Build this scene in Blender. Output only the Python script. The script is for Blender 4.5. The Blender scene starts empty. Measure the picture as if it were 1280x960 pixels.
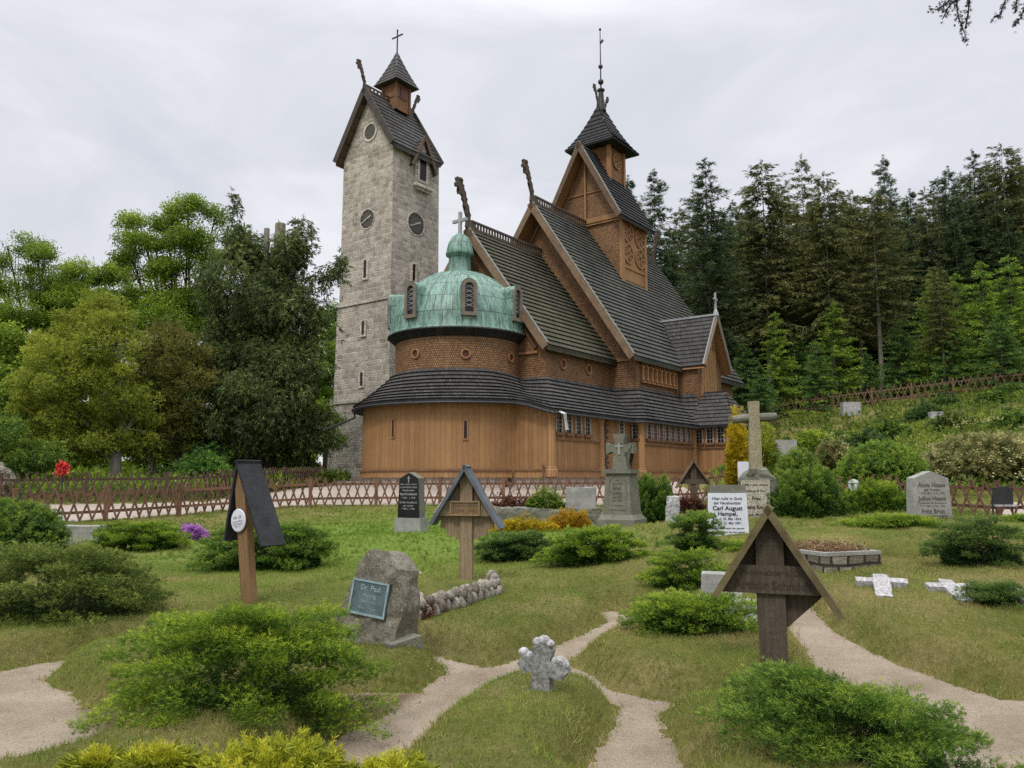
import bpy, bmesh, math, random
import numpy as np
from mathutils import Vector, Matrix
from mathutils.bvhtree import BVHTree
rnd = random.Random(7)
RN = np.random.default_rng(11)
R = math.radians
SC = bpy.context.scene
COL = SC.collection
# ------------------------------------------------------------------ camera
F_PX, PITCH, EYE = 980.0, math.atan(120 / 980.0), 1.6
cam_d = bpy.data.cameras.new('camera'); cam = bpy.data.objects.new('camera', cam_d); COL.objects.link(cam)
cam.location = (0, 0, EYE); cam.rotation_euler = (R(90) + PITCH, 0, 0)
cam_d.sensor_width = 36; cam_d.lens = F_PX / 1280 * 36; cam_d.clip_end = 3000; cam_d.clip_start = .05
SC.camera = cam
CP, SP = math.cos(PITCH), math.sin(PITCH)
CAM = np.array([0, 0, EYE])
def ray(px, py):
    X = (px - 640) / F_PX; Y = (480 - py) / F_PX
    return np.array([X, CP - Y * SP, SP + Y * CP])
def at(px, py, Y):
    r = ray(px, py); return Vector(CAM + r * (Y / r[1]))
# ------------------------------------------------------------------ materials
MATS = {}
def mat(name):
    m = bpy.data.materials.new(name); m.use_nodes = True
    nt = m.node_tree; nt.nodes.clear()
    o = nt.nodes.new('ShaderNodeOutputMaterial'); b = nt.nodes.new('ShaderNodeBsdfPrincipled')
    nt.links.new(b.outputs[0], o.inputs[0]); MATS[name] = m
    return m, nt, b
def N(nt, t, **kw):
    n = nt.nodes.new(t)
    for k, v in kw.items():
        if k.startswith('i_'):
            k = k[2:]
            n.inputs[int(k) if k.isdigit() else k.replace('_', ' ')].default_value = v
        else: setattr(n, k, v)
    return n
def ramp(nt, stops, interp='LINEAR'):
    n = nt.nodes.new('ShaderNodeValToRGB'); cr = n.color_ramp; cr.interpolation = interp
    while len(cr.elements) < len(stops): cr.elements.new(.5)
    for e, (p, c) in zip(cr.elements, stops):
        e.position = p; e.color = (c[0], c[1], c[2], 1)
    return n
def mixc(nt, a, b, f, mode='MIX'):
    n = nt.nodes.new('ShaderNodeMix'); n.data_type = 'RGBA'; n.blend_type = mode
    for i, v in ((0, f), (6, a), (7, b)):
        if hasattr(v, 'links') or hasattr(v, 'is_linked'): nt.links.new(v, n.inputs[i])
        else: n.inputs[i].default_value = v if i == 0 else (v[0], v[1], v[2], 1)
    return n.outputs[2]
def noise(nt, scale, detail=4, rough=.6, vec=None, dist=0):
    n = N(nt, 'ShaderNodeTexNoise'); n.inputs['Scale'].default_value = scale; n.inputs['Detail'].default_value = detail
    n.inputs['Roughness'].default_value = rough; n.inputs['Distortion'].default_value = dist
    if vec is None: vec = N(nt, 'ShaderNodeNewGeometry').outputs['Position']
    nt.links.new(vec, n.inputs['Vector'])
    return n.outputs['Fac']
def bump(nt, b, h, strength=.4, dist=.02):
    n = N(nt, 'ShaderNodeBump'); n.inputs['Strength'].default_value = strength; n.inputs['Distance'].default_value = dist
    nt.links.new(h, n.inputs['Height']); nt.links.new(n.outputs[0], b.inputs['Normal'])
def objco(nt): return N(nt, 'ShaderNodeTexCoord').outputs['Object']
def uvco(nt): return N(nt, 'ShaderNodeTexCoord').outputs['UV']
def vscale(nt, vec, s):
    m = N(nt, 'ShaderNodeVectorMath', operation='MULTIPLY'); nt.links.new(vec, m.inputs[0]); m.inputs[1].default_value = s
    return m.outputs[0]
def brick(nt, vec, w, h, c1, c2, mc, mort=.01, off=.5, smooth=.1, bias=0.0):
    n = N(nt, 'ShaderNodeTexBrick'); nt.links.new(vec, n.inputs['Vector'])
    n.offset = off; n.squash = 1
    n.inputs['Scale'].default_value = 1; n.inputs['Brick Width'].default_value = w; n.inputs['Row Height'].default_value = h
    n.inputs['Mortar Size'].default_value = mort; n.inputs['Mortar Smooth'].default_value = smooth; n.inputs['Bias'].default_value = bias
    for k, c in (('Color1', c1), ('Color2', c2), ('Mortar', mc)): n.inputs[k].default_value = (c[0], c[1], c[2], 1)
    return n
def simple(name, c, rough=.8, var=.25, scale=6, bmp=.3, bscale=30, metal=0, space='obj', c2=None, stretch=None):
    m, nt, b = mat(name)
    v = objco(nt)
    if stretch: v = vscale(nt, v, stretch)
    f = noise(nt, scale, 5, .65, v)
    lo = tuple(x * (1 - var) for x in c); hi = c2 or tuple(min(1, x * (1 + var)) for x in c)
    rp = ramp(nt, [(.3, lo), (.7, hi)]); nt.links.new(f, rp.inputs[0])
    nt.links.new(rp.outputs[0], b.inputs['Base Color']); b.inputs['Roughness'].default_value = rough; b.inputs['Metallic'].default_value = metal
    b.inputs['Specular IOR Level'].default_value = .3
    if bmp: bump(nt, b, noise(nt, bscale, 5, .7, v), bmp, .015)
    return m
def shingle_roof(name, c1, c2, moss=None, mossf=.5, w=.24):
    m, nt, b = mat(name); uv = uvco(nt)
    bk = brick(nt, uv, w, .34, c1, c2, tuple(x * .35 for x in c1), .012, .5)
    col = bk.outputs['Color']
    n1 = noise(nt, .35, 4, .6); rp = ramp(nt, [(.35, (.55, .55, .55)), (.7, (1.25, 1.25, 1.25))]); nt.links.new(n1, rp.inputs[0])
    col = mixc(nt, col, rp.outputs[0], .8, 'MULTIPLY')
    st = noise(nt, 1.0, 4, .7, vscale(nt, uv, (14, 1.2, 1))); r3 = ramp(nt, [(.3, (.6, .6, .6)), (.75, (1.35, 1.35, 1.35))]); nt.links.new(st, r3.inputs[0])
    col = mixc(nt, col, r3.outputs[0], .7, 'MULTIPLY')
    if moss:
        n2 = noise(nt, .5, 5, .7); r2 = ramp(nt, [(.38, (0, 0, 0)), (.68, (1, 1, 1))]); nt.links.new(n2, r2.inputs[0])
        ml = N(nt, 'ShaderNodeMath', operation='MULTIPLY'); ml.inputs[1].default_value = mossf; nt.links.new(r2.outputs[0], ml.inputs[0])
        col = mixc(nt, col, moss, ml.outputs[0])
    nt.links.new(col, b.inputs['Base Color']); b.inputs['Roughness'].default_value = .75; b.inputs['Specular IOR Level'].default_value = .25
    bump(nt, b, bk.outputs['Fac'], -.5, .03)
    return m
def shingle_wall(name, c1, c2, w=.10, h=.11):
    m, nt, b = mat(name); uv = uvco(nt)
    bk = brick(nt, uv, w, h, c1, c2, tuple(x * .3 for x in c1), .016, .5, .3)
    n1 = noise(nt, .7, 4, .6); rp = ramp(nt, [(.3, (.7, .66, .62)), (.75, (1.2, 1.2, 1.2))]); nt.links.new(n1, rp.inputs[0])
    col = mixc(nt, bk.outputs['Color'], rp.outputs[0], .8, 'MULTIPLY')
    nt.links.new(col, b.inputs['Base Color']); b.inputs['Roughness'].default_value = .65; b.inputs['Specular IOR Level'].default_value = .3
    bump(nt, b, bk.outputs['Fac'], -.6, .03)
    return m
def plank_wall(name, c1, c2, w=.24):
    m, nt, b = mat(name); uv = uvco(nt)
    sw = N(nt, 'ShaderNodeSeparateXYZ'); nt.links.new(uv, sw.inputs[0]); cb = N(nt, 'ShaderNodeCombineXYZ')
    nt.links.new(sw.outputs[1], cb.inputs[0]); nt.links.new(sw.outputs[0], cb.inputs[1])
    bk = brick(nt, cb.outputs[0], 7.0, w, c1, c2, tuple(x * .3 for x in c1), .006, .37, .2)
    gr = noise(nt, 3.0, 6, .7, vscale(nt, uv, (9, .5, 1))); rp = ramp(nt, [(.3, (.72, .68, .62)), (.72, (1.18, 1.18, 1.15))]); nt.links.new(gr, rp.inputs[0])
    col = mixc(nt, bk.outputs['Color'], rp.outputs[0], .85, 'MULTIPLY')
    n2 = noise(nt, .45, 4, .6); r2 = ramp(nt, [(.3, (.78, .74, .7)), (.7, (1.12, 1.1, 1.08))]); nt.links.new(n2, r2.inputs[0])
    col = mixc(nt, col, r2.outputs[0], .8, 'MULTIPLY')
    nt.links.new(col, b.inputs['Base Color']); b.inputs['Roughness'].default_value = .6; b.inputs['Specular IOR Level'].default_value = .3
    bump(nt, b, bk.outputs['Fac'], -.5, .015)
    return m
def foliage(name, dark, mid, tip, patch=.6, pscale=.8, rough=.6, trans=.25):
    m, nt, b = mat(name)
    a = N(nt, 'ShaderNodeAttribute', attribute_name='var')
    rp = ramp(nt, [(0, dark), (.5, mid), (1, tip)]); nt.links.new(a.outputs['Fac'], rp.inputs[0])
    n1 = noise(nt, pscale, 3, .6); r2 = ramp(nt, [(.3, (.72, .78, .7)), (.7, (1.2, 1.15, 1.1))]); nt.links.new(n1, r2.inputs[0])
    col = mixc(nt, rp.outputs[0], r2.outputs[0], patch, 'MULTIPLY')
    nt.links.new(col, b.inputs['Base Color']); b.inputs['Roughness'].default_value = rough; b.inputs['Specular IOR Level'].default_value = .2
    tr = N(nt, 'ShaderNodeBsdfTranslucent'); nt.links.new(col, tr.inputs[0])
    mx = N(nt, 'ShaderNodeMixShader'); mx.inputs[0].default_value = trans
    nt.links.new(b.outputs[0], mx.inputs[1]); nt.links.new(tr.outputs[0], mx.inputs[2])
    out = [n for n in nt.nodes if n.type == 'OUTPUT_MATERIAL'][0]; nt.links.new(mx.outputs[0], out.inputs[0])
    return m
# ------------------------------------------------------------------ mesh builder
class MB:
    def __init__(s): s.v = []; s.f = []; s.uv = []
    def face(s, pts, uv=None):
        i = len(s.v); s.v += [tuple(p) for p in pts]; s.f.append(tuple(range(i, i + len(pts))))
        if uv is None:
            p0, p1 = Vector(pts[0]), Vector(pts[1]); n = Vector((0, 0, 0))
            for k in range(1, len(pts) - 1): n += (Vector(pts[k]) - p0).cross(Vector(pts[k + 1]) - p0)
            if n.length < 1e-12: n = Vector((0, 0, 1))
            n.normalize()
            if abs(n.z) > .95: uv = [(p[0], p[1]) for p in pts]
            else:
                h = Vector((-n.y, n.x, 0)).normalized(); g = n.cross(h)
                uv = [(Vector(p).dot(h), Vector(p).dot(g)) for p in pts]
        s.uv.append(list(uv))
    def mesh(s, V, F):
        for f in F: s.face([V[i] for i in f])
    def box(s, c, d, M=None):
        x, y, z = [q / 2 for q in d]
        V = [Vector((a * x, b * y, e * z)) for a in (-1, 1) for b in (-1, 1) for e in (-1, 1)]
        if M is not None: V = [M @ v for v in V]
        V = [v + Vector(c) for v in V]
        s.mesh(V, [(0, 1, 3, 2), (4, 6, 7, 5), (0, 4, 5, 1), (2, 3, 7, 6), (0, 2, 6, 4), (1, 5, 7, 3)])
        return s
    def bb(s, x0, x1, y0, y1, z0, z1):
        return s.box(((x0 + x1) / 2, (y0 + y1) / 2, (z0 + z1) / 2), (abs(x1 - x0), abs(y1 - y0), abs(z1 - z0)))
    def beam(s, a, b, w, h, up=(0, 0, 1)):
        a, b = Vector(a), Vector(b); d = (b - a); L = d.length; d.normalize(); u = Vector(up)
        x = d.cross(u)
        if x.length < 1e-4: x = d.cross(Vector((1, 0, 0)))
        x.normalize(); z = x.cross(d)
        M = Matrix((x, d, z)).transposed()
        return s.box((a + b) / 2, (w, L, h), M)
    def tube(s, pts, rad, n=8, cap=True):
        pts = [Vector(p) for p in pts]; rings = []
        if not hasattr(rad, '__len__'): rad = [rad] * len(pts)
        for i, p in enumerate(pts):
            d = (pts[min(i + 1, len(pts) - 1)] - pts[max(i - 1, 0)]).normalized()
            x = d.cross(Vector((0, 0, 1)) if abs(d.z) < .95 else Vector((1, 0, 0))).normalized(); y = x.cross(d)
            rings.append([p + (x * math.cos(2 * math.pi * k / n) + y * math.sin(2 * math.pi * k / n)) * rad[i] for k in range(n)])
        for i in range(len(pts) - 1):
            for k in range(n):
                s.face([rings[i][k], rings[i + 1][k], rings[i + 1][(k + 1) % n], rings[i][(k + 1) % n]])
        if cap: s.face(rings[0]); s.face(rings[-1][::-1])
        return s
    def lathe(s, prof, c=(0, 0, 0), n=32, a0=0, a1=2 * math.pi, ulen=None):
        c = Vector(c); full = abs(a1 - a0 - 2 * math.pi) < 1e-6; vl = [0]
        for i in range(1, len(prof)): vl.append(vl[-1] + math.dist(prof[i], prof[i - 1]))
        rm = max(p[0] for p in prof)
        def P(i, k):
            a = a0 + (a1 - a0) * k / n; r, z = prof[i]; return c + Vector((r * math.cos(a), r * math.sin(a), z))
        for i in range(len(prof) - 1):
            for k in range(n):
                u0, u1 = (a1 - a0) * k / n * rm, (a1 - a0) * (k + 1) / n * rm
                q = [P(i, k), P(i, k + 1), P(i + 1, k + 1), P(i + 1, k)]; uv = [(u0, vl[i]), (u1, vl[i]), (u1, vl[i + 1]), (u0, vl[i + 1])]
                if prof[i + 1][0] < 1e-5: q, uv = q[:3], uv[:3]
                elif prof[i][0] < 1e-5: q, uv = [q[0], q[2], q[3]], [uv[0], uv[2], uv[3]]
                s.face(q, uv)
        return s
    def prism(s, poly, M=None, d=.1, y0=None):
        """polygon given in (x, z), extruded along y from -d/2 to d/2"""
        y0 = -d / 2 if y0 is None else y0
        A = [Vector((p[0], y0, p[1])) for p in poly]; B = [Vector((p[0], y0 + d, p[1])) for p in poly]
        if M is not None: A = [M @ v for v in A]; B = [M @ v for v in B]
        s.face(A); s.face(B[::-1])
        for i in range(len(poly)):
            j = (i + 1) % len(poly); s.face([A[j], A[i], B[i], B[j]])
        return s
    def rows(s, lo, hi, row=.34, lift=.035, prof=None, umul=1.0):
        """stepped shingle courses between two polylines (eave lo -> top hi), same point count"""
        lo = [Vector(p) for p in lo]; hi = [Vector(p) for p in hi]; m = len(lo)
        L = sum((hi[i] - lo[i]).length for i in range(m)) / m; n = max(2, round(L / row))
        us = [0]
        for i in range(1, m): us.append(us[-1] + max((lo[i] - lo[i - 1]).length, (hi[i] - hi[i - 1]).length))
        def P(i, f):
            p = lo[i].lerp(hi[i], f)
            if prof: p = Vector((p.x, p.y, lo[i].z + (hi[i].z - lo[i].z) * prof(f)))
            return p
        G = [[P(i, k / n) for i in range(m)] for k in range(n + 1)]
        def nrm(k, i):
            a = G[min(k + 1, n)][i] - G[max(k - 1, 0)][i]; b = G[k][min(i + 1, m - 1)] - G[k][max(i - 1, 0)]
            v = b.cross(a)
            if v.length < 1e-9: return Vector((0, 0, 1))
            v.normalize(); return v if v.z >= 0 else -v
        for k in range(n):
            for i in range(m - 1):
                j = i + 1
                a, b = G[k][i] + nrm(k, i) * lift, G[k][j] + nrm(k, j) * lift
                c, d = G[k + 1][j] + nrm(k + 1, j) * .003, G[k + 1][i] + nrm(k + 1, i) * .003
                a2, b2 = G[k][i] + nrm(k, i) * .002, G[k][j] + nrm(k, j) * .002
                v0, v1 = k * .34, (k + 1) * .34
                if (a - b).length < 1e-5: s.face([a, c, d], [(us[i], v0), (us[j], v1), (us[i], v1)]); continue
                if (c - d).length < 1e-5: s.face([a, b, c], [(us[i], v0), (us[j], v0), (us[j], v1)])
                else: s.face([a, b, c, d], [(us[i], v0), (us[j], v0), (us[j], v1), (us[i], v1)])
                s.face([a2, b2, b, a], [(us[i], v0 - .003), (us[j], v0 - .003), (us[j], v0 + .003), (us[i], v0 + .003)])  # butt face takes the dark joint colour, painting the shadow under each course
        return s
    def build(s, name, m, parent=None, loc=None, smooth=False, M=None):
        me = bpy.data.meshes.new(name)
        me.from_pydata(s.v, [], s.f)
        uvl = me.uv_layers.new(name='UVMap')
        flat = [c for f in s.uv for p in f for c in p]; uvl.data.foreach_set('uv', flat)
        if smooth:
            bm = bmesh.new(); bm.from_mesh(me); bmesh.ops.remove_doubles(bm, verts=bm.verts, dist=1e-4); bmesh.ops.recalc_face_normals(bm, faces=bm.faces); bm.to_mesh(me); bm.free()
            me.polygons.foreach_set('use_smooth', [True] * len(me.polygons))
        me.materials.append(MATS[m] if isinstance(m, str) else m); me.validate(); me.update()
        o = bpy.data.objects.new(name, me); COL.objects.link(o)
        if parent is not None: o.parent = parent
        if loc is not None: o.location = loc
        if M is not None: o.matrix_local = M
        return o
def tag(o, label=None, cat=None, group=None, kind=None):
    if label: o['label'] = label
    if cat: o['category'] = cat
    if group: o['group'] = group
    if kind: o['kind'] = kind
    return o
def thing(name, label, cat, loc=(0, 0, 0), rz=0, group=None):
    o = bpy.data.objects.new(name, None); COL.objects.link(o); o.location = loc; o.rotation_euler = (0, 0, rz)
    o.empty_display_size = .3
    return tag(o, label, cat, group)
def copy_tree(src, loc, rz, scale, label=None, parent=None):
    r = src.copy(); COL.objects.link(r)
    if parent is None:
        r.location = loc; r.rotation_euler = (0, 0, rz); r.scale = scale
        if label: r['label'] = label
    else: r.parent = parent
    for ch in list(src.children): copy_tree(ch, None, None, None, None, r)
    return r
# ------------------------------------------------------------------ scattered sprigs (numpy)
def diamonds(ds):
    """list of (base, tip, width, normal hint) -> verts, tris"""
    V, F = [], []
    for b, t, w, nh in ds:
        b, t = np.array(b, float), np.array(t, float); d = t - b; x = np.cross(d, nh); x = x / (np.linalg.norm(x) + 1e-9) * w / 2
        m = b + d * .45; i = len(V); V += [b, m + x, t, m - x]; F += [(i, i + 1, i + 2), (i, i + 2, i + 3)]
    return np.array(V), np.array(F)
def spray_template(n=6, spread=.75, droop=0., up=.12, seed=1, w=.085, stem=True):
    r = random.Random(seed); ds = []
    if stem: ds.append(((0, 0, 0), (0, 1, 0), w, (0, 0, 1)))
    for k in range(n):
        y = .1 + .78 * k / n; L = (.55 - .38 * k / n) * r.uniform(.8, 1.15)
        for sx in (-1, 1):
            a = spread * r.uniform(.8, 1.2)
            ds.append(((0, y, 0), (sx * L * math.sin(a), y + L * math.cos(a), L * (up * r.uniform(-.6, 2.0)) - droop * L), w * 1.15, (r.uniform(-.5, .5), r.uniform(-.3, .3), 1)))
    return diamonds(ds)
def leaf_template(n=10, seed=1, size=.4, w=.26):
    r = random.Random(seed); ds = []
    for k in range(n):
        c = np.array([r.gauss(0, .38), r.gauss(0, .38), r.gauss(0, .3)]); d = np.array([r.gauss(0, 1), r.gauss(0, 1), r.gauss(0, .6)]); d /= np.linalg.norm(d)
        ds.append((c, c + d * size * r.uniform(.7, 1.2), w, (r.gauss(0, .7), r.gauss(0, .7), 1)))
    return diamonds(ds)
def brush_template(n=8, seed=1, w=.11, fwd=.75, side=.6, L0=.75):
    r = random.Random(seed); ds = []
    for k in range(n):
        y = r.uniform(0, .55); d = np.array([r.gauss(0, side), fwd * r.uniform(.6, 1.2), r.gauss(0, side * .8)]); d = d / np.linalg.norm(d) * L0 * r.uniform(.6, 1.1) * (1 - .4 * y); b = np.array([0, y, 0]); ds.append((b, b + d, w, (r.gauss(0, 1), r.gauss(0, .4), r.gauss(0, 1))))
    return diamonds(ds)
class Leaves:
    def __init__(s): s.V = []; s.F = []; s.A = []; s.n = 0
    def add(s, tpl, pos, dirs, scale, var, roll=None, jit=.12):
        TV, TF = tpl; pos = np.asarray(pos, float); dirs = np.asarray(dirs, float); n = len(pos)
        if n == 0: return s
        scale = np.broadcast_to(scale, (n,)); var = np.broadcast_to(var, (n,))
        y = dirs / (np.linalg.norm(dirs, axis=1, keepdims=True) + 1e-9)
        up = np.tile([0., 0., 1.], (n, 1)) + RN.normal(0, .25, (n, 3)); x = np.cross(y, up); x /= (np.linalg.norm(x, axis=1, keepdims=True) + 1e-9); z = np.cross(x, y)
        if roll is not None:
            c, q = np.cos(roll)[:, None], np.sin(roll)[:, None]; x, z = x * c + z * q, z * c - x * q
        M = np.stack([x, y, z], axis=2) * scale[:, None, None]
        V = np.einsum('nij,vj->nvi', M, TV) + pos[:, None, :]
        k = len(TV)
        F = TF[None] + (np.arange(n) * k)[:, None, None] + s.n
        A = var[:, None] + RN.normal(0, jit, (n, k)) * 0 + np.repeat(RN.normal(0, jit, (n, (k + 3) // 4)), 4, axis=1)[:, :k]
        s.V.append(V.reshape(-1, 3)); s.F.append(F.reshape(-1, 3)); s.A.append(np.clip(A, 0, 1).reshape(-1)); s.n += n * k
        return s
    def build(s, name, m, parent=None):
        V = np.concatenate(s.V).astype(np.float32); F = np.concatenate(s.F).astype(np.int32); A = np.concatenate(s.A).astype(np.float32)
        me = bpy.data.meshes.new(name); me.vertices.add(len(V)); me.vertices.foreach_set('co', V.ravel())
        me.loops.add(F.size); me.loops.foreach_set('vertex_index', F.ravel())
        me.polygons.add(len(F)); me.polygons.foreach_set('loop_start', np.arange(0, F.size, 3, dtype=np.int32)); me.polygons.foreach_set('loop_total', np.full(len(F), 3, np.int32))
        at_ = me.attributes.new('var', 'FLOAT', 'POINT'); at_.data.foreach_set('value', A)
        me.materials.append(MATS[m]); me.update(calc_edges=True)
        o = bpy.data.objects.new(name, me); COL.objects.link(o)
        if parent is not None: o.parent = parent
        return o
def lettering(parent, lines, m, origin, rot, name='lettering'):
    """lines: (text, size, x, z) laid on the local x/z plane facing -y; rot = matrix applied to it"""
    mb = MB()
    for txt, size, x, z in lines:
        cu = bpy.data.curves.new('t', 'FONT'); cu.body = txt; cu.size = size; cu.align_x = 'CENTER'; cu.align_y = 'CENTER'; cu.extrude = size * .02; cu.offset = size * (.022 if size > .07 else .008)
        cu.resolution_u = 2
        ob = bpy.data.objects.new('t', cu); me = ob.to_mesh()
        V = [rot @ Vector((v.co.x + x, -v.co.z, v.co.y + z)) + Vector(origin) for v in me.vertices]
        for p in me.polygons: mb.face([V[i] for i in p.vertices])
        ob.to_mesh_clear(); bpy.data.objects.remove(ob); bpy.data.curves.remove(cu)
    return mb.build(name, m, parent)
# ------------------------------------------------------------------ material library (linear base colours)
shingle_roof('roof_moss', (.046, .045, .034), (.088, .084, .062), moss=(.085, .085, .04), mossf=.5)
shingle_roof('roof_grey', (.048, .048, .043), (.092, .091, .082), moss=(.10, .11, .08), mossf=.35)
shingle_roof('roof_dark', (.034, .033, .032), (.078, .075, .071), moss=(.10, .098, .09), mossf=.3, w=.2)
shingle_roof('roof_black', (.022, .022, .024), (.042, .042, .045), w=.2)
shingle_wall('scales', (.20, .105, .05), (.37, .205, .10))
shingle_wall('scales_dark', (.27, .125, .05), (.38, .18, .075))
plank_wall('planks', (.262, .146, .066), (.335, .189, .085))
plank_wall('planks_light', (.31, .175, .079), (.375, .215, .10), w=.2)
simple('timber', (.30, .15, .068), .6, .25, 3, .3, 20, stretch=(6, 6, .8))
simple('timber_dark', (.16, .085, .045), .7, .3, 3, .3, 20)
simple('verge', (.20, .205, .18), .6, .3, 4, .2, 20)
simple('dormer_frame', (.16, .135, .105), .75, .3, 3, .3, 20)
simple('barge', (.18, .12, .075), .75, .3, 2, .3, 18)
simple('barge_dark', (.06, .05, .042), .8, .3, 2, .3, 18)
simple('barge_brown', (.12, .08, .052), .75, .3, 2, .3, 18)
simple('carved', (.085, .065, .05), .85, .35, 5, .4, 25)
simple('window_dark', (.018, .012, .012), .25, .3, 2, 0)
simple('window_red', (.10, .025, .02), .35, .4, 3, 0)
simple('window_frame', (.45, .37, .31), .6, .2, 5, .2, 30)
simple('lead', (.28, .30, .31), .5, .2, 5, .2, 30)
simple('black_iron', (.025, .026, .028), .5, .3, 5, .2, 30)
simple('zinc', (.42, .43, .44), .4, .2, 4, .1, 30, metal=.4)
simple('plinth', (.40, .35, .31), .85, .2, 2.5, .5, 14)
def copper():
    m, nt, b = mat('copper'); uv = uvco(nt)
    bk = brick(nt, uv, .95, .85, (.155, .275, .225), (.20, .335, .275), (.045, .08, .07), .022, .5, .2)
    st = noise(nt, 2.2, 6, .75, vscale(nt, uv, (2.6, .8, 1))); rp = ramp(nt, [(.42, (.16, .2, .2)), (.54, (.85, .9, .88)), (.72, (1.06, 1.05, 1.02))]); nt.links.new(st, rp.inputs[0])
    col = mixc(nt, bk.outputs['Color'], rp.outputs[0], .75, 'MULTIPLY')
    n2 = noise(nt, 1.3, 6, .7); r2 = ramp(nt, [(.58, (0, 0, 0)), (.72, (1, 1, 1))]); nt.links.new(n2, r2.inputs[0])
    ml = N(nt, 'ShaderNodeMath', operation='MULTIPLY'); ml.inputs[1].default_value = .5; nt.links.new(r2.outputs[0], ml.inputs[0])
    col = mixc(nt, col, (.10, .12, .11), ml.outputs[0])
    nt.links.new(col, b.inputs['Base Color']); b.inputs['Roughness'].default_value = .55; bump(nt, b, bk.outputs['Fac'], -.4, .02)
copper()
def stone_wall(name, c1, c2, mc, w, h, mort, big=.6, gain=1.0):
    m, nt, b = mat(name); uv = uvco(nt)
    nz = N(nt, 'ShaderNodeTexNoise'); nz.inputs['Scale'].default_value = 1.7; nz.inputs['Detail'].default_value = 3; nt.links.new(uv, nz.inputs['Vector'])
    sb = N(nt, 'ShaderNodeVectorMath', operation='SUBTRACT'); nt.links.new(nz.outputs['Color'], sb.inputs[0]); sb.inputs[1].default_value = (.5, .5, .5)
    sc = vscale(nt, sb.outputs[0], (.25, .10, 0)); ad = N(nt, 'ShaderNodeVectorMath', operation='ADD'); nt.links.new(uv, ad.inputs[0]); nt.links.new(sc, ad.inputs[1])
    bk = brick(nt, ad.outputs[0], w, h, (0, 0, 0), (1, 1, 1), (.5, .5, .5), mort, .37, .4)
    bk2 = brick(nt, vscale(nt, ad.outputs[0], (1.37, 1.0, 1)), w, h * 2, (0, 0, 0), (1, 1, 1), (.5, .5, .5), mort, .61, .4)
    cm = mixc(nt, bk.outputs['Color'], bk2.outputs['Color'], .4)
    rc = ramp(nt, [(.05, tuple(x * .78 for x in c1)), (.35, c1), (.7, c2), (.95, tuple(x * 1.06 for x in c2))]); nt.links.new(cm, rc.inputs[0])
    col = mixc(nt, rc.outputs[0], mc, bk.outputs['Fac'])
    f = noise(nt, 3.5, 6, .75); rp = ramp(nt, [(.28, (.66, .65, .63)), (.5, (1, 1, 1)), (.72, (1.28, 1.27, 1.25))]); nt.links.new(f, rp.inputs[0])
    col = mixc(nt, col, rp.outputs[0], .85, 'MULTIPLY')
    f2 = noise(nt, big, 4, .65); r2 = ramp(nt, [(.32, (.74, .72, .68)), (.68, (1.14, 1.12, 1.08))]); nt.links.new(f2, r2.inputs[0])
    col = mixc(nt, col, r2.outputs[0], .8, 'MULTIPLY')
    nt.links.new(col, b.inputs['Base Color']); b.inputs['Roughness'].default_value = .9; b.inputs['Specular IOR Level'].default_value = .15
    hm = N(nt, 'ShaderNodeMath', operation='SUBTRACT'); nt.links.new(f, hm.inputs[0]); nt.links.new(bk.outputs['Fac'], hm.inputs[1])
    bump(nt, b, hm.outputs[0], .9, .08)
stone_wall('tower_stone', (.335, .305, .262), (.455, .42, .37), (.53, .49, .435), .56, .33, .035)
stone_wall('tower_dressed', (.46, .42, .365), (.56, .52, .46), (.33, .3, .26), .9, .4, .012)
stone_wall('dry_wall', (.20, .175, .14), (.33, .30, .25), (.05, .045, .035), .24, .13, .02, 2)
def granite(name, c, c2, sp=140, mossc=None, mf=.4):
    m, nt, b = mat(name); v = objco(nt)
    f = noise(nt, sp, 3, .8, v); rp = ramp(nt, [(.36, tuple(x * .45 for x in c)), (.5, c), (.64, c2)]); nt.links.new(f, rp.inputs[0])
    f2 = noise(nt, 4, 6, .7, v); r2 = ramp(nt, [(.3, (.6, .6, .58)), (.7, (1.2, 1.2, 1.18))]); nt.links.new(f2, r2.inputs[0])
    col = mixc(nt, rp.outputs[0], r2.outputs[0], .8, 'MULTIPLY')
    if mossc:
        f3 = noise(nt, 7, 6, .7, v); r3 = ramp(nt, [(.5, (0, 0, 0)), (.68, (1, 1, 1))]); nt.links.new(f3, r3.inputs[0])
        ml = N(nt, 'ShaderNodeMath', operation='MULTIPLY'); ml.inputs[1].default_value = mf; nt.links.new(r3.outputs[0], ml.inputs[0]); col = mixc(nt, col, mossc, ml.outputs[0])
    nt.links.new(col, b.inputs['Base Color']); b.inputs['Roughness'].default_value = .85; b.inputs['Specular IOR Level'].default_value = .2
    bump(nt, b, noise(nt, 35, 6, .75, v), .5, .01)
granite('granite_grey', (.30, .30, .28), (.44, .44, .42))
granite('granite_mossy', (.17, .165, .135), (.27, .26, .22), 90, (.13, .14, .07), .6)
granite('boulder', (.16, .145, .11), (.26, .24, .19), 60, (.26, .255, .21), .55)
granite('field_stone', (.25, .225, .195), (.40, .37, .325), 50, (.09, .085, .06), .4)
nt_ = MATS['field_stone'].node_tree; b_ = [n for n in nt_.nodes if n.type == 'BSDF_PRINCIPLED'][0]; src = b_.inputs['Base Color'].links[0].from_socket; gi = N(nt_, 'ShaderNodeNewGeometry').outputs['Random Per Island']; rp_ = ramp(nt_, [(0, (.5, .48, .45)), (1, (1.3, 1.28, 1.25))]); nt_.links.new(gi, rp_.inputs[0]); nt_.links.new(mixc(nt_, src, rp_.outputs[0], 1.0, 'MULTIPLY'), b_.inputs['Base Color'])
granite('marble', (.40, .39, .40), (.56, .55, .58), 22, (.17, .17, .14), .75)
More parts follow.
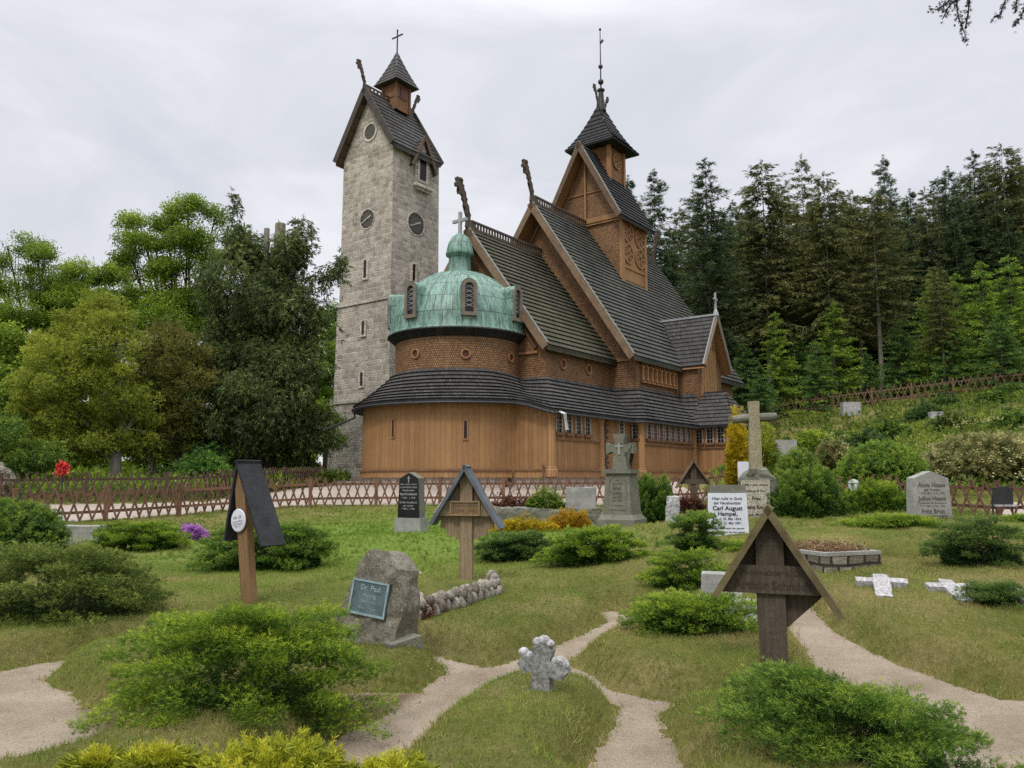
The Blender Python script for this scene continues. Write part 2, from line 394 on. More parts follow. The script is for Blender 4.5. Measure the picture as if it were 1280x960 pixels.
granite('marble_grey', (.27, .27, .265), (.40, .40, .40), 30, (.13, .13, .11), .7)
granite('marble_white', (.62, .63, .65), (.78, .79, .82), 25, (.40, .40, .40), .5)
granite('cross_stone', (.30, .265, .17), (.42, .385, .27), 60, (.20, .185, .12), .6)
simple('enamel', (.58, .60, .66), .3, .08, 5, 0)
granite('cream_tablet', (.42, .39, .31), (.52, .49, .41), 30)
simple('black_granite', (.012, .012, .014), .25, .3, 8, 0)
simple('ink', (.03, .03, .035), .7, .2, 10, 0)
simple('engraved', (.10, .095, .08), .8, .2, 10, 0)
simple('grey_letters', (.30, .30, .30), .6, .2, 10, 0)
simple('bronze', (.095, .135, .14), .45, .45, 5, .3, 40, metal=.3)
simple('bronze_light', (.23, .31, .33), .45, .3, 8, .2, 40, metal=.2)
simple('grave_wood', (.25, .185, .115), .85, .3, 3, .5, 24, stretch=(12, 12, 1))
simple('grave_wood_dark', (.085, .068, .048), .9, .35, 3, .6, 24, stretch=(14, 14, 1.2))
simple('grave_wood_orange', (.20, .12, .055), .85, .3, 3, .5, 24, stretch=(12, 12, 1))
simple('roof_board', (.095, .064, .034), .85, .35, 4, .5, 24, c2=(.16, .135, .06))
simple('roof_slate', (.10, .115, .135), .6, .3, 5, .5, 20)
simple('roof_felt', (.022, .023, .026), .75, .4, 7, .9, 14)
simple('fence_wood', (.15, .088, .055), .85, .35, 4, .4, 30)
simple('fence_red', (.19, .095, .06), .85, .3, 3, .4, 30)
simple('bark', (.12, .10, .08), .95, .4, 3, .8, 12, stretch=(3, 3, .6))
simple('bark_grey', (.20, .18, .155), .95, .35, 3, .8, 12, stretch=(3, 3, .6))
simple('bark_dark', (.045, .036, .028), .95, .4, 3, .8, 12)
simple('cut_wood', (.22, .195, .165), .9, .3, 4, .5, 20)
simple('mulch', (.16, .115, .075), .95, .5, 30, .8, 40)
simple('chips', (.30, .22, .15), .95, .5, 40, .8, 50)
simple('red_petals', (.62, .05, .04), .6, .3, 9, 0)
simple('twig', (.20, .16, .12), .9, .3, 8, 0)
foliage('jun_green', (0.024, 0.062, 0.012), (0.1, 0.19, 0.026), (0.3, 0.39, 0.055), .5, 1.2)
foliage('jun_dark', (0.022, 0.055, 0.016), (0.085, 0.155, 0.032), (0.22, 0.3, 0.07), .5, 1.2)
foliage('jun_olive', (0.026, 0.052, 0.013), (0.115, 0.165, 0.032), (0.34, 0.39, 0.085), .5, 1.2)
foliage('jun_bright', (0.03, 0.075, 0.01), (0.14, 0.24, 0.022), (0.42, 0.5, 0.05), .5, 1.2)
foliage('gold_thuja', (0.15, 0.18, 0.012), (0.36, 0.38, 0.02), (0.62, 0.58, 0.06), .4, 2)
foliage('gold_orange', (0.28, 0.16, 0.012), (0.45, 0.27, 0.018), (0.56, 0.38, 0.05), .4, 2)
foliage('gold_yellow', (.24, .18, .01), (.52, .38, .012), (.66, .52, .03), .4, 2)
foliage('golden_yew', (0.1, 0.14, 0.018), (0.25, 0.295, 0.036), (0.4, 0.44, 0.06), .7, .25)
foliage('bronze_yew', (0.07, 0.085, 0.018), (0.165, 0.17, 0.036), (0.28, 0.25, 0.065), .7, .25)
foliage('old_conifer', (0.028, 0.046, 0.016), (0.078, 0.11, 0.034), (0.18, 0.235, 0.068), .6, .3)
foliage('spruce_dark', (0.022, 0.046, 0.02), (0.06, 0.1, 0.042), (0.135, 0.185, 0.07), .6, .15)
foliage('spruce_blue', (0.022, 0.044, 0.02), (0.058, 0.095, 0.04), (0.13, 0.18, 0.07), .6, .15)
foliage('spruce_olive', (0.042, 0.054, 0.018), (0.115, 0.128, 0.04), (0.21, 0.205, 0.065), .6, .15)
foliage('fir_bright', (0.06, 0.13, 0.024), (0.21, 0.335, 0.044), (0.46, 0.55, 0.07), .6, .25)
foliage('fir_green', (0.034, 0.09, 0.03), (0.1, 0.2, 0.052), (0.25, 0.37, 0.08), .6, .25)
foliage('broadleaf', (0.055, 0.11, 0.014), (0.19, 0.29, 0.03), (0.36, 0.45, 0.05), .6, .2, trans=.35)
foliage('broadleaf_bright', (0.07, 0.15, 0.02), (0.19, 0.32, 0.035), (0.32, 0.46, 0.06), .5, .25, trans=.4)
foliage('hedge_leaf', (0.03, 0.075, 0.016), (0.11, 0.2, 0.032), (0.3, 0.38, 0.055), .5, 1.0)
foliage('rhodo_leaf', (0.05, 0.07, 0.02), (0.22, 0.215, 0.065), (0.5, 0.47, 0.22), .5, .8)
foliage('hosta', (0.05, 0.13, 0.025), (0.15, 0.3, 0.055), (0.29, 0.45, 0.1), .4, 1)
foliage('cream_bloom', (0.34, 0.31, 0.11), (0.46, 0.42, 0.18), (0.58, 0.54, 0.32), .3, 3)
foliage('litter', (.09, .055, .028), (.19, .12, .06), (.32, .22, .12), .3, 3)
foliage('weed', (.05, .11, .02), (.11, .20, .035), (.20, .30, .06), .3, 2)
simple('pebble', (.26, .23, .19), .9, .4, 20, 0)
foliage('heather', (.055, .022, .018), (.14, .050, .035), (.21, .085, .05), .5, 4)
foliage('purple_bloom', (.28, .10, .36), (.45, .18, .55), (.62, .30, .70), .4, 3)
foliage('slope_cover', (0.04, 0.085, 0.016), (0.14, 0.205, 0.03), (0.29, 0.33, 0.05), .7, .35)
foliage('larch', (.010, .014, .012), (.022, .028, .024), (.040, .046, .040), .3, 3)
foliage('hedge_lime', (.035, .09, .018), (.13, .24, .034), (.33, .43, .06), .35, 1.0)
# ------------------------------------------------------------------ terrain
CTRL = np.array([
 (0,0,0),(-4,3,0),(4,3,0),(0,6,0),(-5,7,0),(5,7,.02),(0,9,0),(-6,10,.05),(2.56,13,.38),(4.2,9,.16),(7.4,14,.75),
 (.6,12,.08),(2.33,17,.42),(-2.3,18,.36),(-4.7,29,.63),(1.5,29,.66),(-7.5,28.5,.62),(-10,26,.42),(-11.6,23,.34),(-14.2,22,.28),(-11.4,28.6,.88),(-16,26.4,.84),(-21,25,.8),(6.2,29,.7),(9.5,27,.95),
 (1,35,1.38),(-6,36,1.42),(-10,46,1.5),(8,38,1.5),(14,46,1.7),(0,60,2),(-13,32,1.0),(-20,32,1.0),(-14.6,36,1.1),(-22,34,1.0),(-9.3,40,1.25),
 (-30,45,1.5),(-15,60,2),(-50,60,2.5),(-20,100,3),(5.5,15,.72),(12,20,.46),(14,20,.5),(10,21,.55),(11.2,24,1.36),(14.7,25,1.4),(17.7,38,3.7),(18.7,56,6.1),(32.4,50,7.3),(26,53,6.7),
 (40,70,9.5),(16,80,7),(60,60,11),(30,100,12.5),(0,90,4),(7.1,11,.45),(4.5,6.9,0.0),(14,12,.7),(20,18,1.4),(25,5,1),(-10,5,0),(-15,15,.1),(-25,20,.3),
 (0,-12,0),(30,-20,0),(-30,-20,0),(100,0,3),(-100,20,1),(100,100,16),(-100,110,4),(0,150,7),(80,150,17),(0,-80,0),(11,33,2.2),(22,33,3.6),(-5,13,.03),(-9,15,.1)], float)
def _phi(r2): return np.where(r2 > 1e-12, .5 * r2 * np.log(np.maximum(r2, 1e-12)), 0)
_P = CTRL[:, :2] / 20; _n = len(_P)
_K = _phi(((_P[:, None] - _P[None]) ** 2).sum(-1)) + np.eye(_n) * .004
_T = np.hstack([np.ones((_n, 1)), _P])
_S = np.linalg.solve(np.block([[_K, _T], [_T.T, np.zeros((3, 3))]]), np.concatenate([CTRL[:, 2], np.zeros(3)]))
def base_h(x, y):
    x = np.asarray(x, float); y = np.asarray(y, float); sh = x.shape
    x = np.clip(x.ravel(), -110, 110); y = np.clip(y.ravel(), -85, 155); out = np.empty(len(x))
    for i in range(0, len(x), 20000):
        q = np.stack([x[i:i + 20000], y[i:i + 20000]], 1) / 20
        out[i:i + 20000] = _phi(((q[:, None] - _P[None]) ** 2).sum(-1)) @ _S[:_n] + _S[_n] + q @ _S[_n + 1:]
    return out.reshape(sh)
def _hit(px, py, hf):
    r = ray(px, py); lo, hi = 1.0, 1.0
    for i in range(4000):
        hi = lo + .05 + lo * .004; p = CAM + r * hi
        if p[2] < float(hf(np.array([p[0]]), np.array([p[1]]))[0]) or hi > 140: break
        lo = hi
    for _ in range(18):
        m = (lo + hi) / 2; p = CAM + r * m
        if p[2] < float(hf(np.array([p[0]]), np.array([p[1]]))[0]): hi = m
        else: lo = m
    return CAM + r * hi
PATHS = [[(-100,950,.92),(-62,892,.74),(-12,856,.36),(60,832,.13),(132,821,.03)],
 [(405,985,.26),(470,925,.25),(540,885,.23),(600,852,.34),(650,838,.29),(700,820,.19),(745,797,.17),(785,778,.16),(762,766,.1)],
 [(600,848,.2),(560,828,.12),(536,817,.03)],
 [(690,835,.18),(745,868,.16),(800,880,.16),(870,889,.15),(930,893,.13),(985,880,.06)],
 [(800,890,.16),(802,925,.24),(795,985,.27)],
 [(998,757,.08),(1012,783,.17),(1052,820,.31),(1125,862,.48),(1220,908,.74),(1360,945,1.2),(1300,990,.9)],
 [(370,754,.09),(425,741,.12),(460,735,.05)],[(508,712,.1),(525,722,.13),(515,735,.05)],
 [(1235,705,.15),(1275,712,.2),(1340,722,.3)],[(1098,712,.08),(1150,717,.14)]]
SOIL = [[(112,895,.18),(190,900,.30),(330,898,.36),(450,880,.30),(570,872,.14)],[(820,803,.12),(930,800,.10)],[(70,793,.10),(180,790,.10)],[(270,716,.12),(400,716,.12)],[(620,706,.10),(780,712,.10)]]
def _world(paths): return [[(*_hit(a, b, base_h)[:2], w) for a, b, w in p] for p in paths]
PATHW, SOILW = _world(PATHS), _world(SOIL)
YARD = np.array([(-20,21.6),(-14.1,22.6),(-11.8,24.5),(-10.2,27.0),(-7.6,29.0),(-4.7,29.6),(1.5,29.6),(6.2,29.6),(8.0,29.3),(6.8,33),(10.5,39),(17,48),(14,56),(-12,52),(-9.2,39.6),(-9.9,33),(-11.0,28.4),(-15.8,26.0),(-21,24.3),(-30,23),(-30,21.5)])
YARD2 = np.array([(12.6,20.6),(20,20.6),(22,23),(13.5,22.4)])
def segdist(x, y, paths):
    d = np.full(x.shape, 1e3)
    for p in paths:
        for (x0, y0, w0), (x1, y1, w1) in zip(p[:-1], p[1:]):
            ex, ey = x1 - x0, y1 - y0; t = np.clip(((x - x0) * ex + (y - y0) * ey) / (ex * ex + ey * ey), 0, 1)
            d = np.minimum(d, np.hypot(x - x0 - t * ex, y - y0 - t * ey) - (w0 + (w1 - w0) * t))
    return d
def polydist(x, y, P):
    d = np.full(x.shape, 1e3); ins = np.zeros(x.shape, bool)
    for i in range(len(P)):
        (x0, y0), (x1, y1) = P[i - 1], P[i]; ex, ey = x1 - x0, y1 - y0; t = np.clip(((x - x0) * ex + (y - y0) * ey) / (ex * ex + ey * ey), 0, 1)
        d = np.minimum(d, np.hypot(x - x0 - t * ex, y - y0 - t * ey))
        c = ((y0 > y) != (y1 > y)) & (x < (x1 - x0) * (y - y0) / (y1 - y0 + 1e-12) + x0); ins ^= c
    return np.where(ins, -d, d)
_wv = [(RN.normal(0, 1, 2) * s, RN.uniform(0, 6.28)) for s in (2.2, 3.5, 5, 8, 12, 20) for _ in range(2)]
def wob(x, y, amp=.05):
    return amp * sum(np.sin(k[0] * x + k[1] * y + p) / (1 + .35 * i) for i, (k, p) in enumerate(_wv)) / 2
def path_d(x, y):
    near = np.minimum(segdist(x, y, PATHW), segdist(x, y, SOILW)) + wob(x, y, .045)
    yard = np.minimum(polydist(x, y, YARD), polydist(x, y, YARD2)) + wob(x, y, .1)
    return near, yard
def height(x, y):
    x = np.asarray(x, float); y = np.asarray(y, float)
    h = base_h(x, y); n, yd = path_d(x, y)
    t = np.clip((n - .05) / .28, 0, 1); m = 1 - (1 - t) ** 2.0
    fall = np.clip((19 - y) / 4, 0, 1) * np.clip((y + 6) / 4, 0, 1)
    return h + .25 * m * fall + wob(x * .35, y * .35, .035) * np.clip(n, 0, 1) * np.clip(yd, 0, 1)
def gz(x, y): return float(height(np.array([x]), np.array([y]))[0])
def ground_at(px, py): return Vector(_hit(px, py, height))
def on(px, Y):
    r = ray(px, 600); x = r[0] * Y / r[1]; return Vector((x, Y, gz(x, Y)))
def axis(lo, fa, fb, hi, step, grow):
    a = list(np.arange(fa, fb, step)); s = step; v = fb
    up = []
    while v < hi: up.append(v); s = min(s * grow, 14); v += s
    dn = []; s = step; v = fa - step
    while v > lo: dn.append(v); s = min(s * grow, 14); v -= s
    return np.array(dn[::-1] + a + up)
gx = axis(-420, -6.2, 6.6, 420, .065, 1.035); gy = axis(-120, 3.6, 12.5, 480, .06, 1.03)
GX, GY = np.meshgrid(gx, gy)
def snap(X, Y):
    cell = np.minimum(np.minimum(np.gradient(X, axis=1), np.gradient(Y, axis=0)), .5)
    for _ in range(2):
        f = lambda x, y: np.minimum(*path_d(x, y)); d = f(X, Y); e = .01; gx_ = (f(X + e, Y) - d) / e; gy_ = (f(X, Y + e) - d) / e; g = np.hypot(gx_, gy_) + 1e-6; k = (np.abs(d) < cell * .52) & (g > .3)
        X, Y = np.where(k, X - d * gx_ / g ** 2 * .98, X), np.where(k, Y - d * gy_ / g ** 2 * .98, Y)
    return X, Y
GX, GY = snap(GX, GY); GZ = height(GX, GY)
nn, yy = path_d(GX, GY); soil = segdist(GX, GY, SOILW); pth = segdist(GX, GY, PATHW)
isP = np.minimum(nn, yy)
def sheet(name, keep, m, dz=0., attr=None):
    ny, nx = GX.shape; idx = np.arange(ny * nx).reshape(ny, nx)
    F = np.stack([idx[:-1, :-1], idx[:-1, 1:], idx[1:, 1:], idx[1:, :-1]], -1).reshape(-1, 4)[keep.reshape(-1)]
    used, inv = np.unique(F, return_inverse=True); V = np.stack([GX.ravel(), GY.ravel(), GZ.ravel() + dz], 1)[used].astype(np.float32); F = inv.reshape(-1, 4).astype(np.int32)
    me = bpy.data.meshes.new(name); me.vertices.add(len(V)); me.vertices.foreach_set('co', V.ravel()); me.loops.add(F.size); me.loops.foreach_set('vertex_index', F.ravel())
    me.polygons.add(len(F)); me.polygons.foreach_set('loop_start', np.arange(0, F.size, 4, dtype=np.int32)); me.polygons.foreach_set('loop_total', np.full(len(F), 4, np.int32)); me.polygons.foreach_set('use_smooth', np.ones(len(F), bool))
    if attr is not None: a = me.attributes.new('soil', 'FLOAT', 'POINT'); a.data.foreach_set('value', attr.ravel()[used].astype(np.float32))
    me.materials.append(MATS[m]); me.update(calc_edges=True)
    o = bpy.data.objects.new(name, me); COL.objects.link(o); return o
def mats_ground():
    m, nt, b = mat('turf')
    f = noise(nt, .9, 5, .65); r1 = ramp(nt, [(.32, (.085, .11, .022)), (.48, (.145, .145, .04)), (.66, (.215, .18, .075))]); nt.links.new(f, r1.inputs[0])
    f2 = noise(nt, 14, 5, .75); r2 = ramp(nt, [(.3, (.55, .55, .5)), (.7, (1.3, 1.3, 1.3))]); nt.links.new(f2, r2.inputs[0])
    g = N(nt, 'ShaderNodeTexGradient', gradient_type='SPHERICAL'); mp = N(nt, 'ShaderNodeMapping'); mp.inputs['Location'].default_value = (2.6 / 8, -19 / 12, 0); mp.inputs['Scale'].default_value = (1 / 8, 1 / 12, 0); nt.links.new(N(nt, 'ShaderNodeNewGeometry').outputs['Position'], mp.inputs[0]); nt.links.new(mp.outputs[0], g.inputs[0])
    rg_ = ramp(nt, [(.15, (0, 0, 0)), (.55, (1, 1, 1))]); nt.links.new(g.outputs['Fac'], rg_.inputs[0]); c0 = mixc(nt, r1.outputs[0], (.14, .205, .034), rg_.outputs[0])
    col = mixc(nt, c0, r2.outputs[0], .8, 'MULTIPLY'); nt.links.new(col, b.inputs['Base Color']); b.inputs['Roughness'].default_value = .95; b.inputs['Specular IOR Level'].default_value = .1
    bump(nt, b, noise(nt, 40, 5, .8), .8, .04)
    m, nt, b = mat('gravel_path')
    f = noise(nt, 1.3, 5, .65); r1 = ramp(nt, [(.3, (.195, .155, .112)), (.55, (.285, .235, .178)), (.75, (.345, .292, .23))]); nt.links.new(f, r1.inputs[0])
    f2 = noise(nt, 60, 4, .8); r2 = ramp(nt, [(.33, (.55, .53, .5)), (.5, (1, 1, 1)), (.68, (1.35, 1.35, 1.35))]); nt.links.new(f2, r2.inputs[0])
    col = mixc(nt, r1.outputs[0], r2.outputs[0], .6, 'MULTIPLY')
    a = N(nt, 'ShaderNodeAttribute', attribute_name='soil'); col = mixc(nt, col, (.115, .078, .048), a.outputs['Fac'])
    nt.links.new(col, b.inputs['Base Color']); b.inputs['Roughness'].default_value = .95; b.inputs['Specular IOR Level'].default_value = .1
    bump(nt, b, noise(nt, 90, 4, .8), .7, .012)
    m, nt, b = mat('yard_gravel')
    f = noise(nt, .6, 5, .65); r1 = ramp(nt, [(.3, (.27, .225, .19)), (.7, (.37, .315, .275))]); nt.links.new(f, r1.inputs[0])
    f2 = noise(nt, 30, 4, .8); r2 = ramp(nt, [(.33, (.75, .73, .7)), (.68, (1.2, 1.2, 1.2))]); nt.links.new(f2, r2.inputs[0])
    col = mixc(nt, r1.outputs[0], r2.outputs[0], .6, 'MULTIPLY'); nt.links.new(col, b.inputs['Base Color']); b.inputs['Roughness'].default_value = .95
    bump(nt, b, noise(nt, 60, 4, .8), .5, .012)
    foliage('grass_blade', (.125, .18, .024), (.225, .25, .052), (.43, .33, .155), .35, 1.6, .7, .3)
    foliage('grass_green', (.12, .20, .024), (.22, .30, .045), (.34, .38, .09), .45, .8, .7, .3)
mats_ground()
def cellmin(a): return np.minimum(np.minimum(a[:-1, :-1], a[1:, :-1]), np.minimum(a[:-1, 1:], a[1:, 1:]))
def cellavg(a): return (a[:-1, :-1] + a[1:, :-1] + a[:-1, 1:] + a[1:, 1:]) / 4
kp = cellavg(isP) < 0; ky = kp & (cellavg(yy) < cellavg(nn)); kpp = kp & ~ky
sv = np.clip(.5 - soil / .12, 0, 1) * np.clip(.5 + pth / .15, 0, 1)
tag(sheet('ground', ~kp, 'turf'), kind='structure')
tag(sheet('path', kpp, 'gravel_path', attr=sv), kind='structure')
tag(sheet('courtyard', ky, 'yard_gravel'), kind='structure')
# grass blades: one countless mass
def grass():
    L, LG = Leaves(), Leaves()
    tri = (np.array([(-.5, 0, 0), (.5, 0, 0), (.18, 1, .1)]) * np.array([.11, 1, 1]), np.array([(0, 1, 2)]))
    fan = (np.concatenate([np.array([(-.07 + dx, 0, dz), (.07 + dx, 0, dz), (dx * 3.2, 1, dz * 3)]) for dx, dz in ((0, 0), (.16, .1), (-.15, -.1), (.05, .18), (-.06, -.2))]), np.arange(15).reshape(5, 3))
    fld = lambda x, y: np.clip(.42 + wob(x * .33, y * .33, .42) + wob(x * 1.1 + 3, y * 1.1, .2) + .34 * np.exp(-((x - 1.5) / 1.5) ** 2 - ((y - 7.6) / 1.5) ** 2) + .36 * np.exp(-((x - 4.6) / 1.6) ** 2 - ((y - 7.8) / 1.2) ** 2) + .25 * np.exp(-((x + .3) / 1.2) ** 2 - ((y - 5.2) / .8) ** 2), 0, 1)
    for y0, y1, n, s0, s1, tp in ((3.4, 7.5, 150000, .02, .045, tri), (7.5, 13, 120000, .03, .06, tri), (13, 30, 42000, .05, .09, fan)):
        y = np.sqrt(RN.uniform(y0 ** 2, y1 ** 2, n)); x = RN.uniform(-.74, .74, n) * y + RN.uniform(-.6, .6, n)
        nn_, yd_ = path_d(x, y); k = (np.minimum(nn_, yd_) > RN.uniform(-.045, .05, n)); x, y = x[k], y[k]; nn_ = nn_[k]
        z = height(x, y); d = np.stack([RN.normal(0, .55, len(x)), RN.normal(0, .55, len(x)), np.ones(len(x))], 1)
        e = np.clip(1 - nn_ / .30, 0, 1)
        v = fld(x, y); yg = np.clip((y - 13) / 4, 0, 1) * .35
        gr = np.exp(-(((x + 2.6) / 4.2) ** 2 + ((y - 19) / 6.5) ** 2) * 1.2) + .55 * np.exp(-(((x + 4.6) / 1.2) ** 2 + ((y - 7.6) / .8) ** 2)) + np.clip(wob(x * .5 + 7, y * .6 + 2, .75), -.2, .6) - .5 * e + .5 * np.exp(-(((x + 5) / 1.6) ** 2 + ((y - 7.3) / .9) ** 2)) > RN.uniform(.16, .5, len(x))
        sz = RN.uniform(s0, s1, len(x)) * (1 + .5 * e); P3 = np.stack([x, y, z - .004], 1); v = np.clip(v - yg - .06 + .42 * e, 0, 1); ro = RN.uniform(0, 6.28, len(x))
        for LL, q in ((L, ~gr), (LG, gr)): LL.add(tp, P3[q], d[q], sz[q], v[q], roll=ro[q], jit=.16)
    tag(L.build('grass', 'grass_blade'), 'short mown grass greening and drying on the grave mounds', 'grass', kind='stuff')
    tag(LG.build('grass', 'grass_green'), 'fresh bright green lawn around the black gravestone below the fence', 'grass', kind='stuff')
grass()
def loose_stuff():
    # longer tufts at path edges and pebbles on the paths
    L_ = Leaves(); tp = brush_template(7, 3, .05, 1.0, .45, .9); n = 26000; y = np.sqrt(RN.uniform(3.4 ** 2, 15 ** 2, n)); x = RN.uniform(-.74, .74, n) * y; d, yd = path_d(x, y); k = (d > -.03) & (d < RN.exponential(.10, n) + (RN.uniform(0, 1, n) < .06)); x, y = x[k], y[k]; z = height(x, y); n = len(x)
    L_.add(tp, np.stack([x, y, z - .005], 1), np.stack([RN.normal(0, .35, n), RN.normal(0, .35, n), np.ones(n)], 1), RN.uniform(.035, .085, n), np.clip(.5 + RN.normal(0, .25, n), 0, 1), roll=RN.uniform(0, 6.28, n), jit=.2)
    tag(L_.build('grass_tufts', 'grass_blade'), 'longer dry grass tufts along the path edges', 'grass', kind='stuff')
    n = 5200; y = np.sqrt(RN.uniform(3.4 ** 2, 14 ** 2, n)); x = RN.uniform(-.74, .74, n) * y; d, yd = path_d(x, y); k = (d > .05) & (wob(x * .8 + 4, y * .8, 1.0) > -.1); x, y = x[k], y[k]; z = height(x, y); n = len(x)
    L_ = Leaves(); L_.add(leaf_template(6, 2, .5, .38), np.stack([x, y, z + .008], 1), np.stack([RN.normal(0, .3, n), RN.normal(0, .3, n), np.ones(n)], 1), RN.uniform(.018, .042, n), np.clip(.5 + RN.normal(0, .2, n), 0, 1), roll=RN.uniform(0, 6.28, n)); tag(L_.build('weeds', 'weed'), 'small broad-leaved weeds scattered through the turf', 'weeds', kind='stuff')
    n = 5000; y = np.sqrt(RN.uniform(3.4 ** 2, 13 ** 2, n)); x = RN.uniform(-.74, .74, n) * y; d, yd = path_d(x, y); sl = segdist(x, y, SOILW); k = (np.abs(d) < RN.exponential(.09, n)) | (sl < .12); x, y = x[k], y[k]; z = height(x, y); n = len(x)
    L_ = Leaves(); L_.add(leaf_template(2, 5, .7, .4), np.stack([x, y, z + .006], 1), np.stack([RN.normal(0, 1, n), RN.normal(0, 1, n), RN.normal(0, .2, n)], 1), RN.uniform(.012, .034, n), np.clip(.5 + RN.normal(0, .25, n), 0, 1)); tag(L_.build('fallen_leaves', 'litter'), 'brown fallen leaves and needles along the path edges', 'leaves', kind='stuff')
    octa = (np.array([(.6, 0, 0), (-.5, .1, 0), (0, .55, .05), (.1, -.5, 0), (0, 0, .4), (0, 0, -.3)]), np.array([(0, 2, 4), (2, 1, 4), (1, 3, 4), (3, 0, 4)])); n = 16000; y = np.sqrt(RN.uniform(3.4 ** 2, 11 ** 2, n)); x = RN.uniform(-.74, .74, n) * y; d, yd = path_d(x, y); k = d < RN.uniform(-.12, .02, n); x, y = x[k], y[k]; z = height(x, y); n = len(x)
    L_ = Leaves(); L_.add(octa, np.stack([x, y, z + .001], 1), np.stack([RN.normal(0, 1, n), RN.normal(0, 1, n), np.zeros(n)], 1), RN.uniform(.004, .016, n) ** 1.0, .5); tag(L_.build('loose_gravel', 'pebble'), 'loose small pebbles strewn over the sandy paths', 'gravel', kind='stuff')
loose_stuff()
# ------------------------------------------------------------------ the timber church (local x = along its length, y = away from the yard, z up)
OX, OY = 1.6718, 33.0
ANG = math.atan2(.8, .6)
church = thing('stave_church', 'tall brown timber church with stepped shingled roofs, dragon finials and a green copper dome', 'church', (OX, OY, 0), ANG)
def L(s, t, z): return Vector((s, -t, z))
AX = -6.9
def ray_local(px, py):
    r = ray(px, py); d = CAM - np.array([OX, OY, 0]); u_ = np.array([.6, .8, 0]); w_ = np.array([.8, -.6, 0])
    return np.array([d @ u_, d @ w_, EYE]), np.array([r @ u_, r @ w_, r[2]])
def on_t(px, py, t):
    o, r = ray_local(px, py); k = (t - o[1]) / r[1]; return o + r * k
def on_s(px, py, s):
    o, r = ray_local(px, py); k = (s - o[0]) / r[0]; return o + r * k
def on_cyl(px, py, cs, ct, rad):
    o, r = ray_local(px, py); a = r[0] ** 2 + r[1] ** 2; b = 2 * ((o[0] - cs) * r[0] + (o[1] - ct) * r[1]); c = (o[0] - cs) ** 2 + (o[1] - ct) ** 2 - rad ** 2
    k = (-b - math.sqrt(max(b * b - 4 * a * c, 0))) / (2 * a); return o + r * k
def part(name, mb, m, parent=None, smooth=False): return mb.build(name, m, church if parent is None else parent, smooth=smooth)
def wallquad(mb, pts): mb.face([L(*p) for p in pts])
DS, DT = 2.0, AX           # drum axis
RL, RD = 4.6, 3.14         # radius of the low ring and of the drum
DT2, RL = -6.45, 4.95     # the low ring is a little wider than the drum
def ring_pt(th, rad, z): return L(DS - rad * math.cos(th), (DT if rad < 4 else DT2) + rad * math.sin(th), z)
Z0, ZE, ZI = 1.72, 4.62, 6.5
# stone footing
mb = MB()
fp = [(.06, -.06)] + [(7.06, -.06), (7.06, .49), (13.36, .49), (13.36, 2.44), (16.74, 2.44), (16.74, .49), (22.4, .49), (22.4, -12.9), (5.06, -12.9), (5.06, -9), (.06, -9)]
rf = [ring_pt(R(-141 + 202 * k / 40), RL - .06, 0) for k in range(41)]
mb.prism([(p[0], -p[1]) for p in fp], Matrix(((1, 0, 0, 0), (0, 0, 1, 0), (0, 1, 0, 0), (0, 0, 0, 1))), d=2.1, y0=-.4)
for a, b in zip(rf[:-1], rf[1:]): mb.face([Vector((a.x, a.y, -.4)), Vector((b.x, b.y, -.4)), Vector((b.x, b.y, 1.7)), Vector((a.x, a.y, 1.7))])
part('footing', mb, 'plinth')
# low walls of planks
def plank_run(mb, pts, z0, z1):
    u = 0
    for a, b in zip(pts[:-1], pts[1:]):
        a, b = Vector(a), Vector(b); d = (b - a).length
        mb.face([(a.x, a.y, z0), (b.x, b.y, z0), (b.x, b.y, z1), (a.x, a.y, z1)], [(u, z0), (u + d, z0), (u + d, z1), (u, z1)]); u += d
ringp = [ring_pt(R(-150 + 214 * k / 60), RL, 0) for k in range(61)]
ringp = [p for p in ringp if not (p.x > .02 and p.y < 6.9)]
RT = DT2 + math.sqrt(RL ** 2 - DS ** 2)
mb = MB(); plank_run(mb, ringp + [L(0, RT, 0)], Z0, ZE + .56); part('apse_wall', mb, 'planks')
mb = MB(); plank_run(mb, [L(0, 0, 0), L(7, 0, 0), L(7, .55, 0), L(13.3, .55, 0)], Z0, ZE + .08); mb.face([L(0, RT, Z0), L(0, 0, Z0), L(0, 0, ZE + .08), L(0, RT, ZE + .45)], [(0, Z0), (-RT, Z0), (-RT, ZE), (0, ZE + .4)]); part('aisle_wall', mb, 'planks')
mb = MB(); plank_run(mb, [L(16.8, .55, 0), L(22.5, .55, 0), L(22.5, -13.0, 0), L(5, -13.0, 0), L(5, -10.5, 0)], Z0, ZE + .08); part('rear_aisle_wall', mb, 'planks')
mb = MB(); plank_run(mb, [L(13.3, .5, 0), L(13.3, 2.5, 0), L(16.8, 2.5, 0), L(16.8, .5, 0)], Z0, ZE + .25); part('porch_wall', mb, 'planks')
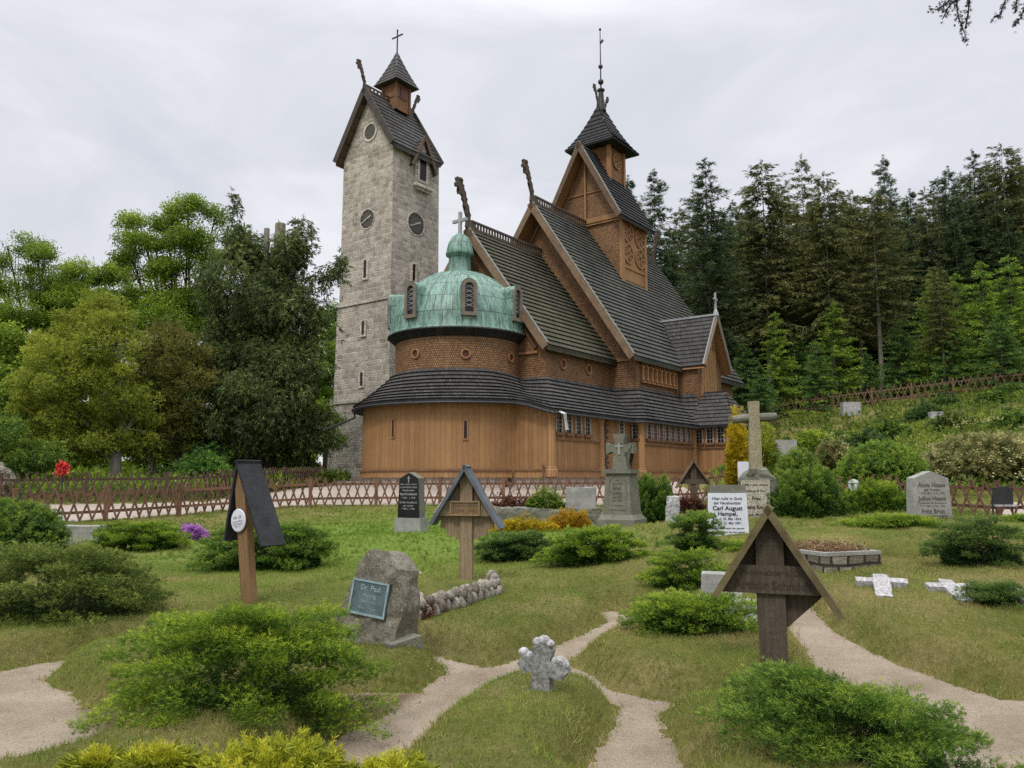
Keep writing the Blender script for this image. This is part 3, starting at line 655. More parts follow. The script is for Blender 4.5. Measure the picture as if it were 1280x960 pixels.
# horizontal rails: sill, lower moulding, moulding under the windows
def band_straight(mb, a, b, z0, z1, proud, dn):
    a, b = Vector(a), Vector(b); d = (b - a).normalized(); n = Vector((d.y, -d.x, 0)) * dn
    q = [a - n * .05, b - n * .05, b + n * proud, a + n * proud]
    lo = [Vector((p.x, p.y, z0)) for p in q]; hi = [Vector((p.x, p.y, z1)) for p in q]
    mb.mesh(lo + hi, [(3, 2, 6, 7), (4, 7, 6, 5), (0, 1, 2, 3), (0, 3, 7, 4), (1, 5, 6, 2)])
mb = MB(); mb2 = MB()
for z0, z1, pr, tgt in ((Z0 - .02, Z0 + .26, .07, mb2), (Z0 + .26, Z0 + .33, .12, mb), (3.30, 3.37, .08, mb), (3.37, 3.45, .03, mb2)):
    for a, b in (((0, RT + .02), (0, .0)), ((.0, 0), (7, 0)), ((7, 0), (7, .55)), ((7, .55), (13.3, .55)), ((13.3, .55), (13.3, 2.5)), ((13.3, 2.5), (16.8, 2.5))):
        if z0 > 3 and a[0] == 0 and b[0] == 0: continue
        band_straight(tgt, L(a[0], a[1], 0), L(b[0], b[1], 0), z0, z1, pr, 1)
for z0, z1, pr, tgt in ((Z0 - .02, Z0 + .26, .07, mb2), (Z0 + .26, Z0 + .34, .13, mb)):
    tgt.lathe([(RL - .03, z0), (RL + pr, z0), (RL + pr, z1), (RL - .03, z1)], (DS, -DT, 0), 64, R(90 - 28 + 180 - 64 - 30), R(180 + 150)) if False else None
    for a, b in zip(ringp[:-1], ringp[1:]):
        c = Vector((DS, -DT2, 0)); na, nb = (a - c).normalized(), (b - c).normalized()
        a0, b0, a1, b1 = c + na * (RL - .03), c + nb * (RL - .03), c + na * (RL + pr), c + nb * (RL + pr)
        zz = lambda p, z: Vector((p.x, p.y, z))
        tgt.face([zz(a1, z0), zz(b1, z0), zz(b1, z1), zz(a1, z1)]); tgt.face([zz(a1, z1), zz(b1, z1), zz(b0, z1), zz(a0, z1)])
part('sill_rail', mb2, 'planks_light'); part('moulding', mb, 'timber_dark')
# corner posts with bases
for s, t in ((.05, -.05), (4.05, -.02), (7.05, .5), (13.2, .52), (13.33, 2.45)):
    mb = MB(); mb.lathe([(.2, Z0), (.27, Z0 + .02), (.27, 2.02), (.22, 2.08), (.235, 2.12), (.19, 2.16), (.17, 4.2), (.22, 4.35), (.22, ZE - .02)], L(s, t, 0), 14); part('corner_post', mb, 'planks_light')
# ---- low shingled roof: eave polyline to the foot of the clerestory
EO = .45
AL = .50   # the eave of the round end sits a little higher than that of the aisles
lo, hi = [], []
TH1 = math.degrees(math.acos((DS + EO) / (RL + EO))); RE = DT2 + math.sqrt((RL + EO) ** 2 - (DS + EO) ** 2)
for k in range(57):
    th = R(-150 + (150 + TH1) * k / 56); lo.append(ring_pt(th, RL + EO, ZE - .1 + AL)); hi.append(ring_pt(th, RD, ZI + .22))
for k in range(1, 6):
    f = k / 5; th = R(TH1 + (109.7 - TH1) * f); lo.append(L(-EO, RE + f * .8, ZE - .1 + AL * (1 - .3 * f))); hi.append(ring_pt(th, RD, ZI + .22 - .17 * f))
for k in range(1, 7):
    f = k / 6; lo.append(L(-EO + .12 * max(0, f - .8) * 5, RE + .8 + f * (-RE - .8 + EO - .12), ZE - .1 + AL * .7 * (1 - f))); hi.append(L(3.07, -3.94 + f * 1.54, ZI))
def seg(s0, t0, s1, t1, S0, T0, S1, T1, n):
    for k in range(1, n + 1):
        f = k / n; lo.append(L(s0 + (s1 - s0) * f, t0 + (t1 - t0) * f, ZE - .1)); hi.append(L(S0 + (S1 - S0) * f, T0 + (T1 - T0) * f, ZI))
seg(-.33, EO - .12, -.2, EO, 3.07, -2.4, 3.2, -2.4, 1)
seg(-.2, EO, 6.4, EO, 3.2, -2.4, 9.3, -2.4, 10)
seg(6.4, EO, 6.75, EO + .45, 9.3, -2.4, 9.47, -.9, 3)
seg(6.75, EO + .45, 7.2, EO + .55, 9.47, -.9, 9.8, -.9, 1)
seg(7.2, EO + .55, 12.9, EO + .55, 9.8, -.9, 14.4, -.9, 8)
seg(12.9, EO + .55, 13.5, EO + .55, 14.4, -.9, 14.4, .2, 3)
prof = lambda f: .78 * f + .22 * f * f
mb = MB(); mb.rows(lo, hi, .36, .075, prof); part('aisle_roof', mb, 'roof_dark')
# dark eave board and gutter under it
mb = MB(); mg = MB()
for a, b in zip(lo[:-1], lo[1:]):
    da = Vector((0, 0, .11)); 
    mb.face([a - da, b - da, b + Vector((0, 0, .03)), a + Vector((0, 0, .03))])
    ia, ib = a.lerp(hi[lo.index(a)], .22), b.lerp(hi[lo.index(b)], .22); ia.z = ib.z = a.z - .10
    mb.face([a - da, ia, ib, b - da])
part('eave_board', mb, 'roof_black')
gp = [p + (Vector((p.x, p.y, 0)) - Vector((h.x, h.y, 0))).normalized() * .06 - Vector((0, 0, .14)) for p, h in zip(lo, hi)]
mg.tube(gp, .055, 6); part('gutter', mg, 'black_iron')
lo2 = [L(17.2, 1, ZE - .1), L(22.95, 1, ZE - .1), L(22.95, -13.45, ZE - .1), L(4.6, -13.45, ZE - .1), L(4.6, -11.2, ZE - .1)]; hi2 = [L(17.8, -.9, ZI), L(22.5, -.9, ZI), L(22.5, -12.9, ZI), L(3.07, -11.4, ZI), L(3.07, -9.9, ZI)]
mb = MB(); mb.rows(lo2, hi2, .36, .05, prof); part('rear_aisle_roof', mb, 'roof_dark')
# porch hip roof
mb = MB(); zr = 6.55
e = [L(12.85, .3, ZE - .1), L(12.85, 2.95, ZE - .1), L(17.25, 2.95, ZE - .1), L(17.25, .3, ZE - .1)]; rg = [L(15.05, .3, zr), L(15.05, 1.7, zr)]
mb.rows([e[0], e[1]], [rg[0], rg[1]], .36, .05); mb.rows([e[1], e[2]], [rg[1], rg[1] + Vector((.001, 0, 0))], .36, .05); mb.rows([e[2], e[3]], [rg[1], rg[0]], .36, .05)
part('porch_roof', mb, 'roof_dark')
part('porch_ridge', MB().beam(rg[0], rg[1], .14, .1), 'roof_black'); mb = MB()
for i in range(3): mb.beam(e[i] - Vector((0, 0, .06)), e[i + 1] - Vector((0, 0, .06)), .06, .14)
part('porch_eave_board', mb, 'roof_black')
# ---- clerestory walls
mb = MB(); wallquad(mb, [(3.07, -2.4, 6.2), (9.35, -2.4, 6.2), (9.35, -2.4, 8.15), (3.07, -2.4, 8.15)]); wallquad(mb, [(9.3, -11.4, 6.2), (3.07, -11.4, 6.2), (3.07, -11.4, 8.15), (9.3, -11.4, 8.15)])
hc = lambda t: 8.0 + (abs(t - AX) - 4.5) * -1.347   # choir gable height
wallquad(mb, [(3.07, -11.4, 6.2), (3.07, -2.4, 6.2), (3.07, -2.4, 8.25), (3.07, AX, 14.3), (3.07, -11.4, 8.25)])
part('choir_wall', mb, 'scales')
mb = MB(); wallquad(mb, [(9.3, -12.9, 6.2), (9.3, -.9, 6.2), (9.3, -.9, 8.3), (9.3, AX, 17.35), (9.3, -12.9, 8.3)])
wallquad(mb, [(9.3, -.9, 6.2), (22.9, -.9, 6.2), (22.9, -.9, 8.45), (9.3, -.9, 8.45)]); wallquad(mb, [(22.9, -12.9, 6.2), (9.3, -12.9, 6.2), (9.3, -12.9, 8.45), (22.9, -12.9, 8.45)])
wallquad(mb, [(22.9, -.9, 6.2), (22.9, -12.9, 6.2), (22.9, -12.9, 8.3), (22.9, AX, 17.35), (22.9, -.9, 8.3)])
part('nave_wall', mb, 'scales')
for q in ((2.99, 3.4, 2.33, 2.75, 6.3, 7.95), (9.22, 9.62, .83, 1.25, 6.4, 8.1), (14.1, 14.36, .82, 1.0, 6.4, 8.1)): part('clerestory_post', MB().bb(*q), 'scales')
mb = MB()
for t0 in (-2.36,): mb.beam(L(3.0, -2.8, 7.7), L(3.0, -4.2, 7.7), .09, .12)
part('gable_moulding', mb, 'timber'); mb = MB(); mb.beam(L(9.24, -1.2, 7.95), L(9.24, -2.6, 7.95), .09, .12); part('gable_moulding', mb, 'timber')
# ---- steep roofs
def gable_roof(name, s0, s1, te, ze, zr, m, row=.34, axis_t=AX, ext=0, th=.16):
    mb = MB(); ms = MB(); hw = te - axis_t; g = (zr - ze) / hw
    for sg in (1, -1):
        a = [L(s0, axis_t + sg * hw, ze), L(s1, axis_t + sg * hw, ze)]; b = [L(s0, axis_t, zr), L(s1, axis_t, zr)]
        if sg < 0: a, b = a[::-1], b[::-1]
        nseg = 6; aa = [a[0].lerp(a[1], k / nseg) for k in range(nseg + 1)]; bb = [b[0].lerp(b[1], k / nseg) for k in range(nseg + 1)]
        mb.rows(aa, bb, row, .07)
        n = Vector((0, -sg * g, 1)).normalized() * -th
        n = Vector((0, 0, -th * 1.5))
        ms.face([a[0] + n, b[0] + n, b[1] + n, a[1] + n]); mb.face([a[0], a[0] + n, a[1] + n, a[1]])
    o = part(name, mb, m); ms.build('soffit', 'timber', o); return o
choir_roof = gable_roof('choir_roof', 2.63, 9.4, -2.0, 7.92, 14.5, 'roof_moss')
nave_roof = gable_roof('nave_roof', 8.34, 23.9, -.5, 8.0, 17.55, 'roof_grey')
def bargeboards(name, s, te, ze, zr, m='barge', axis_t=AX, w=.34, th=.1, off=0.0, dz=.06):
    mb = MB(); hw = te - axis_t
    for sg in (1, -1):
        d = Vector((0, -sg * hw, ze - zr)).normalized(); up = Vector((0, -sg * (zr - ze), hw)).normalized()
        if up.z < 0: up = -up
        a = L(s - off, axis_t, zr + dz); b = L(s - off, axis_t + sg * (hw + .06), ze + dz - .09)
        mb.mesh([p + q for p in (a, b) for q in (Vector((-th, 0, 0)), Vector((0, 0, 0)), Vector((0, 0, 0)) - up * w, Vector((-th, 0, 0)) - up * w)], [(0, 4, 5, 1), (0, 3, 7, 4), (3, 2, 6, 7), (1, 5, 6, 2), (4, 7, 6, 5)])
    return part(name, mb, m)
bargeboards('choir_bargeboard', 2.63, -2.0, 7.92, 14.5); bargeboards('nave_bargeboard', 8.34, -.5, 8.0, 17.55)
def edge_cap(name, s, te, ze, zr, axis_t=AX, wd=.13):
    mb = MB(); hw = te - axis_t
    for sg in (1, -1): mb.beam(L(s + .02, axis_t + sg * .02, zr + .1), L(s + .02, axis_t + sg * (hw + .03), ze + .09), wd, .05, (0, -sg * (zr - ze), hw))
    return part(name, mb, 'verge')
edge_cap('choir_verge', 2.63, -2.0, 7.92, 14.5); edge_cap('nave_verge', 8.34, -.5, 8.0, 17.55)
# inner rafters seen in the gables
mb = MB()
for s, te, ze, zr in ((9.22, -1.4, 8.0, 16.6), (3.0, -2.9, 7.9, 13.7)):
    for sg in (1, -1): mb.beam(L(s, AX, zr), L(s, AX + sg * (te - AX), ze), .1, .14)
mb.beam(L(8.6, AX, 17.2), L(9.3, AX, 17.2), .2, .2); mb.beam(L(2.8, AX, 14.15), L(3.1, AX, 14.15), .2, .2)
part('gable_rafter', mb, 'timber_dark')
# openwork ridge crests
def crest(name, s0, s1, z, t=AX, h=.42, m='carved'):
    mb = MB(); mb.bb(s0, s1, -t - .05, -t + .05, z, z + .14); mb.bb(s0, s1, -t - .06, -t + .06, z + h, z + h + .1)
    n = int((s1 - s0) / .24)
    for k in range(n + 1): x = s0 + .06 + (s1 - s0 - .12) * k / n; mb.bb(x - .045, x + .045, -t - .035, -t + .035, z + .14, z + h)
    return part(name, mb, m)
crest('choir_crest', 2.9, 9.25, 14.5); crest('nave_crest', 8.6, 14.3, 17.55); crest('nave_crest', 17.7, 23.7, 17.55)
# dragon heads: carved boards, outline in (outward, up)
DRG = [(-.15, -.7), (.30, -.2), (.16, .25), (.36, .62), (.34, .9), (.52, 1.0), (.50, 1.22), (.66, 1.34), (.62, 1.52), (.80, 1.62), (.98, 1.55), (1.06, 1.72), (.86, 1.80), (1.02, 1.98), (1.22, 1.94), (1.30, 2.10), (1.16, 2.30), (1.24, 2.46), (1.10, 2.58), (.92, 2.46), (.78, 2.60), (.62, 2.50), (.66, 2.28), (.50, 2.16), (.58, 1.98), (.38, 1.84), (.42, 1.62), (.22, 1.46), (.26, 1.24), (.08, 1.06), (.10, .80), (-.10, .58), (-.04, .3), (-.55, .0), (-1.0, -.25), (-1.0, -.5)]
def dragon(s, z, sc, sg=1, th=.10, t=AX, name='dragon_head', up=1.0):
    mb = MB(); pts = [(s - sg * p[0] * sc, z + p[1] * sc * up) for p in DRG]
    bm = bmesh.new(); vs = [bm.verts.new((p[0], 0, p[1])) for p in pts]; f = bm.faces.new(vs); bmesh.ops.triangulate(bm, faces=[f]); bm.verts.index_update()
    T = [[v.index for v in q.verts] for q in bm.faces]; bm.free(); n = len(pts)
    A = [Vector((p[0], -t - th * sc / 2 * 1.6, p[1])) for p in pts]; B = [Vector((p[0], -t + th * sc / 2 * 1.6, p[1])) for p in pts]
    for q in T: mb.face([A[i] for i in q]); mb.face([B[i] for i in q[::-1]])
    for i in range(n): j = (i + 1) % n; mb.face([A[i], A[j], B[j], B[i]])
    c = (pts[18][0] * .6 + pts[23][0] * .4, -t, pts[17][1]); mb.lathe([(0, -.12 * sc), (.17 * sc, -.05 * sc), (.17 * sc, .08 * sc), (0, .16 * sc)], c, 8)
    mb.lathe([(0, -.12 * sc), (.14 * sc, 0), (0, .14 * sc)], (pts[24][0], -t, pts[24][1]), 8)
    return part(name, mb, 'carved')
dragon(2.7, 14.75, .88); dragon(8.4, 17.8, .82); dragon(23.7, 17.8, .9, -1)
# ---- transept gable (annex)
AS, AH = 16.1, 1.95
mb = MB(); wallquad(mb, [(14.4, -.95, 5.0), (14.4, .35, 4.9), (14.4, .35, 8.0), (14.4, -.95, 8.0)])
wallquad(mb, [(14.4, .35, 4.9), (17.8, .35, 4.9), (17.8, .35, 8.1), (AS, .35, 10.9), (14.4, .35, 8.1)]); wallquad(mb, [(17.8, .35, 4.9), (17.8, -.95, 4.9), (17.8, -.95, 8.0), (17.8, .35, 8.0)])
part('transept_wall', mb, 'scales')
mb = MB(); ms = MB()
for sg in (1, -1):
    a0, a1 = L(AS - sg * AH, .9, 8.05), L(AS - sg * AH, -.55, 8.05); b0, b1 = L(AS, .9, 11.2), L(AS, -2.75, 11.2)
    if sg > 0: a0, a1, b0, b1 = a1, a0, b1, b0
    mb.rows([a0, a1], [b0, b1], .34, .045)
    for p in (Vector((0, 0, -.16)),): ms.face([a0 + p, b0 + p, b1 + p, a1 + p])
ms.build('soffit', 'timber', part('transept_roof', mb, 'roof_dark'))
mb = MB()
for sg in (1, -1): mb.beam(L(AS, .92, 11.22), L(AS - sg * (AH + .05), .92, 8.0), .08, .3, (sg * 3.1, 0, 1.95))
part('transept_bargeboard', mb, 'barge')
mb = MB()
for sg in (1, -1): mb.beam(L(AS, .88, 11.30), L(AS - sg * (AH + .06), .88, 8.1), .2, .05, (sg * 3.1, 0, 1.95))
mb.beam(L(AS, .9, 11.28), L(AS, -2.7, 11.28), .16, .12); part('transept_verge', mb, 'lead')
mb = MB()
for k in range(6):
    s = 14.95 + k * .36; zt = 8.0 + min(s - 14.2, 18.0 - s) * 1.55; mb.bb(s - .08, s + .08, -.42, -.33, 6.0, min(zt, 10.2))
mb.bb(14.8, 17.0, -.40, -.34, 6.0, 9.2); mb.bb(14.7, 17.1, -.46, -.33, 5.88, 6.0); part('transept_boarding', mb, 'planks_light')
mb = MB(); c = L(AS, .85, 11.2); mb.box(c + Vector((0, 0, .75)), (.1, .1, 1.3)); mb.box(c + Vector((0, 0, 1.0)), (.5, .09, .09)); mb.lathe([(.2, 0), (.13, .25), (.07, .4)], c, 8); part('gable_cross', mb, 'lead')
# ---- ridge turret (two stages)
TS0, TS1, TT0, TT1 = 14.4, 17.62, -4.42, -9.38
mb = MB(); wallquad(mb, [(TS0, TT1, 12), (TS0, TT0, 12), (TS0, TT0, 18.05), (TS0, AX, 22.6), (TS0, TT1, 18.05)]); wallquad(mb, [(TS1, TT0, 12), (TS1, TT1, 12), (TS1, TT1, 18.05), (TS1, AX, 22.6), (TS1, TT0, 18.05)])
part('turret_wall', mb, 'scales')
mb = MB(); wallquad(mb, [(TS0, TT0, 13.2), (TS1, TT0, 13.2), (TS1, TT0, 18.2), (TS0, TT0, 18.2)]); wallquad(mb, [(TS1, TT1, 13.2), (TS0, TT1, 13.2), (TS0, TT1, 18.2), (TS1, TT1, 18.2)]); part('turret_side', mb, 'planks_light')
mb = MB()
mb.beam(L(TS0 - .06, TT1, 18.0), L(TS0 - .06, TT0, 18.0), .12, .3); mb.beam(L(TS0 - .1, TT1, 17.72), L(TS0 - .1, TT0, 17.72), .1, .07); mb.beam(L(TS0 - .05, AX, 18.0), L(TS0 - .05, AX, 22.3), .1, .26, (1, 0, 0))
mb.beam(L(TS0 - .04, AX - 1.45, 19.9), L(TS0 - .04, AX + 1.45, 19.9), .08, .07)
for s in (TS0 + .12, TS1 - .12): mb.bb(s - .17, s + .17, -TT0 - .09, -TT0 + .1, 13.3, 18.0)
mb.bb(TS0 + .1, TS1 - .1, -TT0 - .06, -TT0, 14.72, 14.86); mb.bb(TS0 + .1, TS1 - .1, -TT0 - .06, -TT0, 17.7, 17.85)
part('turret_beam', mb, 'planks_light')
def rosette(c, r, nrm_axis='y'):
    mb = MB(); n = 26
    def P(rr, a, y): return Vector((c[0] + rr * math.cos(a), c[1] + y, c[2] + rr * math.sin(a)))
    for k in range(n):
        a, b = 2 * math.pi * k / n, 2 * math.pi * (k + 1) / n
        mb.face([P(r, a, -.09), P(r, b, -.09), P(r * .82, b, -.09), P(r * .82, a, -.09)]); mb.face([P(r, a, 0), P(r, b, 0), P(r, b, -.09), P(r, a, -.09)]); mb.face([P(r * .82, a, -.09), P(r * .82, b, -.09), P(r * .82, b, 0), P(r * .82, a, 0)])
    for k in range(6):
        a = math.pi * k / 3; mb.beam(P(r * .16, a, -.04), P(r * .84, a, -.04), .1, .08, (0, 1, 0))
        cc = P(r * .52, a + math.pi / 6, -.05)
        for q in range(8): x, y = 2 * math.pi * q / 8, 2 * math.pi * (q + 1) / 8; e = r * .2; mb.face([cc + Vector((e * math.cos(x), 0, e * math.sin(x))), cc + Vector((e * math.cos(y), 0, e * math.sin(y))), cc + Vector((e * .5 * math.cos(y), 0, e * .5 * math.sin(y))), cc + Vector((e * .5 * math.cos(x), 0, e * .5 * math.sin(x)))])
    o = part('rosette', mb, 'timber'); md = MB(); md.face([P(r * .82, -2 * math.pi * k / 18, -.012) for k in range(18)]); part('rosette_ground', md, 'carved', o); return o
for ds in (.83, 2.39):
    for z in (15.70, 17.02): rosette(L(TS0 + ds, TT0, z), .66)
gable_roof('turret_roof', 13.55, 18.15, -4.0, 17.75, 23.05, 'roof_black', .34)
bargeboards('turret_bargeboard', 13.55, -4.0, 17.75, 23.05, 'barge_brown', w=.3); edge_cap('turret_verge', 13.55, -4.0, 17.75, 23.05, wd=.14)
US0, US1, UT0, UT1 = 15.55, 17.45, -5.85, -7.95
mb = MB(); 
for q in (((US0, UT1), (US0, UT0)), ((US0, UT0), (US1, UT0)), ((US1, UT0), (US1, UT1)), ((US1, UT1), (US0, UT1))): wallquad(mb, [(*q[0], 20.6), (*q[1], 20.6), (*q[1], 23.7), (*q[0], 23.7)])
part('upper_turret_wall', mb, 'scales_dark')
for s, t in ((US0, UT0), (US1, UT0), (US0, UT1)): part('upper_turret_post', MB().bb(s - .12, s + .12, -t - .12, -t + .12, 20.7, 23.6), 'timber')
rosette(L((US0 + US1) / 2, UT0 + .02, 22.5), .55)
mb = MB(); ez = 23.4
E4 = [L(14.75, -5.05, ez), L(18.25, -5.05, ez), L(18.25, -8.75, ez), L(14.75, -8.75, ez)]; T4 = [L(16.0, AX + .06, 26.5), L(17.0, AX + .06, 26.5), L(17.0, AX - .06, 26.5), L(16.0, AX - .06, 26.5)]
pf = lambda f: .62 * f + .38 * f * f
for i in range(4):
    j = (i + 1) % 4; mb.rows([E4[i].lerp(E4[j], k / 4) for k in range(5)], [T4[i].lerp(T4[j], k / 4) for k in range(5)], .36, .05, pf)
mb.face([p + Vector((0, 0, -.08)) for p in E4[::-1]])
for i in range(4): j = (i + 1) % 4; mb.face([E4[i] - Vector((0, 0, .08)), E4[j] - Vector((0, 0, .08)), E4[j], E4[i]])
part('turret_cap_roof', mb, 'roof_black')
dragon(16.05, 26.6, .5, 1); dragon(16.95, 26.6, .42, -1)
mb = MB(); mb.lathe([(.34, 26.3), (.2, 27.2), (.17, 27.7), (.26, 27.75), (.26, 27.85), (.0, 27.9)], L(16.45, AX, 0), 10); mb.tube([L(16.45, AX, 27.8), L(16.45, AX, 32.2)], [.06, .03], 6)
for z, r in ((28.4, .2), (29.5, .16), (32.2, .09)): mb.lathe([(0, z - r)] + [(r * math.cos(R(a)), z + r * math.sin(R(a))) for a in range(-60, 61, 30)] + [(0, z + r)], L(16.45, AX, 0), 10)
mb.beam(L(16.45, AX, 31.2), L(16.75, AX + .05, 31.55), .05, .16); part('spire_rod', mb, 'black_iron')
# ---- apse drum and copper dome
mb = MB(); mb.lathe([(RD, 6.2), (RD, 8.75)], (DS, -DT, 0), 72); part('drum_wall', mb, 'scales')
mb = MB(); mb.lathe([(RD - .02, 8.2), (RD + .1, 8.25), (RD + .30, 8.44), (RD + .42, 8.53), (RD + .38, 8.60)], (DS, -DT, 0), 72); part('dome_cornice', mb, 'roof_black')
dp = [(RD + .40, 8.56), (RD + .30, 8.75)] + [((RD + .30) * math.sqrt(1 - (k / 12.2) ** 2) ** 1.08, 8.75 + 3.27 * k / 12) for k in range(1, 13)]
mb = MB(); mb.lathe(dp, (DS, -DT, 0), 72); dome = part('dome', mb, 'copper', smooth=True)
mb = MB()
for k in range(28):
    a = 2 * math.pi * k / 28; mb.tube([Vector((DS + (r + .008) * math.cos(a), -DT + (r + .008) * math.sin(a), z)) for r, z in dp], .022, 4, False)
part('seam', mb, 'copper', dome)
mb = MB(); mb.lathe([(.66, 11.93), (.57, 12.05), (.56, 12.78), (.62, 12.86), (.70, 12.88), (.72, 12.97), (.69, 13.1), (.61, 13.48), (.43, 13.84), (.2, 14.02), (0, 14.06)], (DS, -DT, 0), 28); part('lantern', mb, 'copper', smooth=True)
mb = MB(); c = L(DS, DT, 14.0); mb.box(c + Vector((0, 0, .6)), (.15, .15, 1.2)); mb.box(c + Vector((0, 0, .75)), (.14, .95, .15), Matrix.Rotation(0, 3, 'Z')); part('dome_cross', mb, 'lead')
def arch_outline(w, h, n=8, z0=0):
    r = w / 2; return [(-r, z0), (r, z0)] + [(r * math.cos(math.pi * k / n), h - r + r * math.sin(math.pi * k / n)) for k in range(n + 1)]
def arch_window(parent, M, w, h, depth, fw, m, pane='window_dark', name='window', back=1.0):
    """arched frame: outer w x h, opening inset by fw; local x across, -y outward"""
    mb = MB(); o = arch_outline(w, h); i = arch_outline(w - 2 * fw, h - fw, z0=fw)
    A = [M @ Vector((p[0], -depth, p[1])) for p in o]; B = [M @ Vector((p[0], -depth, p[1])) for p in i]; Ab = [M @ Vector((p[0], back, p[1])) for p in o]; Bb = [M @ Vector((p[0], min(.02 - depth + min(.1, depth), -.008), p[1])) for p in i]
    for k in range(len(o)):
        j = (k + 1) % len(o); mb.face([A[k], A[j], B[j], B[k]]); mb.face([A[j], A[k], Ab[k], Ab[j]]); mb.face([B[k], B[j], Bb[j], Bb[k]])
    f = mb.build(name, m, parent); q = MB(); q.face(Bb); q.build('pane', pane, f)
    return f
for px, py in ((508, 375), (521, 375), (585, 375), (638, 385)):
    p = on_cyl(px, py, DS, DT, RD - .05) if px > 510 else None
    a = math.atan2(-(p[1] - DT), p[0] - DS) if p is not None else math.atan2(-(on_cyl(521, 375, DS, DT, RD - .05)[1] - DT), on_cyl(521, 375, DS, DT, RD - .05)[0] - DS) - R(52)
    c = Vector((DS + (RD + .30) * math.cos(a), -DT + (RD + .30) * math.sin(a), 9.1)); M = Matrix.Translation(c) @ Matrix.Rotation(a + R(90), 4, 'Z')
    f = arch_window(dome, M, .74, 1.72, .12, .17, 'dormer_frame', 'window_dark', 'dormer_window', .35)
    h = MB(); o = arch_outline(.76, 1.76); o = o[2:]
    P0 = [M @ Vector((q[0], -.06, q[1])) for q in o]; P1 = [M @ Vector((q[0], 1.5, q[1] + .02)) for q in o]
    for k in range(len(o) - 1): h.face([P0[k], P0[k + 1], P1[k + 1], P1[k]])
    for sx in (-.38, .38): h.face([M @ Vector((sx, -.06, .1)), M @ Vector((sx, -.06, 1.4)), M @ Vector((sx, 1.3, 1.4)), M @ Vector((sx, .5, .1))])
    h.build('dormer_roof', 'copper', f)
    g = MB()
    for k in range(5): z = .42 + k * .22; g.beam(M @ Vector((-.2, -.0, z)), M @ Vector((.2, -.0, z + .16)), .02, .025); g.beam(M @ Vector((.2, -.0, z)), M @ Vector((-.2, -.0, z + .16)), .02, .025)
    g.build('leading', 'lead', f)
# round windows
def round_window(c, nrm, r, m='planks_light', pane='window_red'):
    n = Vector(nrm).normalized(); x = n.cross(Vector((0, 0, 1))).normalized(); z = Vector((0, 0, 1)); mb = MB(); k_ = 20
    P = lambda rr, a, d: c + x * rr * math.cos(a) + z * rr * math.sin(a) + n * d
    for k in range(k_):
        a, b = 2 * math.pi * k / k_, 2 * math.pi * (k + 1) / k_
        mb.face([P(r * 1.35, a, .08), P(r * 1.35, b, .08), P(r, b, .08), P(r, a, .08)]); mb.face([P(r * 1.35, a, -.05), P(r * 1.35, b, -.05), P(r * 1.35, b, .08), P(r * 1.35, a, .08)]); mb.face([P(r, a, .08), P(r, b, .08), P(r, b, .005), P(r, a, .005)])
    f = part('round_window', mb, m); q = MB(); q.face([P(r, 2 * math.pi * k / k_, .008) for k in range(k_)]); q.build('pane', pane, f)
for px, py in ((520, 442), (582, 442), (638, 447)):
    p = on_cyl(px, py, DS, DT, RD); c = L(*p); nn_ = c - Vector((DS, -DT, c.z)); round_window(c, nn_, .17)
for px, py in ((703, 455), (735, 462)): p = on_t(px, py, -2.4); round_window(L(*p), (0, -1, 0), .2)
# slit windows of the low ring
for px, y0, y1 in ((492, 524, 547), (582, 525, 549), (651, 527, 551)):
    p, q = on_cyl(px, y0, DS, DT2, RL), on_cyl(px, y1, DS, DT2, RL); c = L(p[0], p[1], (p[2] + q[2]) / 2); n = (c - Vector((DS, -DT2, c.z))).normalized(); x = n.cross(Vector((0, 0, 1))).normalized()
    M = Matrix((x, n, Vector((0, 0, 1)))).transposed(); hh = p[2] - q[2]; mb = MB()
    for sx in (-.09, .09): mb.box(c + x * sx, (.05, .08, hh), M)
    mb.box(c + Vector((0, 0, hh / 2)), (.22, .09, .05), M); mb.box(c - Vector((0, 0, hh / 2)), (.24, .12, .05), M); f = part('slit_window', mb, 'timber'); q = MB(); q.box(c + n * .003, (.14, .03, hh - .02), M); q.build('pane', 'window_dark', f)
# framed windows under the low eave
def low_window(s, t, z0, z1, w, along, m='window_frame', pane='window_red'):
    """along 's': wall faces the yard; along 't': wall faces the apse end"""
    mb = MB()
    if along == 's': fx = lambda a0, a1, d0, d1, za, zb: mb.bb(s + a0, s + a1, -t - d1, -t - d0, za, zb)
    else: fx = lambda a0, a1, d0, d1, za, zb: mb.bb(s - d1, s - d0, -t - a1, -t - a0, za, zb)
    h = w / 2
    for a in (-h, h - .05): fx(a, a + .05, -.02, .07, z0, z1)
    fx(-h + .05, h - .05, -.02, .05, z1 - .06, z1); f = part('window', mb, m)
    mb2 = mb; mb = MB(); fx(-h - .06, h + .06, -.02, .16, z0 - .13, z0 - .01); mb.build('sill', 'timber_dark', f)
    mb = MB(); fx(-h + .05, h - .05, -.02, .012, z0, z1 - .06); mb.build('pane', pane, f)
    mb = MB()
    for k in range(1, 5): fx(-h + .05, h - .05, .01, .03, z0 + (z1 - z0) * k / 5 - .012, z0 + (z1 - z0) * k / 5 + .012)
    fx(-.012, .012, .012, .03, z0, z1 - .06); mb.build('leading', 'lead', f)
for px in (698, 710, 722, 733.5): p = on_t(px, 535, 0); low_window(p[0], 0, 3.62, 4.5, .5, 's', pane='window_dark')
for px in (776,): p = on_t(px, 535, 0); low_window(p[0], 0, 3.62, 4.5, .5, 's', pane='window_dark')
low_window(7.0, .27, 3.62, 4.5, .42, 't', pane='window_dark')
for k in range(8): low_window(7.75 + k * .67, .55, 3.62, 4.5, .5, 's', pane='window_red' if k % 3 else 'window_dark')
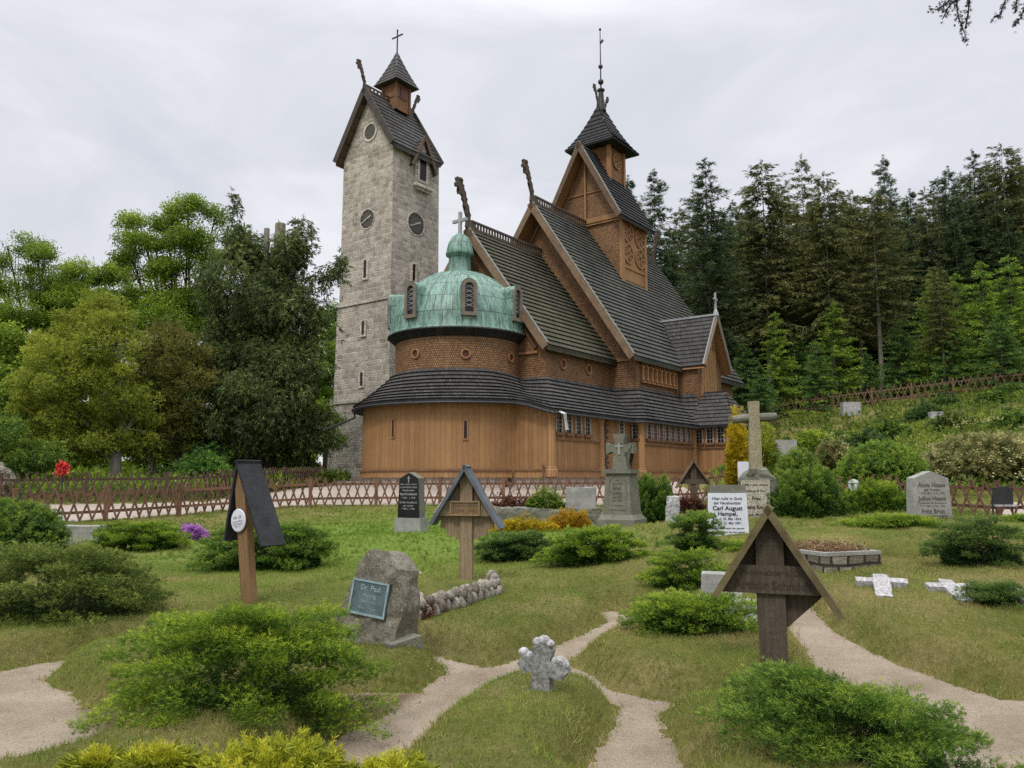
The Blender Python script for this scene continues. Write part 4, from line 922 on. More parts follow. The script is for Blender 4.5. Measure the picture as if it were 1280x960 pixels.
for k in range(3): low_window(13.3, .82 + k * .62, 3.62, 4.5, .44, 't', pane='window_dark')
# carved portal at the recess
mb = MB(); p0 = on_t(751, 560, 0)[0]; p1 = on_t(770, 560, 0)[0]
mb.bb(p0 + .5, p1, .02, .06, 1.9, 4.3); part('door', mb, 'timber')
mb = MB()
for z in (2.3, 2.5, 3.1, 3.7, 4.0, 4.2):
    for k in range(4): a = k * 1.57 + z; c = L(p0 + .28, .1, z); mb.beam(c, c + Vector((.22 * math.cos(a), -.05, .22 * math.sin(a))), .07, .07)
mb.bb(p0 + .2, p0 + .36, -.1, .02, 1.9, 4.4); part('carved_portal', mb, 'carved')
mb = MB(); mb.bb(.7, 3.65, -.1, .02, 2.02, 2.1) if False else None
# nave clerestory arcade
sa0, sa1 = 9.75, 14.05; nb = 8; bw = (sa1 - sa0) / nb
for k in range(nb):
    c = L(sa0 + (k + .5) * bw, -.9, 6.75); M = Matrix.Translation(c); f = arch_window(church, M, bw - .005, 1.18, .16, .1, 'timber', 'timber_dark', 'arcade_bay', .05)
    mc = MB(); mc.lathe([(.09, .12), (.09, .18), (.055, .22), (.055, .72), (.1, .8), (.1, .86)], c + Vector((-bw / 2, -.2, 0)), 8); mc.build('colonnette', 'planks_light', f)
mb = MB(); mb.bb(sa0 - .1, sa1 + .1, .88, 1.16, 6.66, 6.76); part('arcade_sill', mb, 'timber_dark')
# rainwater spouts
mb = MB(); p = on_t(696, 517, .3); c = L(p[0], .42, 4.42); mb.tube([c, c + Vector((.05, -.25, -.08)), c + Vector((.12, -.3, -.75))], [.07, .075, .085], 8); part('rain_spout', mb, 'zinc')
c = ring_pt(R(-42), RL + .42, 4.82); mb = MB(); mb.tube([c, c + Vector((.1, .05, -.25)), c + Vector((-.15, .5, -.45)), c + Vector((-.6, 1.5, -.85))], .055, 8); part('rain_spout', mb, 'black_iron')
mb = MB(); mb.tube([L(-.15, -.35, 1.0), L(-.15, -.35, 2.15)], .035, 6); mb.lathe([(0, 0), (.06, .02), (.06, .12), (0, .16)], L(-.15, -.35, 2.12), 8); part('standpipe', mb, 'timber_dark')
# ------------------------------------------------------------------ the stone bell tower (same alignment, own local frame at its near corner)
TD = 47.0
tc_ = ray(488, 380); tq = CAM + tc_ * (TD / tc_[1])
tower = thing('bell_tower', 'square pale stone bell tower with two dark clocks and a steep shingled gable roof', 'bell tower', (float(tq[0]), float(tq[1]), 0), ANG)
def tpart(name, mb, m, parent=None, smooth=False): return mb.build(name, m, tower if parent is None else parent, smooth=smooth)
_o0 = np.array([tq[0], tq[1], 0])
def t_on(px, py, face, off=0):
    r = ray(px, py); d = CAM - _o0; u_ = np.array([.6, .8, 0]); w_ = np.array([.8, -.6, 0])
    if face == 'e': k = (-off - d @ u_) / (r @ u_)
    else: k = (off - d @ w_) / (r @ w_)
    p = d + r * k; return float(p @ u_), float(p @ w_), float((CAM + r * k)[2])
WE = -t_on(425, 385, 'e')[1]; WS = t_on(546.5, 395, 's')[0]
def stage(name, e, z0, z1, m, b0=0):
    """e: how far this stage stands out beyond the top stage; b0 extra batter at its foot"""
    mb = MB()
    lo = [(-e - b0, e + b0), (WS + e + b0, e + b0), (WS + e + b0, -WE - e - b0), (-e - b0, -WE - e - b0)]; hi = [(-e, e), (WS + e, e), (WS + e, -WE - e), (-e, -WE - e)]
    u = 0
    for i in range(4):
        j = (i + 1) % 4; a, b, c, d = L(*lo[i], z0), L(*lo[j], z0), L(*hi[j], z1), L(*hi[i], z1); w = (b - a).length
        mb.face([a, b, c, d], [(u, z0), (u + w, z0), (u + w, z1), (u, z1)]); u += w + .37
    mb.face([L(*p, z1) for p in hi]); return tpart(name, mb, m)
ZS1 = t_on(425, 384, 'e')[2]; ZS2 = t_on(417, 504, 'e', .2)[2]; ZT = t_on(492, 188, 's')[2]; 
stage('upper_stage', 0, ZS1 - .1, ZT + .3, 'tower_stone', .04); stage('middle_stage', .12, ZS2 - .1, ZS1, 'tower_stone', .06); stage('lower_stage', .26, 2.1, ZS2, 'tower_stone', .12); stage('tower_base', .45, .5, 2.2, 'tower_dressed', .04)
for z, e in ((ZS1, .2), (ZS2, .36)):
    mb = MB(); mb.bb(-e, WS + e, -e, WE + e, z - .1, z + .1); tpart('string_course', mb, 'tower_dressed')
ga = t_on(457, 112, 'e', .35); zr = ga[2]; el_ = t_on(421, 201, 'e', .35); er = t_on(492, 178, 'e', .35); ze = (el_[2] + er[2]) / 2; mid = -WE / 2; hw = (er[1] - el_[1]) / 2
# gable walls above the shaft
mb = MB(); sl = (zr - ze) / hw
for s in (0, WS): mb.face([L(s, -WE, ZT), L(s, 0, ZT), L(s, 0, ZT + .35), L(s, mid, zr - .25), L(s, -WE, ZT + .35)])
tpart('gable_wall', mb, 'tower_stone')
ms = MB(); RS0, RS1 = -.4, t_on(551, 207, 's', .35)[0]
mb = MB()
for sg in (1, -1):
    a = [L(RS0, mid + sg * hw, ze), L(RS1, mid + sg * hw, ze)]; b = [L(RS0, mid, zr), L(RS1, mid, zr)]
    if sg < 0: a, b = a[::-1], b[::-1]
    mb.rows([a[0].lerp(a[1], k / 4) for k in range(5)], [b[0].lerp(b[1], k / 4) for k in range(5)], .4, .05); d = Vector((0, 0, -.3)); ms.face([a[0] + d, b[0] + d, b[1] + d, a[1] + d]); mb.face([a[0], a[0] + d, a[1] + d, a[1]])
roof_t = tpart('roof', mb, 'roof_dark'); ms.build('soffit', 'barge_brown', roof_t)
mb = MB()
for s in (RS0 - .05, RS1 + .05):
    for sg in (1, -1): mb.beam(L(s, mid, zr), L(s, mid + sg * (hw + .05), ze - .06), .1, .42, (0, -sg * sl, 1))
tpart('bargeboard', mb, 'barge_dark')
mb = MB()
for sg in (1, -1):
    for k in range(5): f = (k + .6) / 5.4; mb.beam(L(-.02, mid + sg * hw * f, zr - (zr - ze) * f - .3), L(RS0, mid + sg * hw * f, zr - (zr - ze) * f - .3), .14, .14)
tpart('rafter_end', mb, 'barge_dark')
mb = MB(); mb.bb(RS0, RS1, -mid - .05, -mid + .05, zr + .02, zr + .13); mb.bb(RS0, RS1, -mid - .05, -mid + .05, zr + .3, zr + .38)
for k in range(18): s = RS0 + .1 + k * .32; mb.bb(s, s + .1, -mid - .04, -mid + .04, zr + .13, zr + .3) if s < RS1 else None
tpart('ridge_crest', mb, 'carved')
def tdragon(s, z, sc, sg):
    global part
    keep = part; part = tpart
    try: o = dragon(s, z, sc, sg, t=mid, th=.09)
    finally: part = keep
    return o
tdragon(RS0, zr + .2, .62, 1); tdragon(RS1, zr + .2, .55, -1)
# dormer gable on the yard side
dc = t_on(527, 210, 's')[0]; dz = t_on(527, 166, 's', .5)[2]; zed = t_on(515, 190, 's', .5)[2]
mb = MB(); hd = 1.1; y1 = -.5
dzb = dz - 2.2
for sg in (1, -1):
    a0, a1 = L(dc - sg * hd, .28, dzb), L(dc - sg * hd, -.1, dzb); b0, b1 = L(dc, .28, dz), L(dc, mid + .9, dz)
    if sg > 0: a0, a1, b0, b1 = a1, a0, b1, b0
    mb.rows([a0, a1], [b0, b1], .4, .04); d = Vector((0, 0, -.12)); mb.face([a0 + d, b0 + d, b1 + d, a1 + d])
dm = tpart('dormer_roof', mb, 'roof_dark')
mb = MB()
for sg in (1, -1): mb.beam(L(dc, .31, dz), L(dc - sg * (hd + .04), .31, dzb - .05), .07, .2, (sg * 2.3, 0, .95))
mb.build('dormer_bargeboard', 'barge_brown', dm)
mb = MB(); zb = t_on(527, 238, 's')[2]
mb.prism([(dc - .68, zb + .2), (dc + .68, zb + .2), (dc + .68, dz - 1.5), (dc, dz - .2), (dc - .68, dz - 1.5)], d=.3, y0=-.1); tpart('belfry_bay', mb, 'tower_stone')
f = arch_window(tower, Matrix.Translation(L(dc, .1, zb + .45)), .95, 2.15, .06, .16, 'tower_dressed', 'window_dark', 'belfry_window', .05)
mb = MB(); mb.bb(dc - .8, dc + .8, -.32, -.08, zb + .05, zb + .25); mb.bb(dc - .6, dc + .6, -.2, -.05, zb - .12, zb + .05); tpart('belfry_sill', mb, 'tower_dressed')
# turret with pyramid
ts = t_on(495, 140, 's', mid)[0]; tz0 = zr - .6; tze = t_on(495, 110, 's', mid)[2]; tap = t_on(495.5, 64, 's', mid)[2]
mb = MB(); q = .62
for a in range(4): x0, y0 = [(-q, -q), (q, -q), (q, q), (-q, q)][a]; x1, y1 = [(-q, -q), (q, -q), (q, q), (-q, q)][(a + 1) % 4]; mb.face([Vector((ts + x0, -mid + y0, tz0)), Vector((ts + x1, -mid + y1, tz0)), Vector((ts + x1, -mid + y1, tze + .1)), Vector((ts + x0, -mid + y0, tze + .1))])
tur = tpart('roof_turret', mb, 'scales_dark')
mb = MB()
for x0, y0 in ((-q, -q), (q, -q), (-q, q), (q, q)): mb.bb(ts + x0 - .08, ts + x0 + .08, -mid + y0 - .08, -mid + y0 + .08, tz0, tze)
for z in (tz0 + .9, tze - .2): mb.bb(ts - q - .04, ts + q + .04, -mid - q - .04, -mid + q + .04, z, z + .1)
mb.build('turret_post', 'timber_dark', tur)
mb = MB(); mb.box(Vector((ts, -mid - q - .03, (tz0 + tze) / 2 + .35)), (.5, .05, .9)); mb.build('turret_louvre', 'window_red', tur)
mb = MB(); e = 1.08; E4 = [Vector((ts - e, -mid - e, tze)), Vector((ts + e, -mid - e, tze)), Vector((ts + e, -mid + e, tze)), Vector((ts - e, -mid + e, tze))]
for i in range(4):
    j = (i + 1) % 4; mb.rows([E4[i], E4[i].lerp(E4[j], .5), E4[j]], [Vector((ts, -mid, tap)) + (E4[i] - Vector((ts, -mid, tze))) * .01 * k for k in (1, .5, 0)], .36, .03, lambda f: .8 * f + .2 * f * f)
mb.face(E4[::-1]); mb.build('pyramid_roof', 'roof_dark', tur)
cz = t_on(495.5, 37, 's', mid)[2]; mb = MB(); c = Vector((ts, -mid, 0)); mb.tube([c + Vector((0, 0, tap - .15)), c + Vector((0, 0, cz))], .05, 6); mb.beam(c + Vector((0, -.45, cz - .45)), c + Vector((0, .45, cz - .45)), .07, .08)
for d in ((0, .45, cz - .45), (0, -.45, cz - .45), (0, 0, cz)): mb.lathe([(0, -.08), (.08, 0), (0, .08)], c + Vector(d), 6)
mb.build('iron_cross', 'black_iron', tur)
# clocks
def face_frame(face, s, t, z):
    if face == 'e': return Matrix.Translation(L(s, t, z)) @ Matrix.Rotation(R(-90), 4, 'Z')
    return Matrix.Translation(L(s, t, z))
def clock(face, px, py, r):
    s, t, z = t_on(px, py, face); M = face_frame(face, s, t, z); n = 28; mb = MB(); P = lambda rr, a, d: M @ Vector((rr * math.cos(a), -d, rr * math.sin(a)))
    for k in range(n):
        a, b = 2 * math.pi * k / n, 2 * math.pi * (k + 1) / n; mb.face([P(r * 1.1, a, .06), P(r * 1.1, b, .06), P(r, b, .06), P(r, a, .06)]); mb.face([P(r * 1.1, a, -.05), P(r * 1.1, b, -.05), P(r * 1.1, b, .06), P(r * 1.1, a, .06)])
        mb.face([P(r, a, .06), P(r, b, .06), P(r, b, -.02), P(r, a, -.02)])
    ck = tpart('clock', mb, 'tower_dressed'); d = MB(); d.face([P(r, -2 * math.pi * k / n, .03) for k in range(n)][::1]); d.build('dial', 'clock_dial', ck)
    mk = MB()
    for k in range(12): a = math.pi * k / 6; mk.beam(P(r * .72, a, .045), P(r * .9, a, .045), .05, .02, tuple(M.to_3x3() @ Vector((0, -1, 0))))
    mk.build('numeral', 'clock_mark', ck)
    h = MB(); upv = tuple(M.to_3x3() @ Vector((0, -1, 0))); h.beam(P(.1, R(205), .07), P(r * .62, R(25), .07), .09, .02, upv); h.beam(P(.1, R(20), .09), P(r * .85, R(205), .09), .06, .02, upv); h.build('hands', 'clock_hand', ck)
simple('clock_dial', (.075, .068, .06), .6, .3, 6, .2, 30); simple('clock_mark', (.035, .032, .03), .6, .2, 5, 0); simple('clock_hand', (.42, .40, .36), .5, .2, 5, 0)
clock('e', 459.5, 274, .62); clock('s', 519.5, 280, .72)
# openings
s, t, z = t_on(463, 165, 'e'); M = face_frame('e', s, t, z); mb = MB(); n = 22; r = .5; P = lambda rr, a, d: M @ Vector((rr * math.cos(a), -d, rr * math.sin(a)))
for k in range(n):
    a, b = 2 * math.pi * k / n, 2 * math.pi * (k + 1) / n; mb.face([P(r * 1.3, a, .05), P(r * 1.3, b, .05), P(r, b, .05), P(r, a, .05)]); mb.face([P(r, a, .05), P(r, b, .05), P(r, b, -.03), P(r, a, -.03)])
ow = tpart('oculus', mb, 'tower_dressed'); q = MB(); q.face([P(r, -2 * math.pi * k / n, .012) for k in range(n)]); q.build('pane', 'clock_dial', ow)
for face, px, y0, y1, e in (('e', 456.5, 326, 348, 0), ('s', 517, 331, 352, 0), ('e', 454, 402, 419, .12), ('e', 452, 466, 483, .12)):
    s, t, z = t_on(px, y1, face, e + .07); h = t_on(px, y0, face, e)[2] - z; M = face_frame(face, s, t, z - .1); arch_window(tower, M, .52, h + .25, .05, .13, 'tower_dressed', 'window_dark', 'slit_window', .05)
# ------------------------------------------------------------------ lattice fences
simple('fence_right', (.115, .06, .042), .85, .3, 3, .4, 30)
simple('fence_dark', (.085, .055, .038), .85, .35, 4, .4, 30)
def lattice_fence(label, pts, h, m, mp, step=.2, post_every=2.4, mid=.5, group=None, rails=(.28, .78), cross=.34, post_h=1.0):
    """pts: (x, y, z) along the line; crossed half-round pickets nailed on rails between posts"""
    pts = [Vector(p) for p in pts]; cum = [0]
    for a, b in zip(pts[:-1], pts[1:]): cum.append(cum[-1] + (b - a).length)
    def P(u):
        u = max(0, min(u, cum[-1] - 1e-6)); i = max(k for k in range(len(pts) - 1) if cum[k] <= u); f = (u - cum[i]) / (cum[i + 1] - cum[i]); return pts[i].lerp(pts[i + 1], f), (pts[i + 1] - pts[i]).normalized()
    f = thing('lattice_fence', label, 'fence', pts[0], 0, group); o = pts[0]; Z = Vector((0, 0, 1)); ns = max(1, round(cum[-1] / post_every))
    for k in range(ns + 1):
        p, d = P(cum[-1] * k / ns); mb = MB(); dd = Vector((d.x, d.y, 0)).normalized(); M = Matrix((dd, Z.cross(dd), Z)).transposed(); mb.box(p - o + Z * (h * post_h / 2 - .15), (.12, .12, h * post_h + .3), M); mb.box(p - o + Z * (h * post_h + .01), (.14, .14, .03), M); mb.build('post', mp, f)
    for r in rails:
        mb = MB(); n = max(2, len(pts) * 2)
        for k in range(ns): a, b = P(cum[-1] * k / ns)[0], P(cum[-1] * (k + 1) / ns)[0]; mb.beam(a - o + Z * h * r, b - o + Z * h * r, .045, .085)
        mb.build('rail', mp, f)
    mb = MB(); n = int(cum[-1] / step)
    for k in range(n):
        u = (k + .5) * step; p, d = P(u); nrm = Vector((d.y, -d.x, 0)).normalized(); off = p - o; c = cross / 2
        for sg, q in ((1, .04), (-1, .075)): j = rnd.uniform(-.015, .015); mb.beam(off + nrm * q - d * c * sg + Z * .03, off + nrm * q + d * (c * sg + j) + Z * (h * rnd.uniform(.96, 1.04)), .055, .03, nrm)
    mb.build('picket', m, f); return f
def gl(l): return [Vector((x, y, gz(x, y))) for x, y in l]
lattice_fence('low brown lattice fence running between the lawn and the timber church', gl([(-14.0, 22.3), (-11.7, 24.1), (-10.1, 26.6), (-7.5, 28.6), (-4.6, 29.2), (1.4, 29.2), (5.8, 29.2), (9.0, 28.6)]), 1.02, 'fence_wood', 'fence_red', step=.33)
lattice_fence('dense dark lattice fence below the big trees left of the tower', gl([(-24, 23.6), (-21, 24.6), (-16, 26.3), (-11.3, 28.7), (-10.3, 33), (-9.6, 40)]), 1.0, 'fence_dark', 'fence_dark', step=.26)
lattice_fence('reddish lattice fence behind the grey granite gravestone, under the flowering shrubs', gl([(8.0, 22.4), (10.2, 22.0), (12.2, 21.0), (14.0, 20.2), (17.5, 19.2)]), .95, 'fence_right', 'fence_right', step=.3)
lattice_fence('long hillside lattice fence climbing along the edge of the forest', gl([(15.5, 54.5), (18.6, 55.4), (22.5, 54.4), (26, 53.2), (32, 50.6), (38, 47)]), 1.25, 'fence_wood', 'fence_wood', step=.42, cross=.5)
# ------------------------------------------------------------------ graves
simple('worn_letters', (.045, .036, .026), .85, .3, 12, 0)
I3 = Matrix.Identity(3)
def rot_y(a): return Matrix.Rotation(a, 3, 'Y')
def roofed_cross(name, label, px, py, H, half, drop, yaw, depth, pw, mats, arm=None, lobes=False, lean=0, plaque=None, skew=(0, 0), rt=.045, fo=.62):
    g = ground_at(px, py); o = thing(name, label, 'grave marker', g - Vector((0, 0, .02)), yaw); o.rotation_euler = (0, lean, yaw)
    P, B, RF = mats
    hp = pw / 2; dz_ = drop * hp / half; mb = MB(); mb.prism([(-hp, -.25), (hp, -.25), (hp, H - .06 - dz_), (0, H - .05), (-hp, H - .06 - dz_)], d=.09); mb.build('post', P, o)
    sl = math.atan2(drop, half)
    for sg in (-1, 1):
        k = skew[0] if sg < 0 else skew[1]; hh, dd = half * (1 + k), drop * (1 + k); L_ = math.hypot(hh, dd)
        mb = MB(); up = Vector((sg * dd, 0, hh)).normalized(); a = Vector((-sg * .0, 0, H - .02)); b = Vector((sg * hh, 0, H - dd)); y0 = -depth * fo
        q = [a, b, b - up * rt, a - up * rt]; n = 7
        for i in range(n):
            f0, f1 = i / n, (i + 1) / n; j = [rnd.uniform(-.004, .004) for _ in range(4)]
            A0, B0 = a.lerp(b, f0), a.lerp(b, f1); 
            V = [A0 + Vector((0, y0, 0)), B0 + Vector((0, y0, 0)), B0 + Vector((0, y0 + depth, 0)), A0 + Vector((0, y0 + depth, 0))]; V2 = [v - up * rt for v in V]
            mb.face(V); mb.face(V2[::-1]); mb.face([V[0], V2[0], V2[1], V[1]]); mb.face([V[2], V2[2], V2[3], V[3]])
            if i == n - 1: mb.face([V[1], V2[1], V2[2], V[2]])
            if i == 0: mb.face([V[3], V2[3], V2[0], V[0]])
        mb.build('roof_board', RF, o)
    return o, g
# centre wooden cross with carved lobes
o, g = roofed_cross('roofed_grave_cross', 'light brown wooden grave cross with a grey gabled roof and carved nameboard, before the apse', 583, 729, 1.60, .48, .80, R(-12), .26, .17, ('grave_wood', 'grave_wood', 'roof_slate'), skew=(0, .06))
mb = MB(); mb.prism([(-.42, .93), (.42, .93), (.40, .96), (0, 1.53), (-.40, .96)], d=.035, y0=.02)
mb.prism([(-.085, .60), (-.085, .90), (-.39, .90), (-.41, .85), (-.36, .84), (-.37, .74), (-.28, .72), (-.27, .64), (-.18, .64), (-.16, .58)], d=.035, y0=.0); mb.prism([(.085, .62), (.16, .58), (.18, .64), (.27, .64), (.28, .72), (.37, .74), (.36, .84), (.41, .85), (.39, .90), (.085, .90)], d=.035, y0=.0); mb.build('back_board', 'grave_wood', o)
mb = MB(); mb.prism([(-.39, .90), (.40, .90), (.29, 1.10), (-.28, 1.10)], d=.03, y0=-.075); mb.build('crossbar', 'grave_wood', o)
mb = MB(); mb.bb(-.205, .205, -.098, -.0755, .905, 1.10); pl = mb.build('nameboard', 'grave_wood_orange', o)
mb = MB()
for q in ((-.205, .205, 1.08, 1.10), (-.205, .205, .905, .925), (-.205, -.185, .925, 1.08), (.185, .205, .925, 1.08)): mb.bb(q[0], q[1], -.112, -.098, q[2], q[3])
mb.build('border', 'grave_wood', pl)
lettering(pl, [('Richard Adolph', .054, 0, 1.04), ('* 1875  † 1947', .043, 0, .97)], 'engraved', (0, -.100, 0), I3)
# big foreground cross
o, g = roofed_cross('roofed_grave_cross', 'large dark weathered wooden cross under a steep brown gabled roof, nearest the camera', 968, 838, 1.29, .46, .75, R(-19), .27, .205, ('grave_wood_dark', 'grave_wood_dark', 'roof_board'), skew=(-.06, .10), rt=.05)
mb = MB(); mb.prism([(-.385, .60), (.42, .60), (.29, .81), (-.275, .81)], d=.03, y0=-.076); mb.build('crossbar', 'grave_wood_dark', o)
mb = MB(); mb.prism([(.11, .34), (.36, .57), (.38, .61), (0, 1.28), (-.36, .64), (-.11, .58), (-.11, .34)], d=.03, y0=.03); mb.build('back_board', 'grave_wood_dark', o)
lettering(o, [('Forstmeister a. D.', .06, 0, .755), ('Arthur Schmidt', .088, .01, .66)], 'worn_letters', (0, -.078, 0), I3)
lettering(o, [('Hier ruht', .05, 0, 1.12), ('in Gott', .05, 0, 1.05), ('unser lieber', .04, 0, .97), ('Vater', .04, 0, .91), ('geb.', .05, 0, .49), ('1867', .05, 0, .43), ('gest.', .05, 0, .33), ('1940', .05, 0, .27), ('Ruhe', .045, 0, .17), ('sanft', .045, 0, .11)], 'engraved', (0, -.047, 0), I3)
# left cross with felt roof and round enamel plaque
o, g = roofed_cross('roofed_grave_cross', 'narrow wooden grave post with a steep black felt roof and a round white plaque', 312, 753, 1.64, .36, 1.02, R(-35), .33, .17, ('grave_wood_orange', 'grave_wood', 'roof_felt'), lean=R(-9), skew=(-.12, .02), rt=.03, fo=.22)
mb = MB(); mb.prism([(-.19, .98), (.19, .98), (0, 1.53)], d=.03, y0=.06); mb.build('back_board', 'grave_wood', o)
mb = MB(); mb.bb(-.18, .18, .05, .10, .90, .98); mb.build('crossbar', 'grave_wood', o)
d = MB(); M = Matrix.Rotation(R(90), 4, 'X'); d.lathe([(0, 0), (.128, 0), (.132, .008), (.122, .016), (0, .02)], (0, 0, 0), 32); d.v = [tuple(M @ Vector(v) + Vector((-.02, -.062, .93))) for v in d.v]; pl = d.build('plaque', 'enamel', o)
lettering(pl, [('Nr. 62', .052, -.02, .965), ('hier ruht Wilhelm', .024, -.02, .92), ('Liebig, Waldarbeiter', .022, -.02, .892), ('1842 - 1911', .022, -.02, .866)], 'grey_letters', (0, -.0835, 0), I3)
# small dark roofed cross by the church
o, g = roofed_cross('roofed_grave_cross', 'small dark roofed wooden cross in front of the church nave by the fence', 867, 618, 1.52, .62, .95, R(-5), .3, .2, ('grave_wood_dark', 'grave_wood_dark', 'barge_brown'))
g2 = on(867, 26.5); o.location = g2 - Vector((0, 0, 0)); mb = MB(); mb.prism([(-.5, .69), (.5, .69), (0, 1.47)], d=.03, y0=.03); mb.build('back_board', 'grave_wood_dark', o); mb = MB(); mb.bb(-.52, .52, -.07, -.045, .69, .85); mb.build('crossbar', 'grave_wood_dark', o)
o.location.z = at(867, 574, 26.5).z - 1.52
# helper: a rough displaced stone mesh from an outline
def rough(mb_poly, d, amp, seed, cuts=5):
    bm = bmesh.new(); vs = [bm.verts.new((p[0], -d / 2, p[1])) for p in mb_poly]; f = bm.faces.new(vs); r = bmesh.ops.extrude_face_region(bm, geom=[f]); bmesh.ops.translate(bm, verts=[v for v in r['geom'] if isinstance(v, bmesh.types.BMVert)], vec=(0, d, 0))
    bmesh.ops.recalc_face_normals(bm, faces=bm.faces); bmesh.ops.triangulate(bm, faces=bm.faces)
    for _ in range(cuts): 
        es = [e for e in bm.edges if e.calc_length() > .07]
        if not es: break
        bmesh.ops.subdivide_edges(bm, edges=es, cuts=1, use_grid_fill=False); bmesh.ops.triangulate(bm, faces=[f for f in bm.faces if len(f.verts) > 3])
    from mathutils import noise as mn
    for v in bm.verts:
        n = mn.noise_vector(v.co * 4 + Vector((seed, seed, seed))) * amp + mn.noise_vector(v.co * 11 + Vector((seed, 0, 0))) * amp * .45; v.co += n
    mb = MB(); bm.verts.index_update()
    for f in bm.faces: mb.face([v.co.copy() for v in f.verts])
    bm.free(); return mb
# boulder with bronze tablet
g = ground_at(470, 800); o = thing('boulder_gravestone', 'rough leaning boulder headstone with a green bronze tablet', 'gravestone', g, R(-24)); o.rotation_euler = (R(-7), R(6), R(-24)); o.scale = (.82, .8, .86)
mb = rough([(-.36, -.2), (.34, -.2), (.36, .25), (.30, .55), (.24, .74), (.05, .88), (-.12, .87), (-.25, .74), (-.31, .5), (-.40, .2)], .42, .045, 3.1, 4); mb.build('boulder', 'boulder', o)
mb = MB(); mb.bb(-.25, .20, -.245, -.16, .24, .58); pl = mb.build('tablet', 'bronze', o)
mb = MB()
for q in ((-.25, .20, .56, .58), (-.25, .20, .24, .262), (-.25, -.23, .262, .56), (.18, .20, .262, .56)): mb.bb(q[0], q[1], -.256, -.245, q[2], q[3])
mb.build('border', 'bronze_light', pl); lettering(pl, [('Dr. Paul', .075, -.02, .505), ('Hering', .06, -.02, .435), ('1858 - 1921', .042, -.02, .37), ('Ruhe in Frieden', .036, -.02, .31)], 'bronze_light', (0, -.2475, 0), I3)
g = ground_at(497, 804); o = tag(MB().bb(-.14, .16, -.07, .07, -.1, .05).build('stone_slab', 'granite_mossy'), 'low stone kerb slab at the foot of the leaning boulder headstone', 'stone slab'); o.location = g + Vector((.05, -.08, 0)); o.rotation_euler = (0, R(-8), R(38))
# black stele
g = on(515, 18.0); k = 18 / 987
def stele(name, label, px, Y, w, h, d, yaw, body, base=None, top=.12, taper=.93, mface=None):
    g = on(px, Y); o = thing(name, label, 'gravestone', g, yaw); b0 = 0
    if base: mb = MB(); bw, bh, bd, bm_ = base; mb.prism([(-bw / 2, -.15), (bw / 2, -.15), (bw / 2 * .96, bh), (-bw / 2 * .96, bh)], d=bd); mb.build('base', bm_, o); b0 = bh
    a = w / 2; t = a * taper; mb = MB(); mb.prism([(-a, b0), (a, b0), (t, b0 + h - top), (0, b0 + h), (-t, b0 + h - top)], d=d); mb.build('slab', body, o)
    return o, b0
o, b0 = stele('pointed_gravestone', 'black pointed granite gravestone with white lettering on a grey base', 515, 18.0, .56, 1.02, .26, R(-22), 'granite_mossy', (.68, .34, .40, 'granite_grey'), .13, .86)
mb = MB(); mb.prism([(-.275, b0 + .002), (.275, b0 + .002), (.238, b0 + .88), (0, b0 + 1.005), (-.238, b0 + .88)], d=.02, y0=-.150); pl = mb.build('tablet', 'black_granite', o)
lettering(pl, [('†', .16, 0, b0 + .87), ('Hier ruhen in Gott', .055, 0, b0 + .75), ('unsere lieben Eltern', .055, 0, b0 + .685), ('Hausbesitzer', .06, 0, b0 + .615), ('Karl Knobloch', .075, 0, b0 + .53), ('* 1861  † 1934', .06, 0, b0 + .445), ('Emilie Knobloch', .068, 0, b0 + .345), ('geb. Adolph', .055, 0, b0 + .27), ('* 1866  † 1941', .058, 0, b0 + .2)], 'grey_letters', (0, -.153, 0), I3)
# stone monument with round-notched cross
Y = 16.5; g = on(777, Y); k = Y / 987; o = thing('cross_monument', 'tall grey stone monument with an arched inscription panel and a round-notched cross', 'monument', g, R(-28))
def frustum(w0, w1, d0, d1, z0, z1): 
    mb = MB(); V = [Vector((sx * w / 2, sy * d / 2, z)) for z, w, d in ((z0, w0, d0), (z1, w1, d1)) for sx, sy in ((-1, -1), (1, -1), (1, 1), (-1, 1))]; mb.mesh(V, [(0, 1, 5, 4), (1, 2, 6, 5), (2, 3, 7, 6), (3, 0, 4, 7), (4, 5, 6, 7), (3, 2, 1, 0)]); return mb
frustum(.80, .80, .80, .80, -.2, .20).build('plinth_block', 'granite_mossy', o); frustum(.78, .64, .78, .64, .20, .30).build('plinth_slope', 'granite_mossy', o); frustum(.62, .50, .62, .50, .30, 1.14).build('shaft', 'granite_mossy', o)
mb = MB(); mb.bb(-.31, .31, -.31, .31, 1.14, 1.19); mb.bb(-.28, .28, -.28, .28, 1.19, 1.225); mb.build('cornice', 'granite_mossy', o)
T = Matrix.Rotation(R(-4.1), 3, 'X'); mb = MB(); ol = arch_outline(.40, .72, 10, .0); il = arch_outline(.35, .69, 10, .03); A = [T @ Vector((p[0], -.018, p[1])) + Vector((0, -.296, .40)) for p in ol]; B = [T @ Vector((p[0], -.018, p[1])) + Vector((0, -.296, .40)) for p in il]; C2 = [T @ Vector((p[0], .01, p[1])) + Vector((0, -.296, .40)) for p in il]
for i in range(len(ol)): j = (i + 1) % len(ol); mb.face([A[i], A[j], B[j], B[i]]); mb.face([B[i], B[j], C2[j], C2[i]])
pn = mb.build('inscription_panel', 'granite_mossy', o)
lettering(pn, [('Hier', .045, 0, .60), ('ruht in Gott', .045, 0, .53), ('Ernst', .085, 0, .44), ('Liebig', .085, 0, .345), ('geb. 1848', .05, 0, .26), ('gest. 1907', .05, 0, .19), ('Auf Wiedersehen', .038, 0, .09)], 'engraved', (0, -.310, .40), T)
mb = MB(); zc = 1.225; a, r = .10, .085
pts = []
